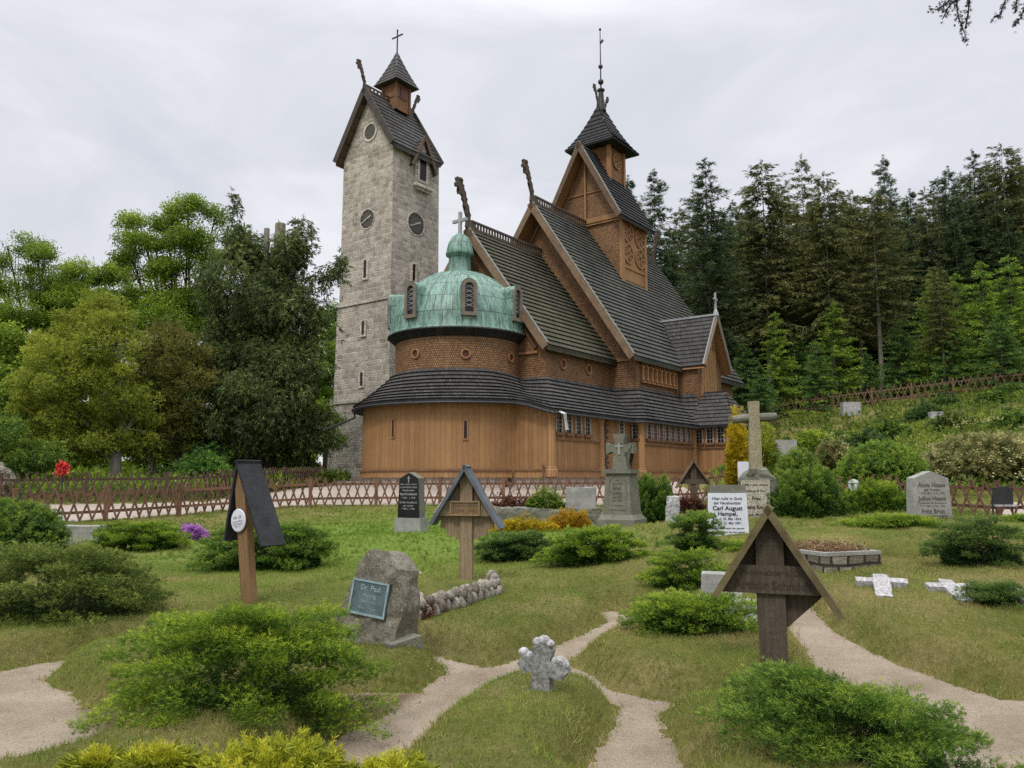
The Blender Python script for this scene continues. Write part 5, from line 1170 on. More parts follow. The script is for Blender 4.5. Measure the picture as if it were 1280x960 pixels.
def arc(cx, cz, r, a0, a1, n=8): return [(cx + r * math.cos(R(a0 + (a1 - a0) * i / n)), cz + r * math.sin(R(a0 + (a1 - a0) * i / n))) for i in range(n + 1)]
cz = zc + .44; e = .30
poly = [(-.17, zc), (.17, zc), (.13, cz - .17)] + arc(.17, cz - .15, .075, 200, 60) + [(e, cz - .12), (e, cz + .12)] + arc(.17, cz + .15, .075, -60, -200) + [(.14, cz + e + .0), (-.14, cz + e)] + arc(-.17, cz + .15, .075, 20, -120) + [(-e, cz + .12), (-e, cz - .12)] + arc(-.17, cz - .15, .075, 120, -20) + [(-.13, cz - .17)]
bm = bmesh.new(); vs = [bm.verts.new((p[0], 0, p[1])) for p in poly]; f = bm.faces.new(vs); bmesh.ops.triangulate(bm, faces=[f]); bm.verts.index_update(); TT = [[v.index for v in q.verts] for q in bm.faces]; bm.free()
A = [Vector((p[0], -.11, p[1])) for p in poly]; B = [Vector((p[0], .11, p[1])) for p in poly]
for q in TT: mb.face([A[i] for i in q]); mb.face([B[i] for i in q[::-1]])
for i in range(len(poly)): j = (i + 1) % len(poly); mb.face([A[i], A[j], B[j], B[i]])
mb.build('cross', 'granite_mossy', o)
mb = MB(); mb.bb(-.025, .025, -.13, -.112, cz - .13, cz + .10); mb.bb(-.08, .08, -.128, -.112, cz + .02, cz + .06); mb.build('relief_cross', 'granite_grey', o)
# white enamel tablet on its pedestal
Y = 13.0; k = Y / 987; g = on(908, Y); o = thing('tablet_gravestone', 'white enamel inscription tablet leaning on a grey stone pedestal', 'gravestone', g, R(-7)); zb = at(908, 672, Y).z - g.z; zt = at(908, 617, Y).z - g.z
mb = MB(); mb.bb(-.45, .42, -.22, .24, zb - .35, zb - .06); mb.bb(-.48, .45, -.25, .27, zb - .06, zb + .0); mb.build('pedestal', 'granite_grey', o)
mb = MB(); mb.bb(-.29, .30, -.02, .20, zb, zt + .14); mb.build('headstone', 'granite_mossy', o)
T = Matrix.Rotation(R(-3), 3, 'X'); H = zt - zb; mb = MB(); V = [(T @ Vector((x, y, z))) for x, y, z in ((-.34, -.03, 0), (.32, -.03, 0), (.30, -.03, H), (-.31, -.03, H), (-.34, 0, 0), (.32, 0, 0), (.30, 0, H), (-.31, 0, H))]; V = [v + Vector((0, -.07, zb + .01)) for v in V]; mb.mesh(V, [(0, 1, 2, 3), (1, 5, 6, 2), (3, 2, 6, 7), (4, 0, 3, 7), (5, 4, 7, 6)]); pl = mb.build('tablet', 'enamel', o)
lettering(pl, [('Hier ruht in Gott', .068, -.01, H * .875), ('der Hausbesitzer', .064, -.01, H * .775), ('Carl August', .098, -.01, H * .655), ('Hampel,', .095, -.01, H * .53), ('geb. d. 20. Mai 1834,', .056, -.02, H * .415), ('gest. d. 23. Mai 1891.', .056, -.02, H * .32), ('Den Glauben haben hier geprobt', .038, -.01, H * .205), ('wohl keiner dem das Herz gebebt', .038, -.01, H * .12)], 'ink', (0, -.104, zb + .01), T)
# stone cross shaped like a sawn trunk on rockwork
Y = 15.0; k = Y / 987; g = on(945, Y); o = thing('rockwork_cross', 'tall yellowish stone cross rising from grey rockwork with a cream inscription tablet', 'gravestone', g, R(-10)); zt = at(945, 502, Y).z - g.z; za = at(945, 523, Y).z - g.z; zr_ = at(945, 592, Y).z - g.z; zb = at(945, 668, Y).z - g.z
mb = MB(); mb.prism([(-.125, zr_ - .4), (.125, zr_ - .4), (.10, zt - .2), (.105, zt), (-.10, zt), (-.09, zt - .2)], d=.18); mb.build('shaft', 'cross_stone', o)
mb = MB(); mb.tube([(-.40, 0, za - .02), (-.2, 0, za), (.2, 0, za + .02), (.42, 0, za + .03)], [.075, .085, .085, .075], 10); mb.build('crossbar', 'granite_mossy', o)
mb = rough([(-.36, zb - .5), (.36, zb - .5), (.40, zb), (.34, zr_ - .15), (.18, zr_ + .1), (-.10, zr_ + .12), (-.28, zr_ - .1), (-.36, zb + .2)], .46, .07, 8.2, 4); mb.build('rockwork', 'granite_mossy', o)
mb = MB(); mb.bb(-.31, .20, -.34, -.27, zb + .02, zr_ - .12); pl = mb.build('tablet', 'cream_tablet', o); Hh = zr_ - .14 - zb
lettering(pl, [('Hier ruhet unsere', .06, -.05, zb + Hh * .93), ('liebe gute Frau', .06, -.05, zb + Hh * .82), ('Frau', .085, -.05, zb + Hh * .68), ('Beate Exner,', .088, -.05, zb + Hh * .52), ('geb. Müller', .07, -.05, zb + Hh * .38), ('d. 28. Aug. 1829', .052, -.05, zb + Hh * .26), ('† 10. Mai 1896', .052, -.05, zb + Hh * .15)], 'ink', (0, -.343, 0), I3)
# grey granite stone
o, b0 = stele('granite_gravestone', 'upright grey speckled granite gravestone with dark lettering, beside the trimmed hedge', 1159, 13.8, .74, 1.14, .22, R(6), 'granite_grey', None, .12, .86)
o.location.z = at(1158, 589, 13.8).z - 1.14
lettering(o, [('Anna Haase', .105, 0, .90), ('geb. Krause', .062, 0, .82), ('* 24.2.1871  † 4.1.1937', .05, 0, .76), ('Julius Haase', .105, 0, .67), ('Hausbesitzer und Schuhmacher', .04, 0, .595), ('* 7.7.1867  † 24.1.1944', .05, 0, .54), ('Fritz Brun', .105, 0, .45), ('Maurermeister aus Brückenberg', .04, 0, .375), ('* 16.5.1894  † 4.3.1949', .05, 0, .32)], 'engraved', (0, -.112, 0), I3)
# little marble cross with broken cap
g = ground_at(677, 862); o = thing('marble_cross', 'small weathered marble cross leaning at the meeting of the gravel paths', 'grave cross', g, R(-24)); o.rotation_euler = (R(4), R(5), R(-24)); o.scale = (.69, .69, .69)
mb = rough([(-.11, -.1), (.11, -.1), (.09, .16), (.20, .14), (.26, .22), (.22, .30), (.09, .29), (.10, .38), (.06, .44), (-.06, .44), (-.10, .38), (-.09, .29), (-.20, .31), (-.25, .22), (-.19, .14), (-.085, .17)], .11, .012, 5.5, 4); mb.build('cross', 'marble_grey', o)
for grp in ((((-.06, 0, .44), .045), ((0, 0, .465), .05), ((.06, 0, .445), .04)), (((-.20, 0, .32), .045), ((-.14, 0, .30), .04)), (((.17, 0, .30), .05), ((.22, 0, .275), .04), ((.12, 0, .295), .035))):
    mb = MB()
    for c, r in grp: mb.lathe([(0, -r)] + [(r * 1.25 * math.cos(R(a)), r * math.sin(R(a))) for a in range(-60, 61, 30)] + [(0, r)], c, 9)
    mb.build('broken_cap', 'marble', o, smooth=True)
# flat crosses lying in the turf
for px, py, s, rz, lab in ((1103, 736, 1.0, R(22), 'whole white stone cross lying flat in the turf behind the gravel path'), (1194, 742, .9, R(12), 'white stone cross lying in the turf, half covered by a small juniper'), (1283, 752, .9, R(5), 'white stone cross lying in the turf at the right edge of the picture')):
    g = ground_at(px, py); o = tag(MB().build('lying_cross', 'marble_white'), lab, 'grave cross'); bpy.data.objects.remove(o)
    mb = rough([(-.09, -.42), (.09, -.42), (.10, .10), (.30, .08), (.31, .26), (.09, .27), (.085, .42), (-.085, .42), (-.09, .27), (-.31, .27), (-.30, .09), (-.10, .10)], .09, .010, 2 + px * .01, 4); o = mb.build('lying_cross', 'marble'); o.location = g + Vector((0, 0, .012)); o.rotation_euler = (R(-78), 0, -rz); o.scale = (s * .86, s * .8, s * .86); tag(o, lab, 'grave cross')
# stone blocks
def block(name, label, px, py, d, m, yaw, cat='stone', Y=None, sink=.05, amp=.012):
    g = ground_at(px, py) if Y is None else on(px, Y); w, dp, h = d
    mb = rough([(-w / 2, -sink), (w / 2, -sink), (w / 2 * .98, h), (-w / 2 * .98, h)], dp, amp, px * .01, 3); o = mb.build(name, m); o.location = g; o.rotation_euler = (0, 0, yaw); return tag(o, label, cat)
block('stone_block', 'short grey stone block behind the big dark wooden cross', 903, 752, (.42, .3, .30), 'granite_grey', R(-18), 'stone block')
block('stone_slab', 'low pale stone slab just behind the big dark wooden cross', 935, 770, (.55, .25, .16), 'marble', R(-12), 'stone slab')
block('stone_block', 'plain grey stone block on the old wall in front of the church', 726, 0, (.78, .5, .52), 'granite_grey', R(-8), 'stone block', Y=20.7).location.z = at(726, 609, 20.7).z - .52
block('broken_headstone', 'small broken grey headstone between the monument and a juniper', 838, 0, (.24, .14, .5), 'marble', R(-20), 'gravestone', Y=15.0, amp=.03).rotation_euler = (0, R(7), R(-20))
block('grey_headstone', 'plain grey headstone among bushes behind the tall stone cross', 984, 0, (.84, .26, 1.7), 'granite_grey', R(-14), 'gravestone', Y=31.0).location.z = at(984, 550, 31).z - 1.7
o = block('enamel_sign', 'white enamel grave tablet half hidden behind the stone rockwork', 935, 0, (.42, .05, 1.3), 'enamel', R(-12), 'grave tablet', Y=17.0, amp=.002); o.location.z = at(935, 577, 17).z - 1.3
block('low_kerb_stone', 'long low grey kerb stone beside the lattice fence at left', 105, 0, (1.0, .35, .36), 'granite_grey', R(-6), 'stone', Y=15.8).location.z = at(105, 657, 15.8).z - .36
g = on(-14, 27); mb = rough([(-.8, -.3), (.8, -.3), (.85, .3), (.6, .75), (.1, 1.0), (-.5, .85), (-.8, .3)], .9, .12, 4.4, 3); o = mb.build('boulder', 'boulder'); o.location = (g.x, g.y, at(4, 582, 27).z - .95); tag(o, 'big pale boulder at the left edge of the churchyard', 'boulder')
for px, py0, Y, d, lab in ((1175, 515, 44, (.7, .4, 1.1), 'narrow pale gravestone standing on the green hillside'), (1240, 508, 46, (.9, .5, .6), 'low pale stone on the upper right of the hillside'), (1068, 503, 52, (1.2, .5, .9), 'pale stone block by the hillside fence')):
    o = block('hillside_stone', lab, px, 0, d, 'marble', 0, 'gravestone', Y=Y); o.location.z = at(px, py0, Y).z - d[2]
# raised bed of field stones
def stone_row(o, pts, sz, m, n_rows=1, seed=1):
    r = random.Random(seed); mb = MB()
    for row in range(n_rows):
        for (x0, y0), (x1, y1) in zip(pts[:-1], pts[1:]):
            L_ = math.hypot(x1 - x0, y1 - y0); n = max(1, int(L_ / (sz * 1.7)))
            for k in range(n):
                f = (k + .5 + (row % 2) * .4) / n; c = (x0 + (x1 - x0) * f + r.uniform(-.02, .02), y0 + (y1 - y0) * f + r.uniform(-.02, .02), sz * (.45 + row * 1.25)); s = sz * r.uniform(.62, 1.12); pr = [(0, -s)] + [(s * .92 * math.cos(R(a)) * r.uniform(.88, 1.1), s * 1.1 * math.sin(R(a))) for a in range(-60, 61, 30)] + [(0, s * 1.1)]
                i0 = len(mb.v); mb.lathe(pr, c, 8); M = Matrix.Rotation(r.uniform(-.5, .5), 3, 'Y') @ Matrix.Rotation(r.uniform(0, 3), 3, 'Z'); cv = Vector(c); q = (1, r.uniform(.7, 1), r.uniform(.8, 1.2))
                for i in range(i0, len(mb.v)): p = M @ (Vector(mb.v[i]) - cv); mb.v[i] = tuple(cv + Vector((p.x * q[0], p.y * q[1], p.z * q[2])))
    return mb.build('stone', m, o, smooth=True)
a, b = ground_at(516, 776), ground_at(622, 742); o = thing('stone_edged_bed', 'small raised grave bed edged with upright pale field stones', 'grave bed', a, 0)
sr = stone_row(o, [(0, .5), (0, 0), (b.x - a.x, b.y - a.y), (b.x - a.x - .1, b.y - a.y + .6)], .085, 'field_stone', 2, 3)
mb = MB(); e = b - a; mb.prism([(0, -.2), (e.length, -.2), (e.length, .15), (0, .15)], Matrix.Translation((0, .03, 0)) @ Matrix.Rotation(math.atan2(e.y, e.x), 4, 'Z'), d=.5, y0=.03); mb.build('soil', 'turf', o)
# walled bed with chips on the right
g = ground_at(1030, 742); c0 = at(975, 690, 10.6); o = thing('walled_grave_bed', 'dry-stone walled grave bed filled with dead brown foliage, flat kerb on top', 'grave bed', (4.05, 10.35, gz(4.05, 10.35)), R(20)); zt = at(1035, 689, 10.0).z - gz(4.05, 10.35)
mb = MB(); mb.bb(-.44, .44, -.50, .60, -.4, zt - .04); mb.build('dry_stone_wall', 'dry_wall', o)
mb = MB()
for q in ((-.445, .445, -.505, -.43), (-.445, .445, .53, .605), (-.445, -.37, -.43, .53), (.37, .445, -.43, .53)): mb.bb(q[0], q[1], q[2], q[3], zt - .04, zt + .005)
mb.build('kerb', 'granite_grey', o)
mb = MB(); mb.bb(-.37, .37, -.43, .53, zt - .06, zt - .02); mb.build('chips', 'chips', o)
LV = Leaves(); LV.add(leaf_template(5, 8, .6, .35), np.stack([RN.uniform(-.35, .35, 900), RN.uniform(-.41, .51, 900), zt - .01 + RN.uniform(0, .06, 900)], 1), RN.normal(0, 1, (900, 3)), .05, RN.uniform(.2, 1, 900)); LV.build('dead_foliage', 'litter', o)
# old planted wall before the fence
Y = 20.5; o = thing('planted_stone_wall', 'low mossy black and white stone wall with heather growing on top', 'wall', on(675, Y), R(-4)); zt = at(675, 634, Y).z - o.location.z
mb = rough([(-1.55, -.3), (1.6, -.3), (1.55, zt), (.4, zt - .05), (-1.5, zt + .03)], .6, .05, 6.6, 5); mb.build('wall', 'granite_mossy', o)
# small things
o = thing('red_flower_stake', 'bunch of red flowers on a thin dark stake by the left fence', 'flowers', on(78, 26), 0); zt = at(78, 585, 26).z - o.location.z; mb = MB(); mb.tube([(0, 0, -.1), (0, 0, zt)], .02, 6); mb.build('stake', 'black_iron', o)
LV = Leaves(); LV.add(leaf_template(10, 4, .5, .5), np.array([[RN.normal(0, .055), RN.normal(0, .055), zt + RN.normal(0, .075)] for _ in range(90)]), RN.normal(0, 1, (90, 3)), .14, .6); LV.build('bloom', 'gold_orange', o).data.materials[0] = MATS['red_petals']
o = thing('iron_grave_plate', 'dark iron grave plate on two legs in front of the reddish fence', 'grave plate', on(1250, 18.5), R(-8)); zt = at(1250, 608, 18.5).z - o.location.z
mb = MB(); mb.prism([(-.22, zt - .42), (.24, zt - .42), (.25, zt - .04), (.1, zt), (-.16, zt - .03)], d=.06); mb.build('plate', 'black_iron', o)
for x in (-.2, .22): MB().tube([(x, 0, -.1), (x, 0, zt - .4)], .02, 6).build('leg', 'black_iron', o)
mb = MB(); mb.bb(-.2, .3, -.12, .1, zt - .46, zt - .42); mb.build('ledge', 'marble', o)
o = thing('grave_lantern', 'small white grave lantern beside the trimmed hedge', 'lantern', on(1067, 20), 0); o.location.z = at(1067, 617, 20).z; mb = MB(); mb.lathe([(.14, 0), (.16, .03), (.12, .06), (.14, .24), (.1, .27)], (0, 0, 0), 12); mb.build('glass', 'enamel', o); mb = MB(); mb.lathe([(.15, .27), (.1, .33), (.03, .36), (0, .37)], (0, 0, 0), 12); mb.build('lid', 'zinc', o)
o = block('lantern_pedestal', 'low pale plinth carrying the small white lantern', 1070, 0, (.5, .4, .8), 'marble', 0, 'plinth', Y=20.0); o.location.z = at(1067, 617, 20).z - .8
mb = MB(); mb.tube([(-.35, 0, 0), (-.1, 0, .35), (.1, .1, .75), (.15, .1, .9)], [.08, .10, .08, .05], 8); mb.tube([(-.05, 0, .45), (.35, .1, .85), (.8, .2, .9)], [.07, .06, .03], 7); o = mb.build('dead_branch', 'cut_wood'); o.location = on(561, 26.5); o.scale = (1.25, 1.25, 1.1); tag(o, 'bleached dead branch leaning behind the centre wooden cross', 'branch')
# ------------------------------------------------------------------ shrubs
T_JUN = [brush_template(9, k, .085, .9, .5) for k in range(3)]
T_JUNL = [brush_template(7, k + 5, .13, .8, .55) for k in range(3)]
T_LEAF = [leaf_template(9, k, .34, .20) for k in range(3)]
T_SPR = [brush_template(9, k + 20, .10, .8, .55) for k in range(3)]
T_HANG = [brush_template(7, k + 30, .13, 1.0, .42) for k in range(3)]
def lobes(phi, seed, amp=.18):
    r = random.Random(seed); f = np.ones_like(phi)
    for k in (2, 3, 5, 7): f = f + amp / (k ** .5) * np.sin(k * phi + r.uniform(0, 6.28))
    return f
def zat(x, y): return height(np.asarray(x), np.asarray(y))
def shrub(name, label, cat, cx, cy, rx, ry, h, m, n=240, s=.13, mode='jun', seed=1, per=22, group=None, tilt=.35, low=False, stem='bark_dark', flat=.75, z=None, var0=.45, pl=None):
    """plumes rising from the foot and ending on a lumpy dome; each plume carries feathery sprays"""
    o = thing(name, label, cat, (cx, cy, gz(cx, cy) if z is None else z), 0, group)
    L_ = Leaves(); rg = np.random.default_rng(seed); tp = T_JUNL if low else T_JUN
    phi = rg.uniform(0, 2 * np.pi, n); rho = np.sqrt(rg.uniform(0.0, 1.0, n)); lf = lobes(phi, seed, .12); lump = 1 + .22 * np.sin(3.1 * rho * 3 + phi * 4 + seed) * rg.uniform(.3, 1, n)
    ex, ey = rx * rho * np.cos(phi) * lf, ry * rho * np.sin(phi) * lf
    if mode == 'jun': ez = h * ((1 - rho ** 2.4) ** flat * .85 + .15) * lump * rg.uniform(.72, 1.05, n)
    elif mode == 'upright': ez = h * ((1 - rho ** 3) ** .5 * .8 + .2) * rg.uniform(.35, 1.03, n)
    else: ez = h * (1 - rho ** 2) ** .5 * rg.uniform(.85, 1.0, n)
    hx, hy = ex + cx, ey + cy; gzv = zat(hx, hy); base = gz(cx, cy) if z is None else z
    gzv = np.where(np.abs(gzv - base) > 1, base, gzv) if z is None else np.full(n, z)
    ez = ez + gzv - base
    rad = np.stack([np.cos(phi) * rho, np.sin(phi) * rho, np.zeros(n)], 1)
    upw = np.stack([np.zeros(n), np.zeros(n), np.ones(n)], 1)
    if mode == 'jun': d = rad * 1.0 + upw * (tilt * (1.35 - rho))[:, None] + rg.normal(0, .22, (n, 3))
    elif mode == 'upright': d = rad * .35 + upw * 1.0 + rg.normal(0, .18, (n, 3))
    else: d = np.stack([ex / rx, ey / ry, (ez - gzv + base) / h * .8], 1) + rg.normal(0, .45, (n, 3))
    d /= np.linalg.norm(d, axis=1, keepdims=True); tip = np.stack([ex, ey, ez], 1); pv = rg.normal(0, .13, n)
    PL = pl or s * (4.6 if mode == 'jun' else 3.2); ax = np.cross(d, upw + 1e-3); ax /= np.linalg.norm(ax, axis=1, keepdims=True); az = np.cross(ax, d)
    for j in range(per):
        t = (j + rg.uniform(0, 1, n)) / per; w = PL * .34 * t ** .75 * (1.15 - .55 * t); g1, g2 = rg.normal(0, .62, n), rg.normal(0, .34, n)
        lat = ax * (g1 * w)[:, None] + az * (g2 * w)[:, None]; p = tip - d * (t * PL)[:, None] + lat; p[:, 2] = np.maximum(p[:, 2], gzv - base + .01)
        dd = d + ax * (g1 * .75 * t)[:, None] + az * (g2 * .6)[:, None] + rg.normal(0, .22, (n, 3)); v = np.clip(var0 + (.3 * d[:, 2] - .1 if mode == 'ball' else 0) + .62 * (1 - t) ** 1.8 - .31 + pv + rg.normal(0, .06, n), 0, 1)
        for k in range(3):
            q = np.arange(n) % 3 == k
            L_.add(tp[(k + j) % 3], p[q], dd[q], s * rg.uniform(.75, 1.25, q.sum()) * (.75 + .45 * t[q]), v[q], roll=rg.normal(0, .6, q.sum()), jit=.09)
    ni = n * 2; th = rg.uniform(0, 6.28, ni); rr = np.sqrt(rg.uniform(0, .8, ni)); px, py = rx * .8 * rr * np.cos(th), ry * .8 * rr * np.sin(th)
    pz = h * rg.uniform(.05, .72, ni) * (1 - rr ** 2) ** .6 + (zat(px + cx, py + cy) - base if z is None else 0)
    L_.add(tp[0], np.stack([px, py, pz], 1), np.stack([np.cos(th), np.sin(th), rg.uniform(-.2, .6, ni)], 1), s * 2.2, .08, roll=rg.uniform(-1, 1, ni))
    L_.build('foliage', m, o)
    if stem:
        mb = MB()
        for k in range(7): a = k * .9 + seed; mb.tube([(0, 0, -.05), (rx * .3 * math.cos(a), ry * .3 * math.sin(a), h * .22), (rx * .48 * math.cos(a), ry * .48 * math.sin(a), h * .34)], [.028, .018, .008], 5)
        mb.build('stem', stem, o)
    return o
def pad_shrub(name, label, cat, cx, cy, rx, ry, h, m, pads, per, s, seed, pr=.16, group=None, stem='bark_dark', var0=.42, under=.32):
    """spreading juniper: flat pads of foliage on arching boughs, overhanging a foot coloured dark to imitate its shade"""
    base = gz(cx, cy); o = thing(name, label, cat, (cx, cy, base), 0, group); rg = np.random.default_rng(seed); L_ = Leaves()
    k = np.arange(pads); phi = k * 2.39996 + rg.normal(0, .25, pads); rho = np.sqrt((k + .5) / pads) * rg.uniform(.9, 1.08, pads); lf = lobes(phi, seed, .11); q = np.clip(rho, 0, 1)
    C = np.stack([rx * rho * np.cos(phi) * lf, ry * rho * np.sin(phi) * lf, np.zeros(pads)], 1); rim = np.clip((rho - .62) / .38, 0, 1)
    top = h * (.40 + .60 * (1 - q ** 2.2) ** .7); C[:, 2] = top * rg.uniform(.74, 1.04, pads) - rim * h * rg.uniform(0, under, pads)
    low = rg.uniform(0, 1, pads) < .30 * (rho > .55); C[low, 2] *= rg.uniform(.35, .7, low.sum()); C[:, 2] += np.clip(zat(C[:, 0] + cx, C[:, 1] + cy) - base, -.25, .25) * .7
    out = np.stack([np.cos(phi), np.sin(phi), .42 - .40 * rho], 1); out /= np.linalg.norm(out, axis=1, keepdims=True); sz = pr * rg.uniform(.72, 1.3, pads); pv = rg.normal(0, .07, pads)
    sd = np.stack([-np.sin(phi), np.cos(phi), np.zeros(pads)], 1); nn_ = np.cross(out, sd); nn_ *= np.sign(nn_[:, 2:3] + 1e-6)
    for j in range(per):
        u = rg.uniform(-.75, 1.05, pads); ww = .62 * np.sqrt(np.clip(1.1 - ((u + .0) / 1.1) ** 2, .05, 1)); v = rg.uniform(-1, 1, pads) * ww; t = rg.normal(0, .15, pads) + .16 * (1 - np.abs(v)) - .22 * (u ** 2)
        p = C + out * (u * sz * 1.35)[:, None] + sd * (v * sz * 1.25)[:, None] + nn_ * (t * sz * .75)[:, None]; p[:, 2] = np.maximum(p[:, 2], .012 + np.clip(zat(p[:, 0] + cx, p[:, 1] + cy) - base, -.4, .4))
        d = out * (.75 + .4 * u)[:, None] + sd * (v * .85)[:, None] + nn_ * (.26 + t * .9)[:, None] + rg.normal(0, .16, (pads, 3))
        vv = np.clip(var0 - .10 + 1.05 * t + .26 * u + pv + rg.normal(0, .07, pads), 0, 1); kk = j % 3  # paler new growth outward; shade under each pad is put into the colour
        L_.add(T_JUN[kk], p, d, s * rg.uniform(.75, 1.2, pads), vv, roll=rg.uniform(-1, 1, pads), jit=.08)
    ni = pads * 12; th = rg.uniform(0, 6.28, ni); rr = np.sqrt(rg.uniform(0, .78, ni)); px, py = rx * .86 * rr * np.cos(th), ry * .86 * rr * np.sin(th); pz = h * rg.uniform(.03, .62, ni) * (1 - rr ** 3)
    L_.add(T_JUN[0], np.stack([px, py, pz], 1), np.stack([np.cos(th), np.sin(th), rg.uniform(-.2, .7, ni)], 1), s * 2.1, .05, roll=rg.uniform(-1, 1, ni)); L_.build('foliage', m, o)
    for k in range(6):
        a = k * 1.05 + seed; MB().tube([(0, 0, -.05), (rx * .22 * math.cos(a), ry * .22 * math.sin(a), h * .2), (rx * .5 * math.cos(a), ry * .5 * math.sin(a), h * .36)], [.022, .015, .006], 5).build('branch', stem, o)
    return o
def jun(label, x0, x1, yt, yb, m, n, s, seed, depth=.85, Y=None, **kw):
    """x0..x1, yt (top) and yb (foot, front) on the photograph; the plant stands at its own ground distance"""
    g = ground_at((x0 + x1) / 2, min(yb, 959 if Y is None else yb)) if Y is None else on((x0 + x1) / 2, Y)
    Yf = g.y; k = Yf / 987; rx = (x1 - x0) / 2 * k * 1.04; ry = rx * depth
    cy = Yf + ry * .8; c = on((x0 + x1) / 2, cy); h = max(.08, at((x0 + x1) / 2, yt, cy).z - c.z) * kw.pop('hk', 1.0); rx *= cy / Yf
    if kw.get('mode') is None and m.startswith('jun_') and not kw.get('low'):
        q_ = .74 if Yf < 8.2 else .85
        sp = s * (.64 if Yf > 8.3 else .62); pr = kw.pop('pr', None) or max(.13, (x1 - x0) * k / 2 * .155); A = math.pi * rx * ry; pads = int(max(26, min(150, A / (pr * pr) * 1.25))); per = kw.pop('pper', None) or int(max(90, min(300, 11 * (pr / sp) ** 2)))
        return pad_shrub(kw.pop('name', 'juniper_shrub'), label, kw.pop('cat', 'juniper shrub'), c.x, c.y, rx * q_, ry * q_, h * (.88 if q_ < .83 else .92) * kw.pop('hs', 1), m, pads, per, sp, seed, pr)
    return shrub(kw.pop('name', 'juniper_shrub'), label, kw.pop('cat', 'juniper shrub'), c.x, c.y, rx, ry, h, m, n, s, seed=seed, **kw)
jun('wide dark juniper filling the bottom right corner beside the sandy path', 872, 1222, 840, 985, 'jun_green', 400, .064, 3, Y=3.85, depth=.85, pr=.145, hs=.86, pper=190)
jun('big bright green spreading juniper left of the boulder headstone', 138, 480, 762, 905, 'jun_bright', 420, .068, 4, pr=.16, pper=200)
jun('broad olive layered juniper at the left edge, behind the gravel path', -60, 240, 684, 785, 'jun_olive', 400, .085, 5, pr=.17)
jun('bushy green juniper behind the narrow wooden post with the black roof', 248, 425, 652, 714, 'jun_green', 204, 0.109, 6, per=34, depth=.6)
jun('flat dark juniper right of the centre wooden cross, before the monument', 592, 700, 668, 702, 'jun_dark', 136, 0.109, 7, per=30, depth=.5)
jun('bright flat juniper at the foot of the stone monument', 676, 802, 662, 708, 'jun_bright', 161, 0.102, 8, per=30, depth=.5)
jun('low green juniper left of the big dark wooden cross, above the path', 772, 952, 742, 797, 'jun_bright', 223, 0.0748, 9, per=37, depth=.6)
jun('low juniper below the white enamel tablet', 802, 905, 688, 738, 'jun_bright', 148, 0.0884, 10, per=34, depth=.6)
jun('little juniper below the white enamel tablet, right of the stone block', 905, 962, 684, 706, 'jun_bright', 55, 0.0816, 41, per=28, depth=.6, Y=11.4)
jun('dark green clipped shrub at the left edge below the lattice fence', -70, 96, 622, 690, 'hedge_leaf', 300, 0.116, 11, per=18, depth=.6, Y=13.2, mode='ball', flat=.5, cat='shrub', name='shrub')
jun('small spreading juniper between the kerb stone and the purple flowers', 112, 242, 654, 690, 'jun_bright', 124, 0.102, 12, per=30, depth=.5)
jun('small fir-like juniper between the broken headstone and the white tablet', 842, 892, 638, 692, 'jun_green', 74, 0.109, 13, per=28, depth=.8)
jun('dense upright dark green shrub beside the tall stone cross', 968, 1052, 582, 672, 'jun_green', 260, 0.116, 14, per=30, depth=.9, Y=14.2, mode='upright', name='yew_shrub', cat='shrub')
jun('round fir-green bush right of the cross monument', 790, 843, 588, 640, 'jun_green', 161, 0.129, 15, per=28, depth=1, Y=19.5, mode='upright', name='yew_shrub', cat='shrub')
jun('yellow-green bush between the dense dark shrub and the granite gravestone', 1044, 1138, 600, 668, 'jun_bright', 161, 0.129, 16, per=28, depth=.7, Y=15.2, mode='upright', name='yew_shrub', cat='shrub')
jun('light green low juniper at the foot of the granite gravestone', 1058, 1172, 662, 694, 'jun_bright', 148, 0.0952, 17, per=30, depth=.5, Y=12.6)
jun('dark juniper to the right of the granite gravestone', 1160, 1275, 650, 710, 'jun_dark', 204, 0.0952, 18, per=34, depth=.6)
jun('small juniper growing over a lying white cross', 1202, 1266, 728, 760, 'jun_dark', 68, 0.068, 19, per=30, depth=.7)
jun('pale yellow-green juniper tuft behind the gravel at the right edge', 1262, 1330, 655, 700, 'jun_bright', 68, 0.0884, 42, per=28, depth=.6, Y=13)
# golden thuja tips along the bottom edge
for x0, x1, yt, Y, sd, lab in ((118, 162, 938, 3.7, 21, 'small golden thuja at the bottom edge, leftmost of the yellow ones'), (178, 255, 930, 3.65, 22, 'golden thuja at the bottom edge below the bright green juniper'), (268, 440, 920, 3.5, 23, 'widest golden thuja at the bottom edge with upright feathery tips'), (455, 545, 944, 3.6, 24, 'golden thuja at the bottom edge beside the gravel path')):
    jun(lab, x0, x1, yt, 1000, 'gold_thuja', 80 if x1 - x0 < 150 else 170, .06, sd, Y=Y, mode='upright', per=17, name='golden_thuja', cat='conifer shrub', depth=.7)
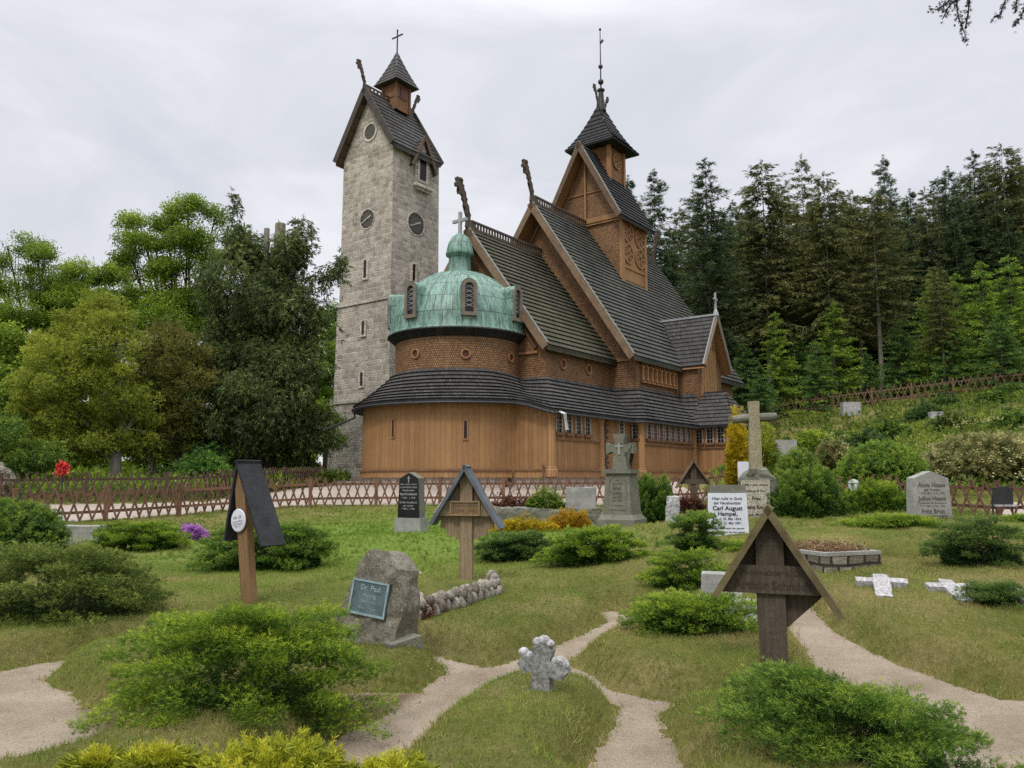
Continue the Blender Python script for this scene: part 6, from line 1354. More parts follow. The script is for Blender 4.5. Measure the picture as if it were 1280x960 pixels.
# golden plants by the wall
jun('yellow-orange rounded dwarf conifer in front of the old planted wall', 690, 736, 634, 668, 'gold_orange', 170, 0.0952, 25, per=15, depth=.8, Y=17.6, mode='upright', name='golden_conifer', cat='conifer shrub')
jun('flat yellow-green ground conifer under the old planted wall', 606, 700, 650, 672, 'gold_yellow', 170, 0.0952, 26, per=15, depth=.5, Y=16.6, name='golden_conifer', cat='conifer shrub', var0=.35)
jun('narrow tall yellow conifer at the corner of the church porch', 911, 938, 507, 606, 'gold_yellow', 260, 0.163, 27, per=15, depth=1, Y=27.0, mode='upright', name='golden_conifer', cat='conifer shrub')
jun('loose olive and yellow shrub behind the tall stone cross', 936, 972, 525, 606, 'golden_yew', 160, .26, 28, per=15, depth=1, Y=28.0, mode='upright', name='shrub', cat='shrub', var0=.75)
jun('round yellow-topped bush behind the dense dark shrub', 960, 1034, 558, 606, 'hedge_leaf', 300, 0.136, 29, per=15, depth=.8, Y=22, mode='ball', name='clipped_bush', cat='bush', var0=.62)
jun('large clipped dome-shaped hedge on the slope', 1040, 1160, 550, 612, 'hedge_lime', 620, 0.136, 30, per=15, depth=.7, Y=23.5, mode='ball', name='clipped_hedge', cat='hedge', var0=.58)
jun('broad yellow flowering rhododendron at the right edge above the reddish fence', 1145, 1325, 540, 622, 'rhodo_leaf', 620, 0.184, 31, per=15, depth=.6, Y=24.5, mode='ball', name='rhododendron', cat='flowering shrub', var0=.55)
jun('yellowish rhododendron between the two clipped bushes', 1012, 1066, 548, 592, 'rhodo_leaf', 200, 0.177, 32, per=13, depth=.6, Y=27.5, mode='ball', name='rhododendron', cat='flowering shrub', var0=.5)
jun('bright yellow-green mound on the slope above the clipped bushes', 985, 1052, 536, 566, 'jun_bright', 124, 0.177, 33, per=22, depth=.6, Y=32, mode='ball', name='shrub', cat='shrub', var0=.6)
# heather and flowers
for x0, x1, yt, yb, Y, lab, m in ((138, 168, 641, 655, 17.5, 'dark red heather clump below the left fence', 'heather'), (1182, 1245, 646, 668, 16.5, 'reddish heather clump right of the granite gravestone', 'heather'), (604, 682, 624, 638, 20.6, 'brown-red heather along the old planted wall', 'heather'), (838, 885, 612, 622, 23.5, 'red heather strip under the small dark roofed cross', 'heather'), (222, 262, 642, 656, 17.0, 'clump of purple flowers below the left fence', 'purple_bloom'), (508, 524, 738, 756, 8.1, 'small red heather beside the boulder headstone', 'heather')):
    o = jun(lab, x0, x1, yt, yb, m, 90, .1, int(x0), Y=Y, per=11, depth=.5, mode='ball', hk=.62, name='heather' if m == 'heather' else 'flower_clump', cat='heather' if m == 'heather' else 'flowers', low=True, stem=None, var0=.55)
    if 'planted wall' in lab or 'roofed cross' in lab: o.location.z = at(640, 636, Y).z - .12
o = jun('moss-green cushion plant on the planted wall before the fence', 652, 712, 625, 640, 'jun_bright', 110, 0.0816, 77, Y=20.4, per=11, depth=.4, name='cushion_plant', cat='plant', low=True, stem=None, var0=.6); o.location.z = at(680, 637, 20.4).z - .1
# big-leaved bushes left
jun('lush bright green big-leaved bush behind the dark fence', 212, 292, 566, 602, 'hosta', 190, .42, 34, Y=38, per=13, depth=.7, mode='ball', name='leafy_bush', cat='bush', low=True)
jun('pale green bush right of the big dark conifer trunk', 344, 402, 568, 598, 'hosta', 150, .4, 35, Y=44, per=13, depth=.7, mode='ball', name='leafy_bush', cat='bush', low=True, var0=.65)
jun('yellow-green bush at the left of the big conifer trunk', 285, 322, 566, 600, 'broadleaf_bright', 120, .4, 36, Y=41, per=13, depth=.7, mode='ball', name='leafy_bush', cat='bush', low=True)
def flowers(o, n, rx, ry, h, size, m):
    rg = np.random.default_rng(n); d = rg.normal(0, 1, (n, 3)); d[:, 2] = np.abs(d[:, 2]) * .7 + .05; d[:, 1] -= .4; d /= np.linalg.norm(d, axis=1, keepdims=True); LV = Leaves(); LV.add(leaf_template(7, 3, .5, .45), d * np.array([rx, ry, h]) * rg.uniform(.97, 1.08, (n, 1)), d, size * rg.uniform(.7, 1.3, n), .6); LV.build('blossom', m, o)
for o in [q for q in bpy.data.objects if q.name.startswith('rhododendron')]:
    w = o.children[0].dimensions; flowers(o, 150 if 'broad' in o['label'] else 40, w.x * .47, w.y * .47, w.z * .9, .11, 'cream_bloom')
# hillside shrubs
hs = [(1158, 497, 520, 45, 'jun_dark', 'dark round shrub by the pale gravestone on the hillside', 1.1), (1188, 494, 508, 48, 'jun_dark', 'small dark shrub under the bare-stemmed tree on the hill', .8), (1250, 505, 520, 46, 'jun_green', 'green shrub beside the low pale stone on the hill', 1.1), (1268, 490, 504, 48, 'hedge_leaf', 'small round shrub near the top right of the hillside', 1.0), (1195, 530, 550, 36, 'jun_olive', 'brownish shrub on the hillside above the rhododendron', 1.2), (1110, 536, 556, 36, 'jun_green', 'green shrub on the hillside above the clipped hedge', 1.1), (1060, 526, 542, 40, 'jun_green', 'low green shrub in the middle of the hillside', 1.0), (1000, 525, 545, 40, 'jun_olive', 'olive shrub on the hillside right of the stone cross', 1.0), (1275, 530, 552, 34, 'hedge_leaf', 'leafy shrub at the right edge of the hillside', 1.2), (1085, 545, 562, 34, 'jun_dark', 'dark shrub just behind the clipped hedge', .9)]
for i, (px, yt, yb, Y, m, lab, w) in enumerate(hs):
    g = on(px, Y); shrub('hillside_shrub', lab, 'shrub', g.x, g.y, w, w * .9, max(.6, (yb - yt) / 987 * Y), m, 110, .24, seed=60 + i, per=11, mode='ball', low=True, stem=None)
# uncountable plant cover on the slope
def slope_cover():
    LV = Leaves(); n = 9500; y = RN.uniform(23, 56, n); x = RN.uniform(5, 40, n); k = (x > 5.5 + (y - 23) * .30) & (x < 9 + y * .72) & (y < 54.6 - np.abs(x - 19) * .28)
    k &= ~((x < 12) & (y < 25)); x, y = x[k], y[k]; cl = wob(x * .25, y * .25, 1.0) + RN.normal(0, .4, len(x)); k = cl > -.75; x, y, cl = x[k], y[k], cl[k]; z = height(x, y); n = len(x)
    for j in range(3):
        d = np.stack([RN.normal(0, .6, n), RN.normal(0, .6, n), np.ones(n)], 1); LV.add(T_JUNL[j], np.stack([x + RN.normal(0, .2, n), y + RN.normal(0, .2, n), z + RN.uniform(-.03, .12, n)], 1), d, RN.uniform(.22, .5, n), np.clip(.5 + .28 * cl + RN.normal(0, .12, n), 0, 1), roll=RN.uniform(0, 6.28, n))
    tag(LV.build('ground_cover', 'slope_cover'), 'tangled low plants covering the green hillside', 'ground cover', kind='stuff')
slope_cover()
def undergrowth():
    LV = Leaves(); n = 5200; y = RN.uniform(27, 50, n); x = RN.uniform(-40, -9.8, n); k = (x < -9.8 - (y < 34) * (34 - y) * .28 - np.maximum(0, 29.0 - y) * 2.0) ; x, y = x[k], y[k]; z = height(x, y); n = len(x); cl = wob(x * .3, y * .3, 1.0)
    for j in range(3):
        d = np.stack([RN.normal(0, .6, n), RN.normal(0, .6, n), np.ones(n)], 1); LV.add(T_JUNL[j], np.stack([x + RN.normal(0, .3, n), y + RN.normal(0, .3, n), z + RN.uniform(-.03, .5, n) * np.clip(.6 + cl, .1, 1.3)], 1), d, RN.uniform(.3, .6, n), np.clip(.35 + .25 * cl + RN.normal(0, .12, n), 0, 1), roll=RN.uniform(0, 6.28, n))
    tag(LV.build('undergrowth', 'broadleaf'), 'dim green undergrowth below the trees behind the left fence', 'undergrowth', kind='stuff')
undergrowth()
# ------------------------------------------------------------------ trees
def conifer(name, label, H, br, z0, m, seed, n_br=7, droop=.35, whorl=.5, s=.6, power=.8, ragged=.25, bark='bark', bend=0, gap=0., top_gap=0., step=.42, tpl=None, trunk_r=.22, flat=False):
    o = thing(name, label, 'tree'); r = random.Random(seed); rg = np.random.default_rng(seed); tp = tpl or T_SPR
    mb = MB(); n = 12; pts = [(bend * math.sin(k / n * 3), bend * .5 * math.sin(k / n * 4), H * k / n - (.4 if k == 0 else 0)) for k in range(n + 1)]; mb.tube(pts, [trunk_r * (1 - .93 * k / n) * (1 if H * k / n < z0 + 1 else .55) for k in range(n + 1)], 8)
    z = z0; bm = mb; P, D, S, V = [], [], [], []; sector = [r.uniform(1 - ragged, 1 + ragged) for _ in range(9)]
    while z < H - .15:
        f = (H - z) / (H - z0); base = br * f ** power + .12
        for k in range(max(4, round(n_br * (.55 + .45 * f)))):
            if r.random() < gap * (1 - f * .3) or (f < .35 and r.random() < top_gap): continue
            a = r.uniform(0, 6.283); ln = base * r.uniform(.62, 1.12) * sector[int(a / 6.2832 * 8.99)] * (1 if f < .95 else r.uniform(.3, .9)); zz = z + r.uniform(-.5, .5) * whorl
            tz = ln * (-droop * (.35 + .65 * f) + .10 * (1 - f)) ; m_ = max(2, int(ln / step)); hs = 0
            for j in range(m_ + 1):
                t = (j + .6) / (m_ + .6); sag = tz * t + ln * .10 * t * t * (1 if not flat else 0); x = math.cos(a) * ln * t; y = math.sin(a) * ln * t; w = (1 - t) * (.16 if flat else .22) * ln
                for q in range(2 if t < .75 else 1):
                    sx = r.uniform(-1, 1) * w; P.append((x - math.sin(a) * sx, y + math.cos(a) * sx, zz + sag + r.uniform(-.12, .05))); aa = a + sx / (ln + .1) * 2.2 + r.uniform(-.3, .3)
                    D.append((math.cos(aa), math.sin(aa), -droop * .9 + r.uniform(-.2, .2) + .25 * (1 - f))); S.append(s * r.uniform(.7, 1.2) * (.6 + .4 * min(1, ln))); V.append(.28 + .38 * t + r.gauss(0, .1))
            if f > .3 and k % 2 == 0: mb.tube([(0, 0, zz), (math.cos(a) * ln * .6, math.sin(a) * ln * .6, zz + tz * .6)], [.035, .012], 4, False)
        z += whorl * r.uniform(.75, 1.2) * (.55 + .45 * f)
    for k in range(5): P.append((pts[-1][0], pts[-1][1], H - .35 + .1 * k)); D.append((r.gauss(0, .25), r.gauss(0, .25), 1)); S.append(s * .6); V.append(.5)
    mb.build('trunk', bark, o); P, D, S, V = map(np.array, (P, D, S, V)); LV = Leaves()
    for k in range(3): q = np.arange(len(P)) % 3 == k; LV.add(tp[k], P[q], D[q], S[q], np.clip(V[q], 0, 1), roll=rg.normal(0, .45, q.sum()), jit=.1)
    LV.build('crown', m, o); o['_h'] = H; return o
PROTO = {}
def tree_proto(key, *a, **k): PROTO[key] = [conifer(*a, **k), False]
tree_proto('dense', 'spruce_tree', 'x', 24, 3.4, 3.0, 'spruce_dark', 101, n_br=9, droop=.42, whorl=.55, s=.58, step=.3, ragged=.3)
tree_proto('dense_b', 'spruce_tree', 'x', 24, 3.0, 2.0, 'spruce_blue', 107, n_br=9, droop=.38, whorl=.55, s=.58, step=.3, ragged=.35, gap=.06)
tree_proto('olive', 'spruce_tree', 'x', 24, 3.6, 7.5, 'spruce_olive', 102, n_br=9, droop=.75, whorl=.55, s=.6, step=.3, power=.55, ragged=.3, bark='bark_grey', tpl=T_HANG, trunk_r=.2, top_gap=.1)
tree_proto('sparse', 'spruce_tree', 'x', 24, 3.0, 6.0, 'spruce_olive', 103, n_br=8, droop=.55, whorl=.6, s=.58, step=.3, power=.62, ragged=.4, gap=.22, top_gap=.2, bark='bark_grey', trunk_r=.17)
tree_proto('bare', 'spruce_tree', 'x', 24, 2.9, 9.5, 'spruce_olive', 104, n_br=8, droop=.6, whorl=.6, s=.58, step=.3, power=.5, ragged=.35, gap=.1, bark='bark_grey', trunk_r=.19)
tree_proto('fir', 'young_fir', 'x', 9, 2.3, .3, 'fir_bright', 105, n_br=11, droop=.10, whorl=.60, s=.40, step=.2, ragged=.18, flat=True, trunk_r=.12)
tree_proto('fir_g', 'young_fir', 'x', 9, 2.5, .3, 'fir_green', 106, n_br=12, droop=.16, whorl=.6, s=.42, step=.21, ragged=.22, flat=True, trunk_r=.12)
def plant(key, label, px, ytop, Y, w=1.0, rz=None, group=None, sink=.2):
    src, used = PROTO[key]; g = on(px, Y); H = src['_h']; zt = at(px, ytop, Y).z; h = zt - g.z + sink; sz = h / H; rz = rnd.uniform(0, 6.28) if rz is None else rz; w *= 1.28 if H > 15 else 1.0; sc = (sz * w, sz * w, sz)
    if not used: o = src; PROTO[key][1] = True; o.location = g - Vector((0, 0, sink)); o.rotation_euler = (0, 0, rz); o.scale = sc; o['label'] = label
    else: o = copy_tree(src, g - Vector((0, 0, sink)), rz, sc, label)
    if group: o['group'] = group
    return o
FG = 'tall conifers of the hilltop forest'
front = [('dense', 'tall dark spruce peeping out just right of the church turret', 826, 214, 66, 1.0), ('dense_b', 'dark spruce with a bushy tufted tip beside the gable cross', 894, 200, 58, 1.15), ('olive', 'olive-brown spruce with drooping boughs right of the tufted one', 968, 203, 60, 1.2), ('sparse', 'thin gappy spruce with sky showing through its top', 1020, 196, 62, 1.0), ('olive', 'olive spruce with a pale stem, behind the bright firs', 1048, 218, 58, 1.0), ('bare', 'tall spruce with a long bare pale trunk standing before the forest', 1110, 238, 57, 1.25), ('dense', 'forked-looking dark spruce rising behind the bare-trunked one', 1128, 196, 68, .9), ('olive', 'brown-green spruce between the bare-trunked tree and the right edge', 1085, 240, 63, 1.05), ('sparse', 'short dark spruce low in the skyline gap on the right', 1180, 236, 66, 1.0), ('dense', 'broad dark spruce right of the skyline gap', 1212, 210, 66, 1.05), ('dense_b', 'tall dark spruce with a spiky top near the right edge', 1246, 190, 68, 1.0), ('olive', 'spruce cut by the right edge of the picture', 1284, 182, 66, 1.1), ('dense', 'dark spruce just behind the gable cross, lower than its neighbours', 928, 252, 68, .95), ('bare', 'spruce with pale stem leaning over the hillside fence', 1190, 330, 53, 1.0)]
for key, lab, px, yt, Y, w in front: plant(key, lab, px, yt, Y, w, group=FG)
row = 'dark spruce in the crowded back row of the hilltop forest'
for i, (px, yt, Y) in enumerate([(792, 222, 72), (858, 262, 74), (876, 240, 70), (912, 262, 75), (945, 250, 76), (992, 232, 76), (1004, 255, 70), (1066, 238, 74), (1075, 252, 70), (1098, 262, 77), (1145, 250, 76), (1160, 238, 73), (1168, 262, 69), (1196, 224, 77), (1228, 218, 75), (1262, 206, 76), (1300, 196, 74), (1320, 205, 70), (1340, 215, 66), (1150, 275, 67), (1235, 250, 66), (1040, 262, 70), (1120, 262, 74), (960, 275, 70), (845, 285, 72), (1270, 245, 64), (1365, 220, 72), (885, 268, 80), (918, 272, 82), (952, 262, 81), (985, 256, 82), (1012, 268, 80), (1032, 250, 83), (1056, 262, 82), (1088, 256, 83), (1112, 258, 80), (1136, 268, 82), (1156, 262, 84), (1184, 256, 82), (1206, 244, 83), (1232, 238, 82), (1256, 228, 83), (1280, 222, 82), (1310, 216, 83)]):
    plant(('dense', 'dense_b', 'sparse', 'dense')[i % 4], row, px, yt, Y, rnd.uniform(1.05, 1.35), group='back row of the hilltop forest')
for i, (px, yt, Y, w) in enumerate([(900, 288, 64, 1.2), (985, 288, 66, 1.2), (1060, 293, 66, 1.25), (1140, 288, 65, 1.3), (1215, 278, 64, 1.3), (1285, 273, 63, 1.3), (940, 303, 67, 1.2), (1020, 303, 68, 1.2), (1100, 303, 68, 1.2), (1180, 298, 66, 1.2), (1250, 293, 66, 1.2), (865, 360, 68, 1.2)]):
    plant('dense_b', 'lower dark spruce filling the shade below the hilltop forest canopy', px, yt, Y, w, group='shaded understorey spruces')
for i, (key, lab, px, yt, Y, w) in enumerate([('fir_g', 'blue-green young fir beside the transept gable of the church', 935, 425, 56, 1.0), ('fir', 'bright young fir with a pointed top, left of the pair by the pale stem', 977, 392, 56, 1.1), ('fir_g', 'green young fir tucked behind the bright pointed one', 1005, 412, 58, 1.1), ('fir', 'bright young fir in the middle of the row above the fence', 1052, 380, 56, 1.25), ('fir_g', 'dark-skirted young fir left of the long bare trunk', 1028, 425, 55, 1.1), ('fir_g', 'wide green young fir right of the long bare trunk', 1135, 398, 56, 1.35), ('fir', 'tall lime-green young fir with tiered branches on the right', 1182, 342, 55, 1.15), ('fir', 'lime-green young fir next to the tallest one', 1212, 345, 54, 1.1), ('fir', 'bright young fir second from the right edge', 1246, 330, 53, 1.1), ('fir', 'bright young fir at the right edge of the picture', 1282, 322, 52, 1.25), ('fir_g', 'darker young fir in front of the lime-green pair', 1200, 398, 53, 1.3), ('fir_g', 'dark green young fir close to the hill fence at the right', 1264, 390, 51, 1.3), ('fir_g', 'low young fir behind the fence, middle of the slope', 1092, 440, 55, 1.3), ('fir_g', 'small young fir just above the end of the church porch', 955, 455, 54, 1.2)]): plant(key, lab, px, yt, Y, w, group='young firs along the hill fence')
# ---- broadleaf trees
def blob_points(ells, n, rg, shell=.55, clump=.45, per=42, sq=.7):
    m_ = max(6, n // per); vol = np.array([e[3] * e[4] * e[5] for e in ells]) ** .72; c = rg.choice(len(ells), m_, p=vol / vol.sum()); E = np.array(ells)[c]; d = rg.normal(0, 1, (m_, 3)); d /= np.linalg.norm(d, axis=1, keepdims=True); r = rg.uniform(shell ** 2, 1.0, m_) ** .5 * rg.uniform(.8, 1.12, m_)
    C = E[:, :3] + d * E[:, 3:6] * r[:, None]; q = rg.integers(0, m_, n); o = rg.normal(0, 1, (n, 3)); o /= np.linalg.norm(o, axis=1, keepdims=True) + 1e-9; o *= rg.uniform(.2, 1, n)[:, None] ** .6; cs = clump * rg.uniform(.6, 1.35, m_)
    global _cv; _cv = rg.normal(0, .13, m_)[q]
    return C[q] + o * cs[q][:, None] * np.array([1, 1, sq]), d[q] * .5 + o, np.clip(r[q] + .25 * o[:, 2], 0, 1.3)
def limb_tree(name, label, px, Y, ells, m, n, s, seed, trunk_r=.28, bark='bark_dark', tpl=None, cat='tree', fork=.3, hang=0.0, shell=.5, base_z=None, splay=.6, clump=.45, per=42, sq=.7, var0=.5, group=None, limbs=None):
    g = on(px, Y); o = thing(name, label, cat, g, 0, group); rg = np.random.default_rng(seed); r = random.Random(seed); tp = tpl or T_LEAF; H = max(e[2] + e[5] for e in ells)
    mb = MB(); f0 = H * fork; mb.tube([(0, 0, -.4), (r.uniform(-.1, .1), r.uniform(-.1, .1), f0 * .5), (0, 0, f0)], [trunk_r * 1.25, trunk_r, trunk_r * .85], 10)
    for e in ells[:limbs]:
        q = Vector(e[:3]); st = Vector((0, 0, f0 * r.uniform(.75, 1))); mid = st.lerp(q, .5) + Vector((r.uniform(-.4, .4), r.uniform(-.4, .4), r.uniform(.1, .6))); mb.tube([st, mid, q], [trunk_r * .5, trunk_r * .3, trunk_r * .12], 6)
        for _ in range(5): a = rg.normal(0, 1, 3); a /= np.linalg.norm(a); mb.tube([mid.lerp(q, r.uniform(.2, .9)), q + Vector(a * np.array(e[3:6]) * .8)], [trunk_r * .14, trunk_r * .03], 5, False)
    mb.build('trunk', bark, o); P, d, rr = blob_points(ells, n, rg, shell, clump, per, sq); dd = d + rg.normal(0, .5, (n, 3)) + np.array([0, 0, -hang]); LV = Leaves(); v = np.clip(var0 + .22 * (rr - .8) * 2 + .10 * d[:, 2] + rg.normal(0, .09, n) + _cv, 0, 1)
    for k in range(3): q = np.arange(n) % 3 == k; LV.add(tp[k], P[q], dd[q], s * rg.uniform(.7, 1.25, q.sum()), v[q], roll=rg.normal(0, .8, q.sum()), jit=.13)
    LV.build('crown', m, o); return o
def crown_px(px, Y, blobs, depth=.9):
    """blobs given as (x, y, rx, ry) on the photograph at distance Y -> ellipsoids around the tree's foot"""
    g = on(px, Y); k = Y / 985; out = []; r = random.Random(int(px))
    for x, y, rx, ry in blobs: p = at(x, y, Y); out.append((p.x - g.x, r.uniform(-.5, .5) * rx * k, p.z - g.z, rx * k, rx * k * depth, ry * k))
    return out
limb_tree('broadleaf_tree', 'tall airy broadleaf tree behind the round yellow-green tree, left of the dark conifer', 222, 60, crown_px(222, 60, [(152, 296, 22, 12), (176, 276, 26, 12), (212, 280, 26, 14), (240, 268, 26, 13), (272, 272, 24, 14), (292, 296, 22, 20), (158, 320, 24, 13), (198, 310, 30, 15), (240, 305, 30, 16), (180, 342, 28, 15), (222, 338, 30, 16), (266, 332, 30, 20), (206, 368, 36, 18), (255, 372, 36, 20), (165, 372, 30, 16), (222, 400, 60, 26)]), 'broadleaf', 8600, .5, 201, .35, 'bark_dark', fork=.35, shell=.3, clump=1.05, per=55, sq=.55)
limb_tree('broadleaf_tree', 'lacy broadleaf tree at the far left with sky showing through', 40, 62, crown_px(40, 62, [(10, 308, 24, 10), (42, 302, 22, 10), (62, 322, 20, 10), (-14, 328, 30, 14), (28, 334, 28, 13), (62, 350, 26, 12), (95, 340, 20, 12), (10, 362, 36, 15), (52, 376, 34, 15), (92, 372, 30, 16), (25, 400, 46, 18), (85, 405, 46, 20)]), 'broadleaf', 6200, .5, 202, .3, 'bark_dark', fork=.4, shell=.3, clump=1.0, per=55, sq=.55)
limb_tree('broadleaf_tree', 'dull green broadleaf tree low between the two lacy ones', 112, 66, crown_px(112, 66, [(95, 352, 30, 20), (130, 345, 30, 22), (115, 385, 44, 32), (70, 400, 40, 30)]), 'broadleaf', 3800, .55, 203, .3, 'bark_dark', fork=.4, shell=.35)
limb_tree('broadleaf_tree', 'bright green broadleaf tree glimpsed between the dark conifer and the tower', 408, 56, crown_px(408, 56, [(415, 445, 26, 40), (395, 480, 34, 50), (410, 400, 22, 34), (385, 530, 34, 30)]), 'broadleaf_bright', 4000, .45, 204, .25, 'bark_dark', fork=.3, shell=.35)
for i, (px, Y, bl) in enumerate([(-40, 66, [(-60, 400, 60, 60), (-20, 430, 60, 60), (-40, 500, 70, 60)]), (20, 56, [(10, 440, 60, 46), (30, 490, 60, 50), (10, 540, 60, 40)]), (190, 62, [(185, 430, 60, 46), (210, 480, 60, 50), (190, 530, 60, 45)]), (265, 64, [(262, 410, 46, 50), (285, 470, 46, 60), (270, 530, 50, 50)]), (350, 66, [(350, 430, 50, 50), (370, 500, 50, 60), (350, 560, 50, 40)]), (100, 64, [(90, 440, 56, 40), (110, 500, 60, 60), (95, 555, 60, 40)])]):
    limb_tree('broadleaf_tree', 'mid-green broadleaf tree in the dim wood behind the left fence', px, Y, crown_px(px, Y, bl), 'broadleaf', 2600, .8, 210 + i, .25, 'bark_dark', fork=.3, shell=.3, clump=.9, group='wood behind the left fence')
T_YEW = [brush_template(7, k + 60, .14, .8, .6) for k in range(3)]
limb_tree('yew_tree', 'round yellow-green yew tree with a pale trunk behind the left fences', 143, 37, crown_px(143, 37, [(118, 390, 36, 32), (95, 425, 58, 44), (150, 430, 40, 42), (80, 475, 62, 50), (135, 490, 58, 52), (60, 520, 46, 40), (110, 545, 56, 30), (165, 530, 30, 44), (40, 560, 40, 30)]), 'golden_yew', 26000, .24, 220, .26, 'bark_grey', tpl=T_YEW, fork=.2, hang=.1, shell=.5, clump=.5, per=70)
limb_tree('yew_tree', 'bronze-green rounded yew tree between the yellow-green one and the dark conifer', 222, 40, crown_px(222, 40, [(205, 425, 30, 26), (225, 455, 46, 42), (195, 480, 40, 50), (240, 500, 38, 50), (210, 540, 48, 40), (250, 545, 28, 30)]), 'bronze_yew', 17000, .24, 221, .22, 'bark', tpl=T_YEW, fork=.2, hang=.1, shell=.5, clump=.5, per=70)
limb_tree('shrub', 'grey-green shrub at the far left above the boulder', 18, 34, crown_px(18, 34, [(5, 545, 40, 26), (40, 570, 40, 22), (10, 585, 40, 18)]), 'hedge_leaf', 3600, .25, 222, .1, 'bark', tpl=T_YEW, fork=.1, cat='shrub', shell=.4)
for i, (px, Y, bl) in enumerate([(150, 52, [(120, 565, 44, 26), (165, 570, 40, 26)]), (320, 54, [(300, 565, 44, 28), (345, 568, 44, 26)]), (60, 50, [(40, 570, 44, 26), (85, 566, 40, 26)]), (235, 53, [(215, 560, 44, 30), (260, 566, 40, 26)])]):
    limb_tree('broadleaf_bush', 'tall bush filling the gap under the trees behind the left fence', px, Y, crown_px(px, Y, bl), 'broadleaf', 1500, .6, 240 + i, .08, 'bark_dark', fork=.2, shell=.2, cat='bush', group='bushes under the left trees')
# ---- old topped conifer
Y = 41.5; bl = [(318, 322, 26, 18), (352, 318, 26, 16), (300, 312, 26, 26), (372, 308, 18, 30), (345, 335, 40, 26), (275, 345, 28, 34), (325, 370, 62, 40), (285, 400, 42, 44), (370, 395, 44, 46), (320, 440, 72, 46), (280, 480, 42, 46), (365, 470, 52, 50), (325, 510, 76, 40), (290, 540, 46, 28), (375, 530, 46, 34), (325, 552, 60, 22)]
oc = limb_tree('old_conifer', 'massive dark drooping conifer with sawn-off tops beside the bell tower', 333, Y, crown_px(333, Y, bl, .8), 'old_conifer', 30000, .36, 230, .42, 'bark_dark', tpl=T_HANG, fork=.35, hang=1.1, shell=.45, limbs=4, clump=.62, per=55, sq=1.5)
g = oc.location; LV = Leaves(); rg = np.random.default_rng(5)
def spire_px(x, y0, y1, w, n):
    P = []; n *= 2
    for k in range(n): f = rg.uniform(0, 1); p = at(x + rg.normal(0, w * (.15 + .85 * f)) * .6, y0 + (y1 - y0) * f, Y); P.append((p.x - g.x, rg.normal(0, .5 * f + .1), p.z - g.z))
    d = rg.normal(0, .6, (n, 3)); d[:, 2] -= .6; LV.add(T_HANG[0], np.array(P), d, rg.uniform(.25, .5, n), .45, roll=rg.normal(0, .8, n))
spire_px(294, 240, 330, 18, 110); spire_px(372, 272, 330, 16, 80); spire_px(300, 285, 330, 24, 80); spire_px(388, 278, 320, 8, 40); spire_px(425, 318, 352, 9, 60); spire_px(408, 338, 420, 16, 90)
for x0, y0, x1, y1 in ((385, 350, 430, 330),): 
    P = [at(x0 + (x1 - x0) * f, y0 + (y1 - y0) * f + rg.normal(0, 4), Y) for f in rg.uniform(0, 1, 60)]; d = rg.normal(0, .5, (60, 3)); d[:, 2] -= 1; LV.add(T_HANG[1], np.array([(p.x - g.x, rg.normal(0, .3), p.z - g.z) for p in P]), d, rg.uniform(.4, .8, 60), .4)
LV.build('top_bough', 'old_conifer', oc)
for x, y0, w in ((333, 285, .16), (350, 279, .30)):
    p = at(x, y0, Y) - g; mb = MB(); mb.tube([(p.x * .6, .2, p.z - 5), (p.x, .1, p.z - 1.2), (p.x, .1, p.z)], [w * 1.3, w, w * .92], 10); mb.build('sawn_stem', 'cut_wood', oc)
limb_tree('cedar_bush', 'low dark spreading evergreen at the foot of the big conifer', 385, 43, crown_px(385, 43, [(385, 520, 36, 14), (375, 540, 44, 16), (400, 555, 30, 10)]), 'hedge_leaf', 4200, .28, 231, .12, 'bark_dark', tpl=T_YEW, fork=.3, cat='evergreen', shell=.3)
limb_tree('broadleaf_tree', 'slim dark trunks and shade tree just behind the round yew', 190, 46, crown_px(190, 46, [(190, 520, 40, 30), (160, 500, 40, 40), (230, 540, 40, 30)]), 'broadleaf', 900, .9, 232, .2, 'bark_grey', fork=.6, shell=.3)
# ---- larch reaching over the upper right corner
o = thing('larch_tree', 'dark larch twigs hanging into the upper right corner of the sky', 'tree', (9.2, 5.8, gz(9.2, 5.8))); b0 = o.location; mb = MB(); mb.tube([(0, 0, -.3), (.05, 0, 3), (.1, .05, 7), (0, 0, 13)], [.26, .20, .13, .03], 10); Lp, Ld = [], []; Cp, Cd = [], []
for k in range(46):
    z = 2.6 + k * .22; a = k * 2.4; ln = 3.0 * (1 - k / 56) * rnd.uniform(.7, 1.05); tip = Vector((math.cos(a) * ln, math.sin(a) * ln, z - .35 * ln * .4)); mid = tip * .5 + Vector((0, 0, z * .5 + .12)); mb.tube([(0, 0, z), mid, tip], [.04, .025, .008], 5, False)
    for q in range(70): f = rnd.uniform(.15, 1); p = Vector((0, 0, z)).lerp(tip, f) + Vector((rnd.gauss(0, .14), rnd.gauss(0, .14), rnd.uniform(-.4, .05))); Cp.append(p); Cd.append((math.cos(a) + rnd.gauss(0, .6), math.sin(a) + rnd.gauss(0, .6), -.8))
def px_l(x, y, Yd): return at(x, y, Yd) - b0
for br in [[(1500, -90, 6.4), (1300, -55, 6.3), (1180, -35, 6.2)], [(1400, -90, 6.6), (1330, -70, 6.4), (1260, -50, 6.2)]]:
    pts = [px_l(*q) for q in br]; mb.tube([Vector((0, 0, pts[0].z + .3))] + pts, [.06, .035, .02, .008], 6)
mb.build('trunk', 'bark_dark', o); tw = None
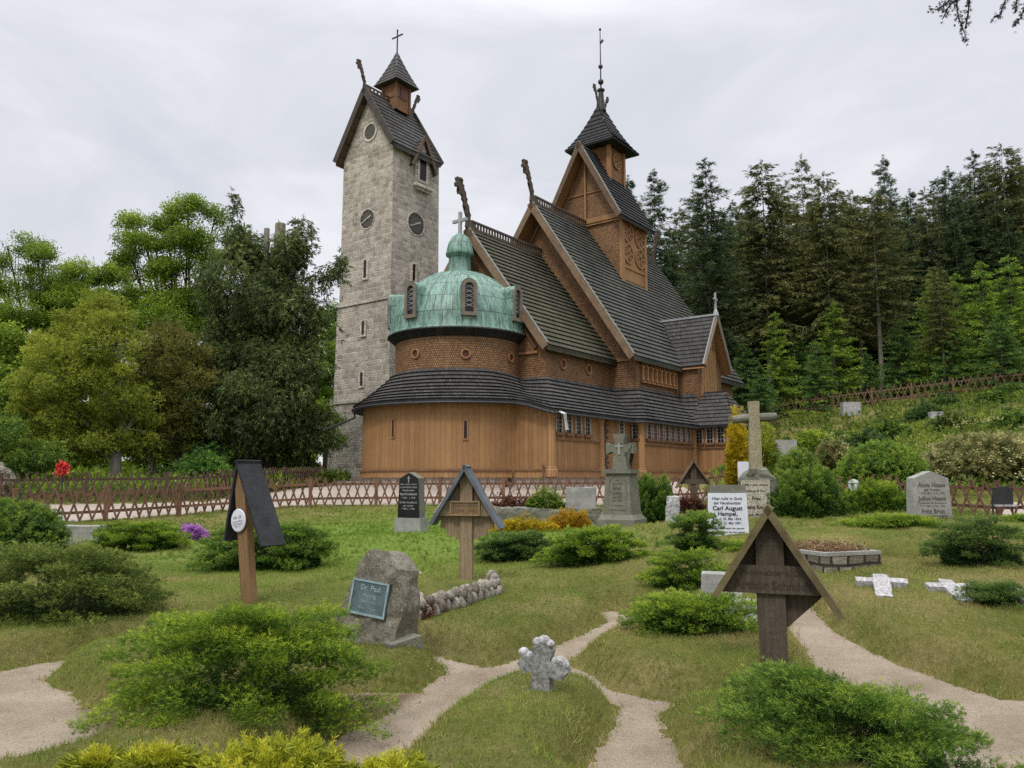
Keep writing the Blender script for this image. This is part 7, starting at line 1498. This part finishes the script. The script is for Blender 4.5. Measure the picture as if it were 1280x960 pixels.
for q in [[(1205, -40), (1185, 2), (1172, 12), (1164, 11)], [(1215, -42), (1200, -5), (1186, 8), (1178, 24)], [(1205, -40), (1196, 5), (1198, 22), (1203, 34), (1209, 52)], [(1222, -40), (1212, -5), (1210, 20), (1206, 36)], [(1272, -50), (1256, 2), (1250, 18), (1241, 23)], [(1285, -50), (1272, -10), (1269, 14)], [(1300, -50), (1284, 0), (1276, 22), (1266, 34)]]:
    pts = [px_l(x, y, 6.2) for x, y in q]; tw = MB(); tw.tube(pts, [.008, .007, .006, .005, .003][:len(pts)], 4)
    tw.build('twig', 'bark_dark', o)
    for a, b in zip(pts[:-1], pts[1:]):
        for k in range(int((b - a).length / .006)): f = rnd.random(); Lp.append(a.lerp(b, f) + Vector((rnd.gauss(0, .012), rnd.gauss(0, .012), rnd.gauss(0, .012)))); Ld.append((rnd.gauss(0, 1), rnd.gauss(0, 1), rnd.gauss(-.6, 1)))
LV = Leaves(); LV.add(T_JUNL[0], np.array(Lp), np.array(Ld), .042, .4); LV.add(T_JUNL[1], np.array(Cp), np.array(Cd), .16, RN.uniform(.2, .9, len(Cp))); LV.build('needles', 'larch', o)
# ------------------------------------------------------------------ sky and light
W = bpy.data.worlds.new('World'); SC.world = W; W.use_nodes = True
nt = W.node_tree; nt.nodes.clear()
SUN_EL, SUN_AZ = R(52), R(205)
out = nt.nodes.new('ShaderNodeOutputWorld'); bg = nt.nodes.new('ShaderNodeBackground')
sky = nt.nodes.new('ShaderNodeTexSky'); sky.sky_type = 'NISHITA'; sky.sun_disc = False; sky.sun_elevation = SUN_EL; sky.sun_rotation = SUN_AZ
tc = nt.nodes.new('ShaderNodeTexCoord'); sep = nt.nodes.new('ShaderNodeSeparateXYZ'); nt.links.new(tc.outputs['Generated'], sep.inputs[0])
BGS = .10
el = ramp(nt, [(0, (.69, .70, .73)), (.10, (.755, .765, .795)), (.30, (.74, .755, .805)), (.52, (.74, .76, .81)), (.72, (1.7, 1.72, 1.8)), (1, (3.0, 3.0, 3.05))]); nt.links.new(sep.outputs[2], el.inputs[0])
st = N(nt, 'ShaderNodeVectorMath', operation='MULTIPLY'); nt.links.new(tc.outputs['Generated'], st.inputs[0]); st.inputs[1].default_value = (1, 1, 2.6)
cl = noise(nt, 2.1, 6, .6, st.outputs[0], .8); cr = ramp(nt, [(.3, (.83, .845, .87)), (.5, (.98, .98, .985)), (.66, (1.15, 1.14, 1.12))]); nt.links.new(cl, cr.inputs[0])
cc = mixc(nt, el.outputs[0], cr.outputs[0], .9, 'MULTIPLY')
sc_ = N(nt, 'ShaderNodeVectorMath', operation='SCALE'); nt.links.new(cc, sc_.inputs[0]); sc_.inputs['Scale'].default_value = 1 / BGS
mx = mixc(nt, sky.outputs[0], sc_.outputs[0], .93)
nt.links.new(mx, bg.inputs[0]); bg.inputs[1].default_value = BGS; nt.links.new(bg.outputs[0], out.inputs[0])
sd = bpy.data.lights.new('sun', 'SUN'); sd.energy = 1.5; sd.angle = R(11); sd.color = (1, .95, .88)
so = bpy.data.objects.new('sun', sd); COL.objects.link(so)
dv = Vector((math.sin(SUN_AZ) * math.cos(SUN_EL), math.cos(SUN_AZ) * math.cos(SUN_EL), math.sin(SUN_EL)))
so.rotation_euler = dv.to_track_quat('Z', 'Y').to_euler(); so.location = (0, -5, 40)
vs = SC.view_settings; vs.view_transform = 'Standard'; vs.look = 'None'; vs.gamma = 1; vs.exposure = .12; vs.use_curve_mapping = False
SC.render.resolution_x, SC.render.resolution_y = 1024, 768
SC.cycles.use_denoising = False; SC.cycles.max_bounces = 5; SC.cycles.diffuse_bounces = 3; SC.cycles.transparent_max_bounces = 4
